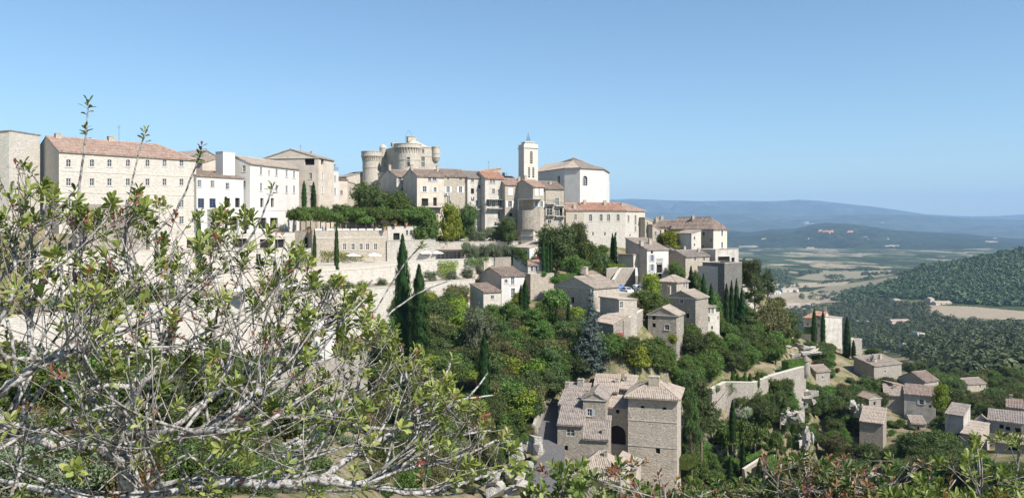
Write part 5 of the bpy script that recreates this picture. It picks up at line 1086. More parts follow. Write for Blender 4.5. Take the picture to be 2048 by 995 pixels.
def trunk_mesh(seed, h, r, mat, limbs=4, spread=1.0, base=-2.5, top=.72):
    g = random.Random(seed); m = MB(); pts = [(0, 0, base)]; x = y = 0
    for i in range(5): x += g.uniform(-.12, .12)*spread; y += g.uniform(-.12, .12)*spread; pts.append((x, y, h*top*(i+1)/5))
    m.tube(pts, [r*1.3, r*1.1, r, r*.85, r*.6, r*.3], 7)
    for k in range(limbs):
        a = g.uniform(0, 6.28); z = h*g.uniform(.2, .5); L = h*.3*g.uniform(.7, 1.2)*spread
        m.tube([(0, 0, z), (math.cos(a)*L*.5, math.sin(a)*L*.5, z+L*.5), (math.cos(a)*L, math.sin(a)*L, z+L*.95)], [r*.5, r*.35, r*.12], 5)
    return m.mesh('trunk', M[mat], True)
KIND = {}
def reg(kind, i, V, T, mat, trunk, w, h): KIND.setdefault(kind, []).append((np_mesh(kind+'_crown', V.reshape(-1, 3), 4, M[mat], T), trunk, w, h))
for i in range(4):
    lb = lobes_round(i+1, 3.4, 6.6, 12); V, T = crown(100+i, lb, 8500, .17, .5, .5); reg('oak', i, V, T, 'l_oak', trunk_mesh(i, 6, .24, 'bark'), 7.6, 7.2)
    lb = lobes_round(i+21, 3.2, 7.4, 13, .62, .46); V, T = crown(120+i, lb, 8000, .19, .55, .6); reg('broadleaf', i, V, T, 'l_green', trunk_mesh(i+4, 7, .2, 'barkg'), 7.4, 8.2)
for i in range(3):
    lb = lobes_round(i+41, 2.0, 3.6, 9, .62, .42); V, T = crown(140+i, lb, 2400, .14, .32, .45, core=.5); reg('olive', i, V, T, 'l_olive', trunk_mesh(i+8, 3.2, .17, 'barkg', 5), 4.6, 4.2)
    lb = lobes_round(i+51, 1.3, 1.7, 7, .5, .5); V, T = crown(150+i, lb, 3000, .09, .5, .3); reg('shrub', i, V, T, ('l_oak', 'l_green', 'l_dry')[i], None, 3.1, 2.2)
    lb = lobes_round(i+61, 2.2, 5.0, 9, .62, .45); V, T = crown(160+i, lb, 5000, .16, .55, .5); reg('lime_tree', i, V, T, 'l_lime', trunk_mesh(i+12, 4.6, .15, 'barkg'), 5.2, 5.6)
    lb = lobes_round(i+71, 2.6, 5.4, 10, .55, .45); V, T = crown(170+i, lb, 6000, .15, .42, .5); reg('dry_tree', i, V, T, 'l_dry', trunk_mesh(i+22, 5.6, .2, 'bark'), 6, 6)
def cypress(seed, R_, H, n, size=.22):
    g = np.random.default_rng(seed); z = (g.random(n)**.85)*H; t = z/H; prof = np.interp(t, [0, .06, .3, .6, .85, 1], [.55, .85, 1, .85, .5, .04])
    a = g.random(n)*6.283; lump = 1+.24*np.sin(a*3+z*2.1+seed)*np.sin(z*1.7+a)+.14*np.sin(z*4.3+a*2+seed*2)+.1*g.normal(size=n)*(g.random(n) < .25); rr = R_*prof*lump*(.75+.3*g.random(n))
    C = np.stack([np.cos(a)*rr, np.sin(a)*rr, z], 1); L = size*(.7+.6*g.random(n))[:, None]
    up = np.stack([np.cos(a)*.25, np.sin(a)*.25, np.ones(n)], 1)+g.normal(size=(n, 3))*.2; up /= np.linalg.norm(up, axis=1, keepdims=True); sdv = np.stack([-np.sin(a), np.cos(a), g.normal(size=n)*.3], 1)
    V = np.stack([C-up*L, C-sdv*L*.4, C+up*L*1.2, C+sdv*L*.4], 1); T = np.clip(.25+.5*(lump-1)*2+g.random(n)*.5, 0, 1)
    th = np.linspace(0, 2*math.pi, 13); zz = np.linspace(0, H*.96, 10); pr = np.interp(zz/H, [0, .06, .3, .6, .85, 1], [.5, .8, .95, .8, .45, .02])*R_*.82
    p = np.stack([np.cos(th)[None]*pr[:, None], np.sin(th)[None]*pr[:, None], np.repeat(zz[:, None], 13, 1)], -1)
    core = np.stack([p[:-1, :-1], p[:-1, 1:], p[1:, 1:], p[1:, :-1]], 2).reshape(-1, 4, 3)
    return np.concatenate([V, core]), np.concatenate([T, np.full(len(core), .1)])  # inner core gets a dark tint in place of shade
def ctrunk(): m = MB(); m.tube([(0, 0, -2), (0, 0, 1.5)], [.16, .12], 6); return m.mesh('trunk', M['bark'])
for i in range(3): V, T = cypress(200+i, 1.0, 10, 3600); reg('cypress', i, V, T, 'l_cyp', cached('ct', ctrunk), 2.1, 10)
for i in range(2):   # topiary / clipped
    V, T = cypress(210+i, .5, 4, 1400, .13); reg('clipped_cypress', i, V, T, 'l_green', cached('ct', ctrunk), 1.05, 4)
def pine(seed, H=11, R_=3.6):
    g = random.Random(seed); lb = []
    for k in range(11):
        z = H*(.5+.5*k/11); rr = R_*(1-.75*(k/11)**1.4); a = k*2.4+g.uniform(-.4, .4)
        for q in range(2): a2 = a+q*3.0+g.uniform(-.4, .4); d = rr*g.uniform(.45, .75); lb.append((math.cos(a2)*d, math.sin(a2)*d, z+g.uniform(-.3, .3), rr*.42, rr*.42, .55))
    return lb
for i in range(2):
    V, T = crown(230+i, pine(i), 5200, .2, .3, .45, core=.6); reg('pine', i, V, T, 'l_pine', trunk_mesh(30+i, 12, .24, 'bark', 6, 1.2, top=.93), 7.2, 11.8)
g_ = random.Random(3); lb = []
for k in range(16):
    z = 1.2+10*k/16; rr = 3.0*(1-k/16.5)
    for q in range(4): a = q*1.57+k*.9+g_.uniform(-.3, .3); lb.append((math.cos(a)*rr*.6, math.sin(a)*rr*.6, z-.25*rr, rr*.48+.15, rr*.48+.15, .33))
V, T = crown(240, lb, 7500, .17, .35, .4, core=.5); reg('cedar', 0, V, T, 'l_ceda', trunk_mesh(40, 12, .25, 'barkg', 2, .4, top=.95), 6.2, 11.8)
def variant(src, name, mat, i=0):
    cr, tr, w, h = KIND[src][i % len(KIND[src])]; c2 = cr.copy(); c2.name = name+'_crown'; c2.materials[0] = M[mat]; KIND.setdefault(name, []).append((c2, tr, w, h))
for i in range(3):
    lb = lobes_round(i+81, 2.9, 6.0, 12, .7, .46, .45); V, T = crown(180+i, lb, 4200, .22, .55, .5, core=.5); reg('plane_tree', i, V, T, 'l_green', trunk_mesh(i+50, 5.6, .17, 'barkg'), 6.6, 6.8)
variant('shrub', 'flower_shrub', 'l_flower'); variant('shrub', 'white_shrub', 'l_whitefl', 1); variant('shrub', 'lime_shrub', 'l_lime', 1); variant('shrub', 'olive_shrub', 'l_olive', 0); variant('shrub', 'red_shrub', 'l_red', 1)
variant('shrub', 'box_shrub', 'l_green', 0)
NAMES = {'oak': 'oak_tree', 'broadleaf': 'leafy_tree', 'olive': 'olive_tree', 'shrub': 'shrub', 'lime_tree': 'yellow_green_tree', 'dry_tree': 'dry_tree', 'cypress': 'cypress_tree', 'clipped_cypress': 'clipped_cypress', 'pine': 'pine_tree',
         'cedar': 'blue_cedar', 'plane_tree': 'plane_tree', 'flower_shrub': 'flowering_shrub', 'white_shrub': 'white_shrub', 'lime_shrub': 'yellow_shrub', 'olive_shrub': 'grey_shrub', 'red_shrub': 'red_shrub', 'box_shrub': 'box_shrub'}
def tree(kind, x, y, z, w, h, label, group=None, vi=None):
    L = KIND[kind]; cr, tr, W, H = L[(vi if vi is not None else rnd.randrange(len(L))) % len(L)]
    root = empty(NAMES[kind], (x, y, z), rnd.uniform(0, 6.28), label, 'shrub' if 'shrub' in kind else 'tree', group); root.scale = (w/W, w/W, h/H)
    link('crown', cr, root)
    if tr: link('trunk', tr, root)
    return root
def T_(kind, u, vt, vb, wpx, Y, label, group=None, vi=None):
    """tree whose outline in the photo spans vt..vb and wpx pixels, standing at distance Y"""
    z = ZV(vb, Y); zg = gz(u, Y)
    h0 = ZV(vt, Y)-z
    if zg+.2 < z: z = max(zg+.1, z-h0*.4)
    h = h0 if 'shrub' in kind else ZV(vt, Y)-z
    return tree(kind, X(u, Y), Y, z, wpx/F*Y, h, label, group, vi)
# the trees one can single out
for a in [
 ('cypress',608,362,402,11,216,'small pointed cypress against the tall beige gable, left one of two'),('cypress',627,364,402,12,218,'small pointed cypress against the tall beige gable, right one of two'),
 ('oak',745,357,425,88,236,'big silvery leafy tree below the west castle tower'),('broadleaf',800,372,440,70,228,'leafy tree with pale flowers in front of the narrow beige row house'),
 ('broadleaf',850,405,470,64,219,'dense green tree in front of the wide balcony house'),('lime_tree',905,396,470,56,228,'yellow green tree in the sunbed garden'),('oak',940,405,470,54,230,'dark round tree beside the yellow green garden tree'),
 ('oak',1017,432,478,44,228,'small round tree in front of the covered iron balcony'),
 ('oak',1113,446,545,84,216,'largest dark tree below the blue glass window house'),('oak',1157,440,520,46,226,'dark tree in front of the short arched house'),('broadleaf',1180,475,548,70,214,'green tree under the long arched window house'),
 ('broadleaf',1150,500,552,60,209,'mid green tree right of the thin cypress pair'),('oak',1200,500,545,44,213,'leafy tree beside the pink roofed pavilion'),
 ('cypress',1225,467,518,10,232,'slim cypress against the long arched stone wall, left one of a pair'),('cypress',1230,467,522,10,231,'slim cypress against the long arched stone wall, right one of a pair'),
 ('cypress',1087,480,536,8,209,'thin cypress beside the magenta bush, leftmost of three'),('cypress',1096,482,544,7,207,'thin cypress beside the magenta bush, middle of three'),('cypress',1102,484,545,7,208,'thin cypress beside the magenta bush, rightmost of three'),
 ('flower_shrub',1073,503,520,16,214,'magenta flowering bush right of the ivy house'),
 ('cypress',805,473,655,34,156,'tall dark cypress in front of the terraces, left one of the big pair'),('cypress',838,532,668,36,152,'tall dark cypress in front of the terraces, right shorter one of the big pair'),
 ('cypress',681,611,702,22,146,'cypress beside the white concrete pavilion in front of the long wall'),
 ('cypress',629,459,560,9,186,'thin cypress in front of the dark doorway corner'),('cypress',673,447,560,11,186,'thin cypress in front of the stone terrace wing'),('cypress',550,515,570,9,172,'thin cypress before the arched lower wing, right one'),('cypress',580,500,560,8,176,'thin cypress before the arched lower wing, left of the ivy'),
 ('cypress',313,455,520,9,150,'thin cypress seen through the branches below the long inn'),('cypress',397,425,500,14,160,'thin dark cypress under the low white wing'),
 ('cypress',1050,560,612,18,190,'cypress against the right corner of the white shuttered house'),('cypress',1042,570,612,12,189,'small cypress in front of the white shuttered house'),
 ('plane_tree',1112,570,625,66,184,'umbrella shaped tree in the yard of the broad gabled house'),('cedar',1182,572,700,78,166,'blue grey conical cedar in front of the shaded wall house'),
 ('cypress',1137,602,640,9,176,'tiny cypress on the left of the broad gabled house wall'),
 ('lime_tree',1305,540,600,52,205,'bright yellow green tree beside the four storey house'),('broadleaf',1290,570,640,70,192,'leafy green tree below the parked cars'),('broadleaf',1320,590,640,54,194,'dense green tree left of the grey gabled house'),('dry_tree',1270,585,640,40,190,'small loose tree above the curved garden wall'),
 ('broadleaf',1353,522,555,42,222,'round green tree between the four storey house and the L-shaped house'),
 ('lime_tree',1345,456,495,56,245,'lime green tree in front of the low wide roof'),('oak',1328,462,495,36,248,'darker tree left of the lime green tree'),('lime_tree',1314,434,452,26,275,'lime tree top showing behind the stepped stone annex'),
 ('cypress',1382,532,580,12,220,'dark cypress in front of the L-shaped stone house'),('oak',1394,535,580,22,219,'small dark tree left of the blind dark wall'),('olive',1300,473,478,10,240,'low shrub tree on the stepped annex terrace'),
 ('cypress',1407,548,610,14,208,'cypress left foot of the blind dark wall, left one of two'),('cypress',1422,568,625,15,206,'cypress at the foot of the blind dark wall, right one of two'),('broadleaf',1415,570,630,60,210,'green tree mass at the foot of the blind dark wall'),
 ('cypress',1453,568,640,14,215,'leftmost of the tight cypress cluster on the ridge'),('cypress',1463,562,642,13,216,'second of the tight cypress cluster on the ridge'),('cypress',1473,558,640,14,217,'tallest of the tight cypress cluster on the ridge'),('cypress',1484,575,640,13,216,'fourth of the tight cypress cluster on the ridge'),('cypress',1481,520,560,9,240,'lone cypress above the cluster at the hill edge'),
 ('oak',1500,515,570,50,245,'round tree behind the terrace ruins at the hill edge'),('pine',1510,545,640,44,235,'slender pine above the white villa'),('pine',1535,530,600,34,250,'pine on the skyline at the right end of the hill'),
 ('dry_tree',1545,590,700,84,228,'large brownish bushy tree on the right slope'),('oak',1565,610,700,70,235,'dark bushy tree on the far right slope'),('pine',1490,600,700,70,218,'spreading pine below the cypress cluster'),
 ('cypress',1628,617,668,12,286,'cypress in front of the pink roofed house, left one of two'),('cypress',1646,621,672,11,285,'cypress in front of the pink roofed house, right one of two'),('cypress',1694,634,700,15,282,'single tall cypress right of the blank pale wall'),('cypress',1707,680,706,9,280,'short cypress in front of the ruined wall block'),
 ('pine',1402,752,880,78,162,'tall pine with bare trunks beside the tower house'),('pine',1384,770,905,40,158,'thinner pine right against the tower house wall'),
 ('olive',955,600,690,78,172,'silver green tree high in the hillside wood'),('olive',900,815,900,86,120,'silver grey bushy tree low in the ravine'),('cypress',968,670,780,28,150,'dark columnar tree in the middle of the wood'),
 ('cypress',1102,610,668,13,178,'cypress at the white garden wall, left one of two'),('cypress',1112,620,672,12,177,'cypress at the white garden wall, right one of two'),
 ('cypress',1465,800,860,15,170,'narrow green column tree at the foot of the bastion wall'),('cypress',1486,880,942,14,170,'narrow column tree in the lower formal garden'),('cypress',1519,915,985,17,165,'thick column tree by the stepped hedges'),('cypress',1460,912,950,13,166,'short column tree near the low white wall'),
 ('plane_tree',1455,835,930,60,174,'umbrella tree in the lower garden, leftmost of four'),('plane_tree',1482,825,925,56,176,'umbrella tree in the lower garden, second of four'),('plane_tree',1510,808,905,66,180,'umbrella tree in the lower garden, third of four'),('plane_tree',1553,855,905,36,178,'round clipped tree in the lower garden beside the hedge block'),
 ('plane_tree',1585,860,905,36,178,'round clipped tree at the right end of the lower garden'),('oak',1520,785,830,70,180,'dark evergreen below the long bastion wall'),('oak',1560,778,820,50,184,'dark evergreen under the middle of the bastion wall'),
 ('white_shrub',1563,728,755,32,208,'white flowering shrub spilling over the bastion wall'),('white_shrub',1434,760,778,18,180,'small white flowering shrub on the left bastion corner'),('white_shrub',1490,800,828,34,178,'white blossoms below the bastion wall'),('white_shrub',1403,862,905,26,172,'white flowering bush under the tall pine'),
 ('lime_shrub',1345,655,680,28,180,'bright yellow bush at the foot of the square rubble house'),('flower_shrub',1237,655,672,26,170,'pink flowering bush in front of the shaded wall house'),
 ('lime_tree',1880,760,812,40,232,'vivid green tree right of the tall stone house'),('oak',1905,775,830,50,240,'dark tree beside the black ridged barn'),
 ]: T_(*a)
# clipped cones on the bastion terrace
for i, u_ in enumerate((1466,1475,1490,1500,1515,1523)): T_('clipped_cypress', u_, 742+(i % 2)*4, 766, 11, 187.5+(i % 2)*2, ('first', 'second', 'third', 'fourth', 'fifth', 'sixth')[i]+' clipped green cone from the left on the bastion terrace', 'clipped cones on the bastion terrace')
# woods: jittered points on the slopes seen in the photo, each tree an object
def inpoly(u, v, pts):
    c = False; j = len(pts)-1
    for i in range(len(pts)):
        if (pts[i][1] > v) != (pts[j][1] > v) and u < (pts[j][0]-pts[i][0])*(v-pts[i][1])/(pts[j][1]-pts[i][1])+pts[i][0]: c = not c
        j = i
    return c
footprints = []
for o in list(COL.objects):
    if o.parent is None and o.get('category') and o.type == 'EMPTY' and any(c.name.startswith('roof') for c in o.children):
        bb = [c for c in o.children if c.name.startswith('wall')]
        if bb:
            mw = Matrix.Translation(o.location) @ Matrix.Rotation(o.rotation_euler.z, 4, 'Z'); cs_ = [mw @ Vector(c) for c in bb[0].bound_box]
            inv = mw.inverted(); b_ = [Vector(c) for c in bb[0].bound_box]; footprints.append((inv, min(c.x for c in b_), max(c.x for c in b_), min(c.y for c in b_), max(c.y for c in b_)))
def blocked(x, y, r):
    for inv, x0, x1, y0, y1 in footprints:
        p = inv @ Vector((x, y, 0))
        if x0-r < p.x < x1+r and y0-r < p.y < y1+r: return True
    return False
LAB = {'oak': 'dark green bushy tree', 'broadleaf': 'mid green leafy tree', 'dry_tree': 'olive brown loose tree', 'lime_tree': 'yellow green tree', 'olive': 'silvery grey olive tree', 'shrub': 'low dense shrub', 'pine': 'wide pine', 'cypress': 'dark cypress', 'olive_shrub': 'low grey shrub', 'box_shrub': 'clipped box shrub', 'red_shrub': 'reddish sumac shrub', 'white_shrub': 'white flowering shrub', 'lime_shrub': 'yellowish shrub', 'plane_tree': 'umbrella crowned tree'}
KEEP = [(1786,1812,762,788,247),(1958,1980,838,880,198),(2012,2046,800,832,211),(1822,1852,838,864,224),(1738,1762,786,814,231),(1632,1660,735,760,249),(619,672,618,642,149),(840,1050,500,567,200),(1746,1805,712,750,262),(1812,1876,738,815,250),(1768,1870,765,828,240),(1718,1788,816,885,212),(1890,1926,805,850,205),(1920,1956,843,890,190),(1975,2040,812,910,195),(1607,1685,620,682,295),(1690,1728,740,752,270),
 (1575,1620,684,706,235),(1430,1612,742,806,183),(1480,1560,905,975,160),(1111,1187,560,602,184),(1192,1250,592,660,172),(1296,1362,610,668,183),(1334,1403,580,640,197),(1403,1437,602,662,203),(966,1050,548,600,192),(1256,1364,760,925,147),
 (1112,1256,748,960,135),(1933,1971,756,774,300),(1405,1468,526,580,223),(1075,1112,800,940,150),(1747,1775,952,985,180),(1700,1724,680,698,290),(1294,1337,500,566,221),(1250,1290,625,655,175),(1225,1295,566,586,200),(1061,1108,550,585,203)]
LM = [(60,960,'the bottom left corner'),(250,960,'the forked trunk of the bush'),(420,975,'the thick bottom branch'),(600,900,'the pale boulder in the ravine'),(760,960,'the low bush branches'),(880,960,'the bare bank'),(1000,950,'the white outcrop'),(560,820,'the outcrop behind the branches'),(150,880,'the crossing white limbs'),(380,880,'the stepped pale wall'),(300,780,'the pale retaining wall foot'),(120,780,'the leftmost retaining wall'),(480,780,'the stepped wall end'),(760,720,'the ravine top'),(1470,870,'the umbrella trees'),(1420,720,'the slope over the bastion'),(1300,720,'the wood behind the tower house'),(1150,590,'the broad gabled house'),(1225,630,'the blind shaded wall house'),(1325,640,'the square rubble house'),(1365,610,'the grey gabled house'),(1420,635,'the many windowed house'),(1310,850,'the tower house'),(1160,850,'the farmhouse group'),(1025,575,'the white shuttered house'),
 (838,600,'the big cypress pair'),(968,720,'the dark columnar tree'),(955,640,'the tall silver tree'),(1185,630,'the blue cedar'),(1092,830,'the narrow street'),(1430,560,'the blind dark wall'),(1530,770,'the bastion wall'),(1600,695,'the white crag'),(1650,650,'the blank pale wall'),
 (1694,665,'the single tall cypress'),(1775,735,'the low tiled cottage'),(1850,780,'the tall stone house'),(1830,810,'the grey shuttered house'),(1745,850,'the dark barn'),(1908,830,'the black ridged barn'),(1940,870,'the small sandy roofed house'),(2010,870,'the building with square openings'),(1610,885,'the tall white rock'),
 (1660,850,'the orange earth slope'),(1950,765,'the lone pale roofed house'),(1540,640,'the brownish bushy tree'),(1468,600,'the tight cypress cluster'),(900,860,'the silver grey bushy tree'),(640,690,'the long retaining wall'),(1545,930,'the clipped hedge strips'),(1402,820,'the tall pine'),(1237,660,'the pink flowering bush'),(1345,668,'the yellow bush'),(2000,960,'the bottom right corner bushes'),(1100,500,'the thin cypress trio'),(720,430,'the dining terrace')]
def where(u, v):
    d, q = min((math.hypot(u-a, (v-b)*1.3), (a, b, n)) for a, b, n in LM); a, b, n = q
    if d < 14: return 'right beside '+n
    far = 'just ' if d < 38 else 'well ' if d > 75 else ''
    return far+('left of ' if u < a else 'right of ')+n if abs(u-a) > abs(v-b)*1.3 else far+('above ' if v < b else 'below ')+n
USED = {}
def wood(zone, pts, step, kinds, hr=(5, 8), ymin=20, ymax=900, vstep=None, seed=1, clear=1.2, lift=0.0):
    g = random.Random(seed); u0, u1 = min(p[0] for p in pts), max(p[0] for p in pts); v0, v1 = min(p[1] for p in pts), max(p[1] for p in pts); n = 0
    ks = [k for k, w in kinds for _ in range(w)]; v = v0; vs = vstep or step*.62; odd = 0
    while v <= v1:
        u = u0+(odd % 2)*step*.5; odd += 1
        while u <= u1:
            uu, vv = u+g.uniform(-.38, .38)*step, v+g.uniform(-.4, .4)*vs; u += step
            if not inpoly(uu, vv, pts): continue
            h_ = hit(uu, vv, ymin)
            if not h_ or h_[1] > ymax: continue
            k = g.choice(ks); h = g.uniform(*hr)*(.45 if 'shrub' in k else .7 if k == 'olive' else 1.25 if k == 'cypress' else 1); W, H = KIND[k][0][2], KIND[k][0][3]
            w = h*W/H*g.uniform(.85, 1.2)
            if blocked(h_[0], h_[1], w*.28*clear): continue
            hw = w*.42/h_[1]*F; tp = V0-F*(h_[2]+h*.9)/h_[1]; bt = V0-F*h_[2]/h_[1]; px = U0+F*h_[0]/h_[1]
            if any(px+hw > a and px-hw < b and tp < d and bt > c and h_[1] < yk for a, b, c, d, yk in KEEP): continue
            mid = hr[0]+(hr[1]-hr[0])*.33, hr[0]+(hr[1]-hr[0])*.67; hh = h/(.45 if 'shrub' in k else .7 if k == 'olive' else 1.25 if k == 'cypress' else 1)
            lab = ('small ' if hh < mid[0] else 'large ' if hh > mid[1] else '')+LAB[k]+' '+where(px, (tp+bt)/2)
            if lab in USED:
                a, b = USED[lab]; alt = lab+(', to the right' if px > a+4 else ', to the left' if px < a-4 else ', behind')
                lab = alt if len(alt.split()) < 17 else lab
            USED.setdefault(lab, (px, bt)); tree(k, h_[0], h_[1], h_[2]-.15+lift, w, h, lab, LAB[k]+' '+zone); n += 1
        v += vs
    return n
NW = {}
NW['a'] = wood('in the hillside wood between the terraces and the farmhouses', [(862,612),(950,606),(1060,612),(1110,640),(1190,680),(1200,740),(1130,770),(1075,840),(1060,880),(950,900),(800,900),(760,700),(800,655)], 27, [('oak',5),('broadleaf',4),('dry_tree',3),('lime_tree',1),('olive',1)], (5, 8.5), 60, 230, 15, 3)
NW['b'] = wood('in the wood behind the farmhouse roofs', [(1200,690),(1290,680),(1400,680),(1440,640),(1560,690),(1600,720),(1540,745),(1430,760),(1400,800),(1340,770),(1240,755),(1200,745),(1120,770)], 26, [('broadleaf',6),('oak',3),('lime_tree',1),('plane_tree',2)], (4.5, 7), 150, 260, 13, 4)
NW['c'] = wood('on the planted terraces of the upper hill', [(1065,500),(1240,520),(1240,560),(1180,560),(1110,548)], 22, [('broadleaf',3),('olive',2),('shrub',3),('oak',1)], (3.5, 5.5), 195, 260, 14, 5)
NW['d'] = wood('on the right flank of the village', [(1420,590),(1480,640),(1560,620),(1590,700),(1540,700),(1440,690),(1400,640)], 26, [('oak',3),('dry_tree',3),('pine',1),('broadleaf',3)], (4.5, 7), 180, 320, 18, 6)
NW['e'] = wood('in the shady wood below the right hand cottages', [(1600,690),(1700,700),(1760,760),(1880,840),(1960,930),(2048,960),(2048,1000),(1700,1000),(1640,860),(1620,780)], 26, [('oak',6),('broadleaf',2),('dry_tree',1)], (5, 8.5), 140, 420, 16, 7)
NW['f'] = wood('on the right slope above the cottages', [(1600,650),(1700,690),(1860,720),(2048,760),(2048,900),(1900,830),(1800,740),(1640,720)], 20, [('oak',6),('broadleaf',3),('dry_tree',2)], (5, 8), 200, 520, 10, 8)
NW['g'] = wood('in the rows of garden trees under the bastion', [(1395,840),(1450,850),(1600,840),(1620,990),(1380,990)], 21, [('box_shrub',4),('shrub',4),('broadleaf',1)], (3, 5), 140, 230, 11, 9)
NW['h'] = wood('on the steep ravine side under the tower house', [(1270,900),(1400,920),(1600,960),(1600,1000),(1240,1000)], 30, [('broadleaf',4),('oak',2),('shrub',2)], (4, 6), 80, 200, 20, 10, clear=2)
NW['n'] = wood('on the slope between the tower house and the bastion', [(1366,740),(1450,765),(1450,860),(1400,900),(1368,900)], 24, [('broadleaf',4),('oak',4),('shrub',2)], (4, 6.5), 150, 240, 14, 31)
NW['o'] = wood('on the slope below the bastion wall', [(1450,800),(1640,790),(1640,900),(1450,850)], 22, [('broadleaf',4),('oak',4),('shrub',3)], (3.5, 6), 150, 240, 13, 32)
NW['p'] = wood('close in front of the right hand cottages', [(1700,750),(1760,740),(1880,830),(1990,840),(2048,900),(2048,960),(1900,920),(1780,860),(1700,830)], 22, [('oak',5),('broadleaf',2)], (4, 6), 150, 300, 13, 33, clear=.6)
NW['r'] = wood('between the right hand cottages', [(1600,640),(1700,690),(1800,750),(1900,770),(2048,800),(2048,940),(1900,930),(1780,900),(1700,860),(1600,720)], 22, [('shrub',5),('olive_shrub',1),('box_shrub',2)], (3.5, 6.5), 150, 420, 12, 43, clear=.5)
NW['q'] = wood('around the blank pale walled house', [(1545,630),(1610,668),(1690,690),(1760,700),(1760,740),(1640,740),(1590,700)], 20, [('oak',4),('broadleaf',3),('dry_tree',1)], (4, 6), 220, 420, 10, 41)
NW['i'] = wood('in the dining terrace grove', [(590,420),(720,400),(840,415),(845,452),(590,450)], 22, [('broadleaf',3),('oak',2)], (3.6, 4.4), 205, 262, 12, 11)
for i_ in range(9): T_('olive', 932+i_*13, 478+(i_ % 3)*2, 512, 30, 218.5-(i_ % 2)*.8, ('first', 'second', 'third', 'fourth', 'fifth', 'sixth', 'seventh', 'eighth', 'ninth')[i_]+' silvery olive from the left before the glazed pavilion', 'olives in the row before the glazed pavilion')
NW['j'] = wood('in the olive rows over the pavilion', [(930,482),(1030,478),(1040,490),(930,494)], 17, [('olive',1)], (5.5, 6.4), 200, 262, 7, 12)
for k_, mt_ in (('near_green', 'l_oak'), ('near_olive', 'l_olive'), ('near_red', 'l_red'), ('near_dry', 'l_dry')):
    for i in range(2):
        lb = lobes_round(i+90, .75, 1.0, 9, .5, .45, .12); V, T = crown(190+i, lb, 5200, .034, .42, .16, core=0, fill=.5); reg(k_+'_shrub', i, V, T, mt_, trunk_mesh(i+70, .9, .02, 'twigs_' if False else 'barkg', 7, .6, base=-.3), 1.8, 1.15)
    NAMES[k_+'_shrub'] = 'bank_shrub'
LAB.update({'near_green_shrub': 'dark green shrub', 'near_olive_shrub': 'grey green shrub', 'near_red_shrub': 'red leaved low shrub', 'near_dry_shrub': 'dry brownish shrub'})
NW['k'] = wood('on the bank below the lichened bush', [(0,850),(400,830),(900,900),(1060,920),(1080,995),(0,995)], 44, [('near_green_shrub',4),('near_olive_shrub',4),('near_red_shrub',2),('near_dry_shrub',2)], (1.4, 2.8), 6, 60, 17, 13)
NW['k2'] = wood('on the far bank of the ravine', [(0,790),(400,780),(900,850),(1060,880),(1080,995),(740,995),(700,900),(0,870)], 32, [('shrub',3),('olive_shrub',3),('dry_tree',2),('broadleaf',2),('oak',2)], (3.2, 5.4), 50, 150, 16, 23)
NW['l'] = wood('below the long retaining wall', [(0,760),(300,740),(560,740),(760,700),(800,760),(760,860),(0,840)], 44, [('broadleaf',2),('dry_tree',2),('oak',2),('olive',1),('shrub',1)], (3.5, 6.5), 50, 200, 22, 14)
NW['m'] = wood('on the rocky lip above the street', [(1010,880),(1075,820),(1080,995),(1000,995)], 20, [('shrub',2),('olive_shrub',1),('dry_tree',1)], (2, 3.6), 60, 180, 16, 15)
# olives and shrubs on the terraces
for i, (u_, vt, vb, w_, Y_) in enumerate([(722,555,585,36,181),(760,550,578,36,186),(800,556,575,30,190),(860,535,565,40,200),(905,535,565,38,203),(935,530,560,44,206),(700,560,590,30,176),(610,570,592,34,163),(560,572,600,40,158),(960,520,545,26,211)]):
    T_('olive', u_, vt, vb, w_, Y_, 'silvery olive tree planted '+where(u_, vb), 'olive trees along the retaining walls')
for i, (u_, vt, vb, w_, Y_) in enumerate([(885,466,482,30,232),(915,462,482,26,233),(865,440,482,30,236),(1060,500,520,24,214),(980,505,520,20,219),(1085,535,548,18,205),(1115,538,560,40,201),(1150,545,562,40,200),(640,560,590,40,172),(680,545,570,50,182),(830,485,500,22,214)]):
    T_('box_shrub', u_, vt, vb, w_, Y_, 'rounded green shrub planted '+where(u_, vb), 'rounded shrubs on the inn terraces')
# ivy and hedges
def ivy(label, quadpts, mat='l_ivy', n=900, size=.16, depth=.25, name='ivy', cat='ivy'):
    """leaves over a wall patch; quadpts = (u, v, Y) outline"""
    g = np.random.default_rng(len(label)); q = [P(*p) for p in quadpts]; c = q[0].copy(); us = [p[0] for p in quadpts]; vs = [p[1] for p in quadpts]
    e = q[1]-q[0]; C = []; A = q[0]; 
    nrm = (q[1]-q[0]).cross(q[2]-q[0]).normalized(); nrm = nrm if nrm.y < 0 else -nrm; pp = [(p[0], p[1]) for p in quadpts]
    while len(C) < n:
        u, v = g.uniform(min(us), max(us)), g.uniform(min(vs), max(vs))
        if not inpoly(u+g.normal()*1.0, v+g.normal()*1.0, pp): continue
        d = Vector((X(u, 1), 1, ZV(v, 1))); t = nrm.dot(A)/nrm.dot(d); C.append(d*t-nrm*0+nrm*(depth*g.random()*1.6+.05)-Vector(c))
    C = np.array([tuple(x) for x in C]); V = leaf_quads(g, C, size, .7, np.tile(np.array(nrm), (n, 1)), .5)
    b = MB(); b_ = [p-c+nrm*.06 for p in q]; b.face(b_)
    o = link(name, np_mesh(name, V.reshape(-1, 3), 4, M[mat], g.random(n)), None, c); tag(o, label, cat); return o
ivy('bright ivy covering the left half of the ivy house', [(1025,490,216.6),(1046,495,213.6),(1059,515,212.5),(1055,536,212.8),(1030,537,216),(1022,520,217)], n=1500)
ivy('round patch of yellow green creeper on the second retaining wall', [(876,520,207.2),(915,520,210.6),(916,532,210.7),(905,552,209.8),(888,557,208.3),(876,540,207.2)], 'l_lime', 1300, .15, .4, 'creeper', 'creeper')
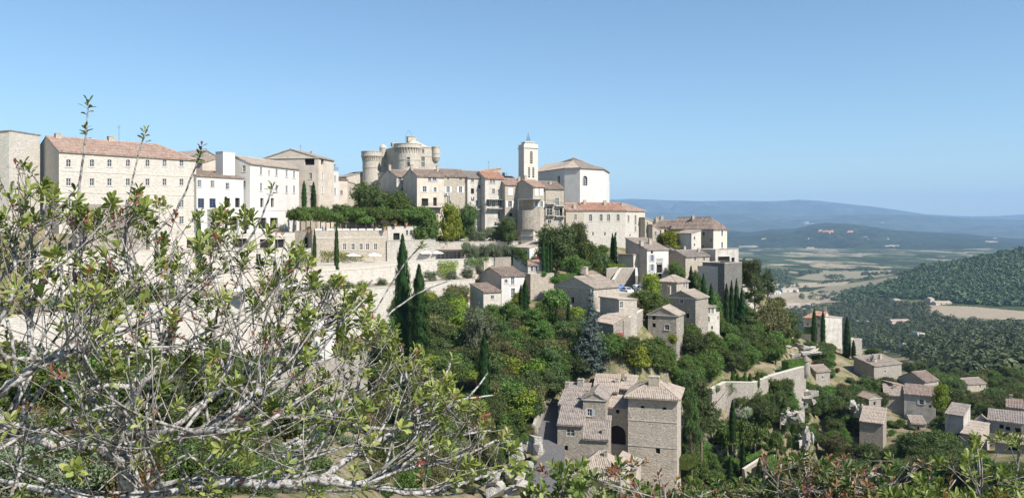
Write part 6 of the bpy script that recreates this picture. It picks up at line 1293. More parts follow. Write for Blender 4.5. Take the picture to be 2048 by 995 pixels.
ivy('dark creeper hanging left over the pavilion terrace wall', [(930,515,212.6),(975,513,216.6),(975,525,216.6),(950,530,214.5),(930,530,212.6)], 'l_green', 900, .15, .5, 'creeper', 'creeper')
ivy('tall creeper column between the small houses above the wood', [(1397,612,202.6),(1410,612,202.3),(1412,668,202.2),(1395,668,202.7)], 'l_green', 1100, .16, .4, 'creeper', 'creeper')
ivy('yellow green vine mass on the pale arched lower wing', [(600,505,187.6),(621,503,190.3),(621,535,190.3),(612,560,189),(575,560,184.5),(590,530,186.5)], 'l_lime', 1500, .16, .5, 'vine', 'vine')
ivy('vine climbing across the foot of the stone terrace wing', [(640,500,201.8),(690,503,204.2),(735,512,206.6),(690,520,204.2),(640,540,201.8)], 'l_lime', 1000, .16, .5, 'vine', 'vine')
def hedge(label, pts, h, w, mat='l_green', cat='hedge', group=None, dens=38):
    """clipped hedge along (u, v_base, Y) points"""
    g = np.random.default_rng(int(pts[0][0])); q = [P(*p) for p in pts]; c = q[0].copy(); V = []
    for a, b in zip(q, q[1:]):
        L = (b-a).length; n = int(L*(h*2+w)*dens); t = g.random(n); e = (b-a).normalized(); s = Vector((-e.y, e.x, 0)).normalized(); f = g.random(n)
        base = np.array([tuple(a.lerp(b, float(x))-c) for x in t]); off = np.where(f < .4, -w/2, np.where(f < .7, w/2, (g.random(n)-.5)*w)); zz = np.where(f < .7, g.random(n)*h, h)
        C = base+np.outer(off, np.array(s))+np.outer(zz, [0, 0, 1])+g.normal(size=(n, 3))*.05; V.append(leaf_quads(g, C, .12, .6))
        A = np.array(a-c); B = np.array(b-c); S = np.array(s)*w*.46; U = np.array([0, 0, h*.95]); 
        for q4 in ((A-S, B-S, B-S+U, A-S+U), (A+S, B+S, B+S+U, A+S+U), (A-S+U, B-S+U, B+S+U, A+S+U), (A-S, A+S, A+S+U, A-S+U), (B-S, B+S, B+S+U, B-S+U)): V.append(np.array([q4]))
    V = np.concatenate(V); o = link('hedge', np_mesh('hedge', V.reshape(-1, 3), 4, M[mat], g.random(len(V))*.8), None, c); return tag(o, label, cat, group)
hedge('long clipped hedge behind the sunbeds', [(840,478,236),(960,476,237),(1050,476,238)], 1.1, 1.0)
hedge('low hedge line along the dining terrace planters', [(775,452,214.6),(838,452,218.4)], .5, .6, 'l_oak')
hedge('clipped hedge block behind the bastion wall corner', [(1570,742,199),(1610,737,204)], 2.6, 2.2)
hedge('square clipped hedge in front of the pink roofed house', [(1607,667,288),(1634,667,287)], 2.4, 1.5)
hedge('bright clipped hedge under the garden bastion of the village', [(1112,560,200),(1150,558,203)], 1.4, 1.6, 'l_green')
hedge('low yellow green hedge beside the pink roofed pavilion', [(1216,536,219),(1250,534,220)], .9, 1.2, 'l_lime')
hedge('rounded tall hedge at the foot of the tower house', [(1364,938,152),(1392,922,160)], 2.0, 2.2)
for k in range(6): hedge('narrow clipped hedge strip, '+('first', 'second', 'third', 'fourth', 'fifth', 'sixth')[k]+' from the left in the stepped lower garden', [(1528+k*4,925+k*7,168-k*2.2),(1546+k*4,915+k*7,172-k*2.2)], .8, .7, 'l_green', group='clipped hedge strips of the stepped lower garden')
hedge('long hedge edging the gravel path in the lower garden', [(1488,925,172),(1522,907,178)], .8, .8)
# pergola canopy of clipped plane trees over the dining terrace
ORD = ['first', 'second', 'third', 'fourth', 'fifth', 'sixth', 'seventh', 'eighth', 'ninth', 'tenth', 'eleventh', 'twelfth', 'thirteenth']
def pt_crown(k):
    lb = [(math.cos(q)*1.4, math.sin(q)*1.4, 4.0+.5*math.sin(q*5+k), 1.3+.4*math.sin(q*3), 1.4, 1.0) for q in np.linspace(0, 5.5, 6)]; V, T = crown(300+k, lb, 3200, .17, .6, .45); return np_mesh('crown', V.reshape(-1, 3), 4, M['l_green'], np.clip(T+.15*(k % 2), 0, 1))
for k in range(26):
    j = k//13; u_ = 592+(k % 13)*20+j*9; Y_ = 208+(k % 13)*.9+j*6; o = empty('plane_tree', (X(u_, Y_), Y_, -1.95), k, 'flat clipped plane tree, '+ORD[k % 13]+' from the left in the '+('front', 'back')[j]+' row over the dining terrace', 'tree', 'flat clipped plane trees over the dining terrace'); s_ = rnd.uniform(.8, 1.2); o.scale = (s_*1.05, s_*1.05, 1+.18*j+rnd.uniform(-.14, .2))
    link('crown', cached(('pt', k % 3), lambda: pt_crown(k % 3)), o); link('trunk', cached('ptt', lambda: (lambda m: (m.tube([(0, 0, -1), (0, 0, 3.4)], [.14, .1], 6), m.mesh('trunk', M['barkg']))[1])(MB())), o)
# distant woods: far too many to count, one mass per wood
def far_wood(name, pts, step, vstep, size, ymin, ymax, seed, mat='l_far', q=40):
    g = np.random.default_rng(seed); u0, u1 = min(p[0] for p in pts), max(p[0] for p in pts); v0, v1 = min(p[1] for p in pts), max(p[1] for p in pts); cs = []
    v = v0
    while v < v1:
        for u in np.arange(u0, u1, step):
            uu, vv = u+g.uniform(-.5, .5)*step, v+g.uniform(-.5, .5)*vstep
            if inpoly(uu, vv, pts):
                h_ = hit(uu, vv, ymin)
                if h_ and h_[1] < ymax: cs.append(h_)
        v += vstep
    if not cs: return
    C0 = np.array(cs); n = len(C0); s = size*(.65+.7*g.random(n)); s = np.where(g.random(n) < .12, s*1.35, s)
    d = rdir(g, n*q).reshape(n, q, 3); d[..., 2] = np.abs(d[..., 2]); C = C0[:, None]+d*s[:, None, None]*np.array([.95, .95, 1.15])*(.7+.35*g.random((n, q, 1))); C[..., 2] += s[:, None]*.15
    V = leaf_quads(g, C.reshape(-1, 3), np.repeat(s, q)*.27*math.sqrt(40/q), .75, d.reshape(-1, 3), .65)
    T = np.repeat(g.random(n)*.75, q)+g.random(n*q)*.25
    o = link(name, np_mesh(name, V.reshape(-1, 3), 4, M[mat], T)); tag(o, kind='stuff'); return n
NF = [far_wood('forest', [(1660,600),(1700,585),(1790,562),(1850,535),(1930,513),(2000,500),(2080,490),(2080,615),(1950,610),(1860,600),(1760,596),(1700,610)], 5.2, 2.5, 6.4, 1200, 2600, 1),
      far_wood('forest', [(1560,622),(1660,610),(1760,598),(1850,612),(1900,640),(2048,650),(2080,780),(1900,760),(1800,705),(1700,690),(1600,650)], 7.0, 3.8, 4.6, 380, 2600, 2, q=95),
      far_wood('tree_rows', [(1500,585),(1560,572),(1600,565),(1600,569),(1560,580),(1500,592)], 5, 3, 6, 700, 3300, 3),
      far_wood('tree_rows', [(1660,538),(1720,537),(1720,543),(1660,543)], 3.5, 2.5, 7, 700, 3300, 4),
      far_wood('tree_rows', [(1650,552),(1690,551),(1690,560),(1650,560)], 4, 3, 6, 700, 3300, 5),
      far_wood('tree_rows', [(1480,535),(1590,533),(1570,556),(1600,560),(1520,574),(1480,570)], 4, 2.2, 6.5, 700, 3300, 6),
      far_wood('tree_rows', [(1560,574),(1600,572),(1640,580),(1600,590),(1560,588)], 14, 7, 6, 700, 3300, 7),
      far_wood('tree_rows', [(1720,548),(1790,545),(1790,549),(1720,553)], 3.5, 2, 6, 700, 3300, 11), far_wood('tree_rows', [(1600,590),(1700,580),(1760,583),(1700,600),(1600,604)], 9, 5, 5, 700, 3300, 12),
      far_wood('tree_rows', [(1780,545),(1860,540),(1860,547),(1790,552)], 4, 2.2, 6, 700, 3300, 13),
      far_wood('tree_rows', [(1480,507),(1600,505),(1760,509),(1760,511),(1600,509),(1480,511)], 3.2, 1.6, 9, 700, 8000, 14), far_wood('tree_rows', [(1600,516),(1780,512),(1790,514),(1600,519)], 3.2, 1.6, 8, 700, 8000, 15), far_wood('tree_rows', [(1700,541),(1850,536),(1850,538),(1700,543)], 3.2, 1.5, 7, 700, 3300, 16), far_wood('tree_rows', [(1600,546),(1640,543),(1640,548),(1600,551)], 3.2, 1.8, 7, 700, 3300, 17), far_wood('tree_rows', [(1500,600),(1560,598),(1570,606),(1500,610)], 8, 4, 5.5, 700, 3300, 18), far_wood('tree_rows', [(1640,566),(1750,556),(1750,558),(1640,569)], 5, 2, 6, 700, 3300, 19),
      far_wood('tree_rows', [(1480,523),(1700,522),(1900,520),(1880,528),(1700,526),(1480,530)], 5, 2.2, 7, 700, 3300, 8)]
print('woods', NW, 'far', NF)
# ---------------------------------------------------------------- small things on the terraces
def bx(m, cx, cy, cz, sx, sy, sz): m.box(cx-sx/2, cx+sx/2, cy-sy/2, cy+sy/2, cz, cz+sz)
def parasol_meshes():
    c = MB(); n = 4; R_ = 1.75; ap = (0, 0, 2.95)
    P4 = [(R_*math.cos(math.pi/4+math.pi/2*k), R_*math.sin(math.pi/4+math.pi/2*k), 2.3) for k in range(4)]
    for k in range(4):
        a, b = Vector(P4[k]), Vector(P4[(k+1) % 4]); mid = (a+b)/2+Vector((0, 0, .03))
        c.face([a, mid, ap]); c.face([mid, b, ap]); c.face([a-Vector((0, 0, .2)), b-Vector((0, 0, .2)), b, a])
    p = MB(); p.tube([(0, 0, 0), (0, 0, 2.9)], .035, 6); b = MB(); b.lathe([(0, .12), (.3, .1), (.35, 0)], 12)
    r = MB()
    for q in P4: r.tube([(0, 0, 2.2), (q[0]*.95, q[1]*.95, 2.28)], .015, 4)
    return c.mesh('canopy', M['cloth']), p.mesh('pole', M['wood']), b.mesh('base', M['concrete']), r.mesh('ribs', M['wood'])
PM = parasol_meshes()
for u_, v_, Y_, s_, lb in [(706,519,199,1.25,'white parasol on the terrace below the stone wing, left one of two'),(748,519,201,1.25,'white parasol on the terrace below the stone wing, right one of two'),
        (850,507,209,1.1,'white parasol by the blank pale wall, left one of two'),(874,507,210,1.1,'white parasol by the blank pale wall, right one of two'),
        (566,582,160,1.5,'large white parasol behind the branches, leftmost of three'),(592,577,163,1.5,'large white parasol behind the branches, middle of three'),(615,576,165,1.5,'large white parasol behind the branches, rightmost of three'),
        (480,590,150,1.5,'white parasol seen far left through the branches')]:
    z = {True: -9.33, False: -13.9}[v_ < 550]; zt_ = ZV(v_-6, Y_); o = empty('parasol', (X(u_, Y_), Y_, z), .4, lb, 'parasol'); o.scale = (s_, s_, max(.8, min(1.6, (zt_-z)/2.95)))
    for nm, me in zip(('canopy', 'pole', 'base', 'ribs'), PM): link(nm, me, o)
def table_meshes():
    t = MB(); t.box(-.45, .45, -.45, .45, .72, .76); c = MB(); c.box(-.5, .5, -.5, .5, .765, .775)
    for k in range(4):
        a = math.pi/2*k; p = [Vector((.5, -.5, 0)), Vector((.5, .5, 0))]; rt = Matrix.Rotation(a, 3, 'Z'); q = [rt @ v for v in p]
        c.face([q[0]+Vector((0, 0, .765)), q[1]+Vector((0, 0, .765)), q[1]*1.06+Vector((0, 0, .3)), q[0]*1.06+Vector((0, 0, .3))])
    l = MB(); l.tube([(0, 0, 0), (0, 0, .72)], .04, 6); l.box(-.25, .25, -.25, .25, 0, .04)
    return t.mesh('tabletop', M['wood']), c.mesh('tablecloth', M['cloth']), l.mesh('leg', M['metal'])
TM = table_meshes()
for k, u_ in enumerate((637, 661, 677, 692, 708, 724, 740, 757)):
    Y_ = 203.5+(u_-625)*.052; o = empty('dining_table', (X(u_, Y_), Y_, -1.95), .05, ORD[k]+' white clothed table from the left along the dining terrace edge', 'table', 'white clothed tables along the dining terrace edge'); o.scale = (1.5, 1.2, 1.35)
    for nm, me in zip(('tabletop', 'tablecloth', 'leg'), TM): link(nm, me, o)
def lounger_meshes():
    f = MB(); f.box(-.95, .95, -.34, .34, .26, .31); 
    for x in (-.85, .85):
        for y in (-.3, .3): f.box(x-.03, x+.03, y-.03, y+.03, 0, .26)
    s = MB(); s.box(-.95, .35, -.32, .32, .312, .42); b = MB()
    b.face([(.35, -.32, .42), (.35, .32, .42), (.95, .32, .85), (.95, -.32, .85)]); b.face([(.35, -.32, .33), (.95, -.32, .76), (.95, .32, .76), (.35, .32, .33)]); b.face([(.35, -.32, .33), (.35, -.32, .42), (.95, -.32, .85), (.95, -.32, .76)]); b.face([(.35, .32, .42), (.35, .32, .33), (.95, .32, .76), (.95, .32, .85)]); b.face([(.95, -.32, .76), (.95, -.32, .85), (.95, .32, .85), (.95, .32, .76)])
    return f.mesh('frame', M['wood']), s.mesh('mattress', M['cloth']), b.mesh('backrest', M['cloth'])
LM = lounger_meshes()
for k, u_ in enumerate((855, 863, 903, 911, 926, 944, 953, 960, 972)):
    Y_ = 227.6+(u_-840)*.014+(k % 2)*.8; o = empty('sun_lounger', (X(u_, Y_), Y_, -4.58), .25*(k % 3)-.2, ORD[k]+' white sun lounger from the left before the clipped hedge', 'sun lounger', 'white sun loungers in front of the clipped hedge'); o.scale = (1.15, 1.15, 1.3)
    for nm, me in zip(('frame', 'mattress', 'backrest'), LM): link(nm, me, o)
def pot(u, Y, z, label, plant='l_green', s=1.0):
    o = empty('plant_pot', (X(u, Y), Y, z), 0, label, 'pot plant'); m = MB(); m.lathe([(.0, 0), (.22*s, 0), (.34*s, .5*s), (.38*s, .52*s), (.38*s, .58*s), (.3*s, .58*s), (.0, .5*s)], 12); m.build('pot', M['pot'], o, smooth=False)
    g = np.random.default_rng(int(u)); C = rdir(g, 260)*.42*s; C[:, 2] = np.abs(C[:, 2])*1.2+.6*s; link('foliage', np_mesh('foliage', leaf_quads(g, C, .1*s, .4).reshape(-1, 3), 4, M[plant], g.random(260)), o)
for a in [(618,203.2,-1.95,'terracotta pot at the left end of the dining terrace'),(769,207.6,-1.2,'terracotta pot at the right end of the dining terrace'),(790,214.3,-.2,'terracotta pot on the slit window block, left'),(812,216,-.2,'terracotta pot on the slit window block, right'),
          (664,243.5,11.2,'potted plant on the white railed roof terrace'),(604,192,-5.2,'dark potted bush beside the shaded doorway')]: pot(*a, s=1.4)
# palm like plant on the railed roof terrace
o = empty('potted_palm', (X(668, 243), 243, ZV(345, 243)), 0, 'small palm standing on the white railed roof terrace', 'palm'); m = MB(); m.tube([(0, 0, -1), (0, 0, 2.0)], [.07, .05], 6); m.build('trunk', M['wood'], o); m = MB()
for k in range(14):
    a = k*2.4; L = .9; p0 = Vector((0, 0, 2.0)); d = Vector((math.cos(a), math.sin(a), 0)); s_ = Vector((-d.y, d.x, 0))*.12; pts_ = [p0, p0+d*L*.5+Vector((0, 0, .35)), p0+d*L+Vector((0, 0, .1))]
    m.face([pts_[0]-s_*.3, pts_[0]+s_*.3, pts_[1]+s_, pts_[1]-s_]); m.face([pts_[1]-s_, pts_[1]+s_, pts_[2]])
m.build('fronds', M['l_cyp'], o)
# people on the dining terrace
def person(u, Y, z, label, shirt, trousers, sit=False):
    o = empty('person', (X(u, Y), Y, z), .3, label, 'person'); bm_v = [(0,0,.95),(0,0,1.15),(0,0,1.38),(0,0,1.5),(0,-.01,1.6),(0,-.01,1.72),(.18,0,1.4),(.24,-.02,1.14),(.22,-.12,.93),(-.18,0,1.4),(-.25,-.02,1.14),(-.22,-.1,.92),(.09,0,.9),(.11,-.02,.5),(.11,0,.06),(.11,-.12,.03),(-.09,0,.9),(-.11,.02,.5),(-.12,.04,.06),(-.12,-.08,.03)]
    ed = [(0,1),(1,2),(2,3),(3,4),(4,5),(2,6),(6,7),(7,8),(2,9),(9,10),(10,11),(0,12),(12,13),(13,14),(14,15),(0,16),(16,17),(17,18),(18,19)]
    rad = [.14,.13,.15,.055,.095,.07,.065,.045,.035,.065,.045,.035,.09,.065,.045,.035,.09,.065,.045,.035]
    me = bpy.data.meshes.new('body'); me.from_pydata(bm_v, ed, []); b = link('body', me, o); me.materials.append(M[shirt])
    md = b.modifiers.new('skin', 'SKIN'); 
    for i, sv in enumerate(me.skin_vertices[0].data): sv.radius = (rad[i], rad[i]*.8)
    me.skin_vertices[0].data[0].use_root = True; b.modifiers.new('sub', 'SUBSURF').levels = 1
    h_ = MB(); h_.lathe([(0, 1.52), (.07, 1.55), (.1, 1.64), (.085, 1.74), (0, 1.79)], 12); h_.build('hair', M['wood'], o, smooth=True)
    q = MB()
    for s in (-1, 1): q.tube([(s*.09, 0, .96), (s*.115, 0, .5), (s*.12, 0, .12)], [.12, .09, .07], 8)
    q.build('trousers', M[trousers], o)
    return o
M['blue'] = plain_mat('blue_cloth', (.05, .12, .4), .9); M['redc'] = plain_mat('dark_red_cloth', (.35, .06, .05), .9); M['navy'] = plain_mat('navy_cloth', (.03, .04, .08), .9)
person(645, 205.6, -1.95, 'person in a blue top standing behind the white clothed tables', 'blue', 'navy'); person(651, 206.4, -1.95, 'person in a dark red top beside the one in blue', 'redc', 'navy')
# cars
def car(label, u, v, Y, rz, paint):
    h_ = ZV(v, Y); o = empty('parked_car', (X(u, Y), Y, h_), rz, label, 'car'); prof = [(-2.05,.35),(-2.1,.62),(-1.95,.8),(-1.15,.92),(-.55,1.38),(.75,1.42),(1.45,1.0),(2.0,.9),(2.1,.6),(2.05,.35)]
    m = MB(); n = len(prof); w = lambda z: .84 if z < .95 else .64
    L_ = [(x, -w(z), z) for x, z in prof]; R2 = [(x, w(z), z) for x, z in prof]
    m.face(L_); m.face(R2[::-1])
    for i in range(n): j = (i+1) % n; m.face([L_[j], L_[i], R2[i], R2[j]])
    m.build('body', paint, o)
    g = MB()
    for s in (-1, 1): g.face([(-1.0, s*.80, .97), (-.5, s*.665, 1.33), (.7, s*.665, 1.36), (1.25, s*.80, 1.0)])
    g.face([(-1.16, -.7, .95), (-1.16, .7, .95), (-.6, .58, 1.37), (-.6, -.58, 1.37)]); g.face([(1.46, -.7, 1.02), (.82, -.58, 1.42), (.82, .58, 1.42), (1.46, .7, 1.02)]); g.build('window', M['glass'], o)
    wm = cached('wheel', lambda: (lambda k: (k.lathe([(.0, -.1), (.32, -.1), (.34, 0), (.32, .1), (0, .1)], 14), k.mesh('wheel', M['metal']))[1])(MB()))
    for x in (-1.3, 1.35):
        for y in (-.78, .78): wo = link('wheel', wm, o, (x, y, .33)); wo.rotation_euler = (R(90), 0, 0)
    hl = cached('hl', lambda: (lambda k: (k.box(-.03, .03, -.15, .15, -.06, .06), k.mesh('headlight', M['frame']))[1])(MB()))
    for y in (-.6, .6): link('headlight', hl, o, (-2.09, y, .66))
pb = plain_mat('blue_car_paint', (.02, .16, .6), .25, var=0, spec=.6); pw = plain_mat('white_car_paint', (.75, .75, .75), .25, var=0, spec=.6); pd = plain_mat('dark_car_paint', (.03, .03, .035), .25, var=0, spec=.6)
for a in (('blue car parked by the garden wall below the pavilion', 1233,579,204,.2,pb), ('white car parked beside the blue car, partly behind leaves', 1254,585,201,1.9,pw), ('dark car parked between the two white cars', 1267,583,203,2.0,pd), ('white car parked under the yellow green tree', 1283,575,207,.3,pw)): car(*a)
m = MB(); m.face([(X(1215,209),209,-16.62),(X(1224,196),196,-16.62),(X(1296,196),196,-16.62),(X(1300,212),212,-16.62)]); a_ = [(X(1215,209),209),(X(1224,196),196),(X(1296,196),196),(X(1300,212),212)]
for i in range(4): j = (i+1) % 4; m.face([(*a_[i], -22), (*a_[j], -22), (*a_[j], -16.62), (*a_[i], -16.62)])
tag(m.build('car_park', M['paving']), kind='structure')
# air conditioners
for hk, u_, v_, lb in (('rowc', 891, 388, 'air conditioner box on the warm stone row house'), ('rowd', 946, 396, 'air conditioner box on the peeling grey house')):
    x_, z_ = facade_xz(HS[hk], u_, v_); m = MB(); m.box(-.5, .5, -.42, -.03, -.35, .35); k = MB(); k.lathe([(0, 0), (.26, .0), (.28, .03), (.3, 0)], 14)
    o = m.build('air_conditioner', M['frame'], None); r = HS[hk][0]; o.matrix_world = Matrix.Translation(r.location) @ Matrix.Rotation(r.rotation_euler.z, 4, 'Z') @ Matrix.Translation((x_, 0, z_)); tag(o, lb, 'air conditioner')
    f = k.build('fan', M['metal'], o); f.location = (0, -.43, 0); f.rotation_euler = (R(90), 0, 0)
# roof aerials
for u_, v_, Y_, h_, lb in ((238,272,182,2.4,'thin aerial on the roof of the long inn'),(977,340,262,3.0,'tall thin aerial behind the orange gable'),(601,305,232,2.2,'thin aerial on the tall beige gable'),(1013,362,243,2.6,'thin aerial on the warm stone house roof')):
    m = MB(); m.tube([(0, 0, -1.5), (0, 0, h_)], .03, 4); m.tube([(-.5, 0, h_-.2), (.5, 0, h_-.2)], .02, 4); m.tube([(-.35, 0, h_-.6), (.35, 0, h_-.6)], .02, 4); tag(m.build('aerial', M['metal'], loc=P(u_, v_, Y_)), lb, 'aerial')
# rocks
import bmesh
def rock(label, u, v, Y, s, mat='rock', group=None, seed=0):
    """an outcrop: a heap of angular blocks, each the hull of a few points"""
    g = random.Random(seed); bm = bmesh.new(); n = 16
    for k in range(n):
        a = g.uniform(0, 6.28); r = g.random()**.6; c = Vector((math.cos(a)*r*s[0], math.sin(a)*r*s[1], (g.uniform(-1, .75)*(1-r*.55))*s[2])); q = Vector(s)*g.uniform(.22, .5)
        vs = [bm.verts.new(c+Vector((g.uniform(-1, 1)*q.x, g.uniform(-1, 1)*q.y, g.uniform(-1, 1)*q.z*.8))) for _ in range(12)]
        res = bmesh.ops.convex_hull(bm, input=vs); 
        dead = [e for e in res['geom_interior'] if isinstance(e, bmesh.types.BMVert)]; bmesh.ops.delete(bm, geom=dead, context='VERTS')
    me = bpy.data.meshes.new('rock'); bm.to_mesh(me); bm.free(); me.materials.append(M[mat]); o = link('rock', me, None, P(u, v, Y)); return tag(o, label, 'rock', group)
M['orock'] = plain_mat('ochre_soil', (.42, .25, .13), .97, var=.4)
for i, a in enumerate([('white limestone crag above the clipped hedge corner',1598,700,232,(5.5,3,2.4)),('pale crag directly under the round turret of the bastion',1602,790,203,(3.2,3,3.6)),('white rock face below the middle of the bastion wall',1581,828,186,(2.4,2.2,3)),
        ('tall white rock at the right edge of the lower garden',1610,890,176,(1.6,1.6,4.5)),('grey rock knob beside the dark barn',1708,812,220,(1.8,1.8,3.4)),('pale rock ledge beside the narrow street',1050,915,138,(3,3,5)),('pale rock ledge above the narrow street',1098,785,166,(4,3,2.2)),
        ('low white outcrop below the hillside wood',1025,960,120,(4,3,2.2)),('white outcrop in the ravine behind the branches',560,822,95,(6,3,2.2)),('brown boulder glimpsed under the branches',235,800,60,(2.6,2,2.2)),('pale boulder low in the ravine',590,900,60,(1.6,1.4,.9)),('grey rock on the right of the stone hut',1650,790,240,(3,2.4,2.4)),('small crag by the tiled cottage chimney',1745,716,266,(1.4,1.4,2))]): rock(*a, seed=i+1)
rock('orange brown earth slope right of the lower garden rocks',1660,850,228,(5,4,2.6),'orock',seed=20); rock('orange earth bank left of the brown slope',1597,812,206,(2,2,1.8),'orock',seed=21)
# small round turret at the bastion end
o = empty('watch_turret', P(1612, 740, 203), 0, 'small round stone turret at the right end of the bastion wall', 'turret'); m = MB(); m.lathe([(0, -2.2), (.5, -1.8), (.9, -1.0), (1.0, -.4), (1.0, 2.4)], 18); m.build('shaft', M['dry'], o); m = MB(); m.lathe([(1.15, 2.4), (1.15, 2.5), (.6, 3.3), (0, 3.8)], 18); m.build('roof', M['rg'], o)
terrace('terrace_ground', [(u, Y+.9) for u, v, Y in B1[:-1]], [(u, Y+12) for u, v, Y in B1[:-1]], -36.7, 'lawn')
for lb, pts, h_ in (('pale gravel path edge in the lower garden', [(1488,938,167),(1524,915,174)], .5), ('low stepped wall in the lower garden', [(1525,930,166),(1550,910,173)], .8), ('stone parapet on the bastion terrace', [(1440,752,207),(1520,752,209)], .9), ('low retaining wall beneath the umbrella trees', [(1400,900,172),(1480,880,180)], 1.2)):
    gwall(lb, pts, h_, 'dry', .4)
# ---------------------------------------------------------------- lichened bushes on the near bank
M['leafg'] = leaf_mat('bush_leaf', (.07, .10, .022), (.20, .24, .055), (.37, .39, .14), trans=.28, rough=.42, obj=.0)
M['leafd'] = leaf_mat('shrub_leaf', (.035, .06, .015), (.09, .13, .03), (.20, .25, .07), trans=.25, rough=.45, obj=.0)
M['leafr'] = leaf_mat('bush_leaf_red', (.17, .06, .035), (.28, .12, .07), (.32, .26, .12), trans=.3, rough=.45, obj=.0)
def leaflet(L, curl, fold, seed=0):
    """one obovate leaflet lying along x: folded along the midrib and curled"""
    g = random.Random(seed); W = L*g.uniform(.9, 1.15)
    def z(x, w): return -curl*(x/L)**2*L+fold*w+(.03*L if x > .8*L else 0)
    M_ = [(0, 0), (.45*L, 0), (.8*L, 0), (L, 0)]; out = []
    for s in (-1, 1):
        S_ = [(.28*L, s*.085*W), (.62*L, s*.20*W), (.88*L, s*.15*W), (.97*L, s*.05*W)]
        m = [(x, y, z(x, 0)) for x, y in M_]; q = [(x, y, z(x, abs(y))) for x, y in S_]
        out += [[m[0], m[1], q[1], q[0]], [m[1], m[2], q[2], q[1]], [m[2], m[3], q[3], q[2]]]
    return np.array(out, dtype=float)
PROT = [leaflet(.037, c, f, i) for i, (c, f) in enumerate([(.15, .3), (.35, .5), (-.1, .25), (.5, .2), (.05, .6), (.25, .1)])]
def frame_from(d, roll):
    d = d/np.linalg.norm(d); a = np.cross(d, [0, 0, 1.0]); 
    if np.linalg.norm(a) < .1: a = np.cross(d, [1.0, 0, 0])
    a /= np.linalg.norm(a); b = np.cross(a, d); c, s = math.cos(roll), math.sin(roll); return np.stack([d, a*c+b*s, -a*s+b*c], 1)
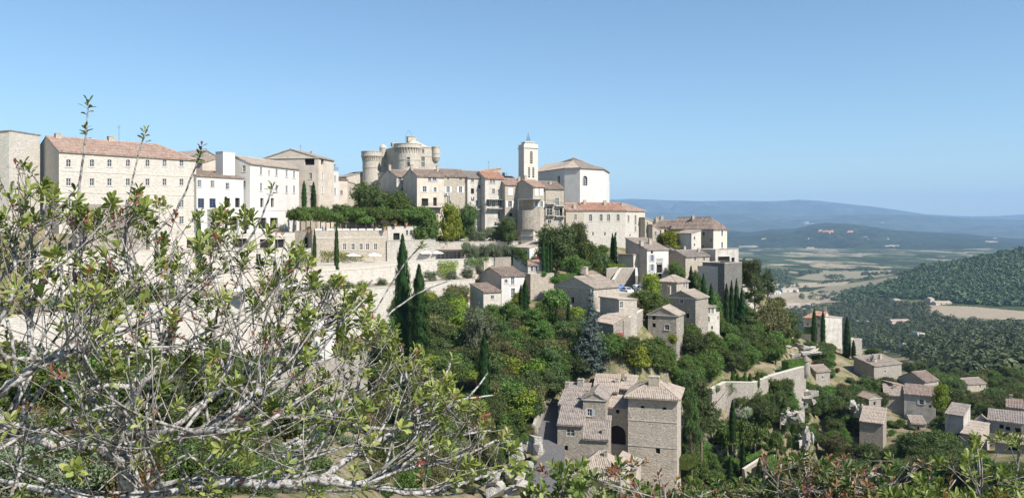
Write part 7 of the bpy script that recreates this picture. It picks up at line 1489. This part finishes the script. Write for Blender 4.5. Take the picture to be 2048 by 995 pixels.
class Bush:
    def __init__(s, seed, label, loc, cat='bush', name='lichened_bush'):
        s.g = random.Random(seed); s.root = empty(name, loc, 0, label, cat); s.loc = Vector(loc); s.tips = []; s.segs = []; s.limbs = []
    def limb(s, pts, mat='lichen', n=7):
        """pts (u, v, Y, diameter in photo px)"""
        P_ = [P(u, v, Y) for u, v, Y, _ in pts]; rr = [w*.5/F*Y for _, _, Y, w in pts]; Q = []; RR = []
        for i in range(len(P_)-1):
            p0 = P_[max(i-1, 0)]; p1 = P_[i]; p2 = P_[i+1]; p3 = P_[min(i+2, len(P_)-1)]; k = 6
            for j in range(k):
                t = j/k; q = .5*((2*p1)+(-p0+p2)*t+(2*p0-5*p1+4*p2-p3)*t*t+(-p0+3*p1-3*p2+p3)*t**3); r = rr[i]*(1-t)+rr[i+1]*t
                q += Vector((s.g.uniform(-1, 1), s.g.uniform(-1, 1), s.g.uniform(-1, 1)))*r*.45; Q.append(q); RR.append(r*s.g.uniform(.88, 1.15))
        Q.append(P_[-1]); RR.append(rr[-1]); s.limbs.append((Q, RR)); m = MB(); m.tube([q-s.loc for q in Q], RR, n); m.build('branch', M[mat], s.root, smooth=True); return Q, RR
    def grow(s, start, d, L, r, depth, inside, up=.35, leafy=True):
        n = max(4, int(L/.045)); p = Vector(start); d = Vector(d).normalized(); pts = [p.copy()]; rad = [r]; kink = Vector((0, 0, 0))
        for i in range(n):
            if i % 3 == 0: kink = Vector((s.g.uniform(-1, 1), s.g.uniform(-1, 1), s.g.uniform(-.8, 1)))*.22
            d = (d+kink*.5+Vector((0, 0, up*.09))).normalized(); p = p+d*(L/n); u = U0+F*p.x/p.y; v = V0-F*p.z/p.y
            if p.y < 1.5 or not inside(u, v): break
            pts.append(p.copy()); rad.append(r*(1-.6*(i+1)/n))
        if len(pts) < 3: return
        s.segs.append((pts, rad, depth))
        if depth > 0:
            for k in range(s.g.choice((2, 3, 3)) if depth > 1 else s.g.choice((1, 2, 3))):
                i = s.g.randrange(max(1, len(pts)//4), len(pts)); a = (pts[min(i+1, len(pts)-1)]-pts[i-1]).normalized()
                dd = (a*.6+Vector((s.g.uniform(-1, 1), s.g.uniform(-.8, .8), s.g.uniform(-.35, 1)))*.8).normalized(); s.grow(pts[i], dd, L*s.g.uniform(.4, .75), rad[i]*.6, depth-1, inside, up, leafy)
        if leafy and s.g.random() < (.95 if depth == 0 else .4 if depth == 1 else 0): s.tips.append((pts[-1], (pts[-1]-pts[-2]).normalized()))
        if leafy and depth == 0 and len(pts) > 5 and s.g.random() < .12: s.tips.append((pts[-3], (pts[-1]-pts[-2]).normalized()))
    def finish(s, red=.08, nparts=0, scale=1.0, mat='leafg'):
        bigs = sorted([x for x in s.segs if x[2] >= 2], key=lambda x: -x[1][0])[:90]; ids = set(map(id, bigs)); m = MB(); mt = MB()
        for pts, rad, dep in bigs: b = MB(); b.tube([q-s.loc for q in pts], rad, 6); b.build('branch', M['lichen'], s.root, smooth=True)
        for x in s.segs:
            if id(x) not in ids: (m if x[1][0] > .0035 else mt).tube([q-s.loc for q in x[0]], [max(.0013, r_) for r_ in x[1]], 5 if x[1][0] > .0035 else 4)
        for q, nm, mt_ in ((m, 'small_branches', 'lichen'), (mt, 'twigs', 'twig')):
            if q.f: tag(q.build(nm, M[mt_], s.root, smooth=True), kind='stuff')
        g = np.random.default_rng(5); Vg, Tg, Vr, Tr, items = [], [], [], [], []
        for p, d in s.tips:
            isred = s.g.random() < (red(p) if callable(red) else red); tone = s.g.random(); nl = s.g.choice((9, 12, 14, 17)) if not isred else s.g.choice((5, 7, 9)); d_ = np.array(d+Vector((0, 0, .5))); d_ /= np.linalg.norm(d_); fr = frame_from(d_, s.g.uniform(0, 6)); sz = s.g.uniform(.7, 1.15)
            for k in range(nl):
                az = k*2.4+s.g.uniform(-.3, .3); el = .3+.95*(k/nl)**.7+s.g.uniform(-.15, .2); back = .045*(k/nl)*s.g.uniform(.6, 1.2)*scale
                pr = fr[:, 1]*math.cos(az)+fr[:, 2]*math.sin(az); dr = fr[:, 0]*math.cos(el)+pr*math.sin(el); nz = fr[:, 0]-dr*np.dot(fr[:, 0], dr); nz /= np.linalg.norm(nz)+1e-9
                tw = s.g.uniform(-.5, .5); y_ = np.cross(nz, dr); nz2 = nz*math.cos(tw)+y_*math.sin(tw); y2 = np.cross(nz2, dr); fm_ = np.stack([dr, y2, nz2], 1); sc = scale*sz*s.g.uniform(.75, 1.2)*(.72 if isred else 1)
                items.append((np.array(p)-d_*back, fm_, sc, isred, s.g.randrange(6), min(1, max(0, tone*.7+s.g.uniform(-.1, .35)))))
        items.sort(key=lambda t_: -t_[2]/t_[0][1]); L0 = np.array(s.loc)
        for n_, (p, fm_, sc, isred, vi, tn_) in enumerate(items):
            if n_ < nparts:
                me = cached(('leafme', vi, isred), lambda: np_mesh('leaf', PROT[vi].reshape(-1, 3), 4, M['leafr' if isred else 'leafg'], np.full(len(PROT[vi]), .35+.1*vi)))
                o = link('leaf', me, s.root); o.matrix_local = Matrix(((fm_[0, 0]*sc, fm_[0, 1]*sc, fm_[0, 2]*sc, p[0]-L0[0]), (fm_[1, 0]*sc, fm_[1, 1]*sc, fm_[1, 2]*sc, p[1]-L0[1]), (fm_[2, 0]*sc, fm_[2, 1]*sc, fm_[2, 2]*sc, p[2]-L0[2]), (0, 0, 0, 1))); continue
            V = (PROT[vi]*sc) @ fm_.T+(p-L0); (Vr if isred else Vg).append(V); (Tr if isred else Tg).append(np.clip(tn_+g.uniform(-.12, .12, len(V)), 0, 1))
        for V, T, nm, mt_ in ((Vg, Tg, 'foliage', mat), (Vr, Tr, 'red_foliage', 'leafr')):
            if V: tag(link(nm, np_mesh(nm, np.concatenate(V).reshape(-1, 3), 4, M[mt_], np.concatenate(T)), s.root), kind='stuff')
        return len(s.tips), len(s.segs)
ENV = [(-400,300),(0,330),(60,340),(110,400),(200,420),(250,390),(330,400),(380,440),(470,410),(540,450),(600,490),(640,550),(720,580),(800,670),(880,750),(960,820),(1040,890),(1090,960),(1100,1100)]
_eu = [p[0] for p in ENV]; _ev = [p[1] for p in ENV]
def inside(u, v): return u < 1095 and v > np.interp(u, _eu, _ev)+18*math.sin(u*.11)
B = Bush(4, 'large tangled bush with lichen white branches and yellow green leaf tufts filling the left foreground', (X(250,2.9), 2.9, -1.75))
LIMBS = [
 [(262,1080,2.9,40),(255,960,2.9,34),(240,905,2.85,30),(238,850,2.8,22),(280,780,2.75,16),(330,700,2.8,12),(360,620,2.9,8)],
 [(262,1080,2.9,36),(300,990,2.9,26),(420,965,2.8,24),(560,972,2.8,22),(640,958,2.8,20),(720,968,2.85,16),(790,940,2.95,11),(860,930,3.1,7)],
 [(250,930,2.85,26),(180,890,2.7,18),(90,885,2.6,16),(20,870,2.6,18),(-60,850,2.6,18)],
 [(238,860,2.85,20),(160,852,2.75,14),(60,858,2.6,15),(-40,820,2.5,16)],
 [(-60,830,2.5,22),(20,770,2.5,20),(70,735,2.55,18),(130,705,2.6,17),(180,640,2.7,13),(230,560,2.8,9),(290,480,2.9,6),(345,430,3.0,5),(385,350,3.0,3.6),(403,292,3.0,3)],
 [(70,740,2.55,13),(62,680,2.6,12),(55,610,2.65,11),(48,560,2.7,9),(75,500,2.75,6),(110,430,2.8,4),(150,380,2.8,3)],
 [(100,715,2.6,12),(60,718,2.5,9),(10,712,2.45,8),(-30,680,2.4,8)],
 [(255,930,2.9,20),(330,890,2.95,18),(420,850,3.0,15),(500,790,3.1,12),(570,720,3.2,10),(640,660,3.3,7),(700,600,3.4,5),(745,560,3.4,3.5)],
 [(260,870,2.8,18),(340,865,2.7,18),(430,862,2.6,16),(520,850,2.6,10),(600,800,2.7,7)],
 [(380,965,2.8,18),(330,985,2.7,16),(200,1000,2.6,16),(80,975,2.5,12),(0,960,2.5,10)],
 [(420,850,3.0,12),(540,830,3.1,11),(640,840,3.2,9),(760,855,3.3,7),(860,850,3.5,5)],
 [(640,960,2.8,16),(700,910,2.9,14),(760,880,3.0,12),(830,830,3.1,9),(880,770,3.2,6),(905,715,3.3,3.5)],
 [(560,972,2.8,12),(600,900,3.0,10),(660,840,3.1,8),(712,780,3.2,7),(725,700,3.3,5),(742,640,3.4,4),(800,540,3.5,3.2),(845,488,3.5,3)],
 [(725,700,3.3,4),(765,640,3.4,3.5),(830,590,3.5,3),(900,560,3.5,2.5)],
 [(330,700,2.8,9),(300,620,2.9,8),(262,560,2.9,7),(250,480,3.0,5),(262,380,3.0,3.6),(272,330,3.0,3.2),(290,262,3.0,2.6)],
 [(110,430,2.8,4.5),(150,420,2.8,5),(160,360,2.8,4.5),(170,290,2.8,4),(174,240,2.8,3),(176,205,2.8,2.4)],
 [(180,640,2.7,10),(150,560,2.75,8),(155,480,2.8,7),(158,420,2.8,5)],
 [(360,620,2.9,8),(420,560,3.0,7),(480,500,3.1,5),(520,440,3.1,4),(545,375,3.1,3)],
 [(570,720,3.2,8),(560,640,3.2,7),(575,560,3.2,5),(620,500,3.2,3.5)],
 [(640,660,3.3,5),(690,640,3.3,4.5),(760,640,3.4,3.5)],
 [(20,870,2.6,10),(40,930,2.5,9),(20,1000,2.4,7)],
 [(130,705,2.6,10),(200,690,2.65,10),(280,700,2.7,9),(360,690,2.8,7),(450,640,2.9,5),(520,600,3.0,4)],
 [(280,780,2.75,12),(210,770,2.7,10),(150,800,2.65,9),(100,850,2.6,8)],
 [(500,790,3.1,9),(450,740,3.0,8),(430,680,3.0,6),(440,600,3.0,4)],
 [(238,850,2.8,12),(180,800,2.8,10),(150,740,2.8,9),(170,680,2.8,6),(210,620,2.9,4)],
 [(340,865,2.7,12),(400,810,2.8,10),(470,770,2.9,8),(540,760,3.0,6),(620,740,3.1,4)],
 [(790,940,2.95,8),(850,900,3.0,7),(920,870,3.1,5),(980,860,3.2,3)],
 [(830,830,3.1,5),(920,800,3.2,4),(985,790,3.3,2.6)],
 [(720,968,2.85,12),(850,985,3.0,9),(960,955,3.1,6),(1035,925,3.2,4)],
 [(860,930,3.1,6),(940,905,3.1,5),(1000,880,3.2,4),(1050,905,3.3,3)],
 [(760,880,3.0,9),(850,840,3.1,7),(930,800,3.2,5),(975,745,3.3,3)],
 [(0,560,2.5,8),(60,480,2.6,6),(90,400,2.7,4),(60,340,2.7,3)],
 [(-30,680,2.4,10),(20,600,2.4,8),(30,520,2.45,6),(10,430,2.5,4)],
]
for l in LIMBS: B.limb(l)
for Q, RR in list(B.limbs):
    L = sum((b-a).length for a, b in zip(Q, Q[1:])); n = max(3, int(L/.055))
    for k in range(n):
        i = B.g.randrange(2, len(Q)); a = (Q[i]-Q[i-1]).normalized(); r = RR[i]
        if a.length == 0: continue
        ux = U0+F*Q[i].x/Q[i].y; dens = np.interp(ux, [0, 420, 640, 900, 1100], [.74, .68, .64, .64, .62])
        if B.g.random() > dens: continue
        side = Vector((B.g.uniform(-.7, 1), B.g.uniform(-.9, .9), B.g.uniform(-.4, 1)))
        d = (a*.35+side.normalized()*.9); d.normalize(); dep = 2 if r > .008 else (1 if r > .0035 else 0)
        B.grow(Q[i], d, (.55, .38, .2)[2-dep]*B.g.uniform(.6, 1.25), min(r*.5, .0065), dep, inside)
def _free(u, v): return True
for u_, v_, Y_ in ((176,205,2.8),(172,255,2.8),(290,262,3.0),(403,292,3.0),(398,310,3.0),(545,375,3.1),(845,488,3.5),(742,640,3.4),(905,715,3.3),(150,380,2.8),(60,340,2.7)):
    B.tips.append((P(u_, v_, Y_), Vector((.1, 0, 1))))
_leafless = []
NB = B.finish(red=.20, nparts=290, scale=.93)
# smaller bushes along the bottom edge: stems rising from the bank below the frame
def edge_bush(seed, label, tips, Yr, red, mat='leafd', base_u=None, scale=.62, extra=2, dens=1.0, name='leafy_bush'):
    us = [t[0] for t in tips]; cu = base_u or sum(us)/len(us); Ym = sum(Yr)/2; b = Bush(seed, label, (X(cu, Ym), Ym, ZV(1500, Ym)), 'bush', name)
    for (u, v, st) in tips:
        Y = b.g.uniform(*Yr); v += 44; q, r = b.limb([(cu+(u-cu)*.35, 1500, Ym, 9), (cu+(u-cu)*.6, 1180, (Ym+Y)/2, 7), (u+b.g.uniform(-12, 12), (v+1080)/2, Y, 5), (u, v, Y, 3)], 'twig', 5)
        b.tips.append((q[-1], Vector((b.g.uniform(-.3, .3), b.g.uniform(-.3, .3), 1))))
        for k in range(st*extra+2):
            i = b.g.randrange(len(q)//2, len(q)); b.grow(q[i], (b.g.uniform(-1, 1), b.g.uniform(-.8, .8), b.g.uniform(.1, 1)), b.g.uniform(.12, .3), .003, 1, lambda uu, vv: vv > v-14, .3)
    return b.finish(red, 0, scale*1.45 if scale < .7 else scale*1.1, mat)
g2 = random.Random(9)
edge_bush(11, 'leafy sprigs with a big pale green tuft rising over the narrow street', [(1105,945,2),(1125,900,1),(1172,905,2),(1150,960,2),(1060,940,1),(1090,985,2)], (2.7, 3.2), .04, 'leafg', 1120, 1.0)
edge_bush(12, 'thin stemmed sprig with brown curled leaves before the broad hipped roof', [(1238,885,1),(1195,960,2),(1240,960,2),(1275,925,1)], (2.6, 3.0), .4, 'leafd', 1240)
edge_bush(13, 'red tipped twin stem in front of the tower house', [(1318,905,1),(1330,930,1),(1312,985,1)], (2.5, 2.8), .85, 'leafd', 1320)
edge_bush(14, 'dense green shrub along the bottom edge below the tower house', [(g2.uniform(1250, 1480), g2.uniform(940, 1010), 3) for k in range(40)], (3.6, 4.6), .12, 'leafd', 1370, .8)
edge_bush(15, 'green shrub with scattered red leaves at the bottom centre right', [(g2.uniform(1460, 1620), g2.uniform(925, 1000), 3) for k in range(32)], (3.4, 4.4), .42, 'leafd', 1540, .85)
edge_bush(16, 'red leaved shrub massed at the bottom edge right of the lower garden', [(1690+g2.gauss(0, 55), g2.uniform(880, 975), 4) for k in range(34)], (3.2, 4.0), .6, 'leafd', 1700, .85)
edge_bush(17, 'tall pale green shrub at the bottom right corner', [(1880,925,3),(1900,950,3),(1950,835,2),(1962,870,3),(2040,830,2),(2010,930,3)]+[(g2.uniform(1790, 2060), g2.uniform(940, 1010), 3) for k in range(22)], (2.8, 3.8), .08, 'leafg', 1930, 1.0)
print('bush', NB)
# ---------------------------------------------------------------- the air: one closed box of even haze round everything
HZ = 5.2e-5
m = MB(); m.box(-42000, 52000, -600, 29990, -212, 1100)
hz = m.build('haze', []); tag(hz, kind='stuff')
t = NT('haze'); t.t.nodes.remove(t.b); pv = t.n('ShaderNodeVolumePrincipled'); pv.inputs['Color'].default_value = (.43, .67, 1.0, 1); pv.inputs['Density'].default_value = HZ; pv.inputs['Anisotropy'].default_value = 0.0
t.l(pv.outputs[0], t.out.inputs['Volume']); hz.data.materials.clear(); hz.data.materials.append(t.mat)
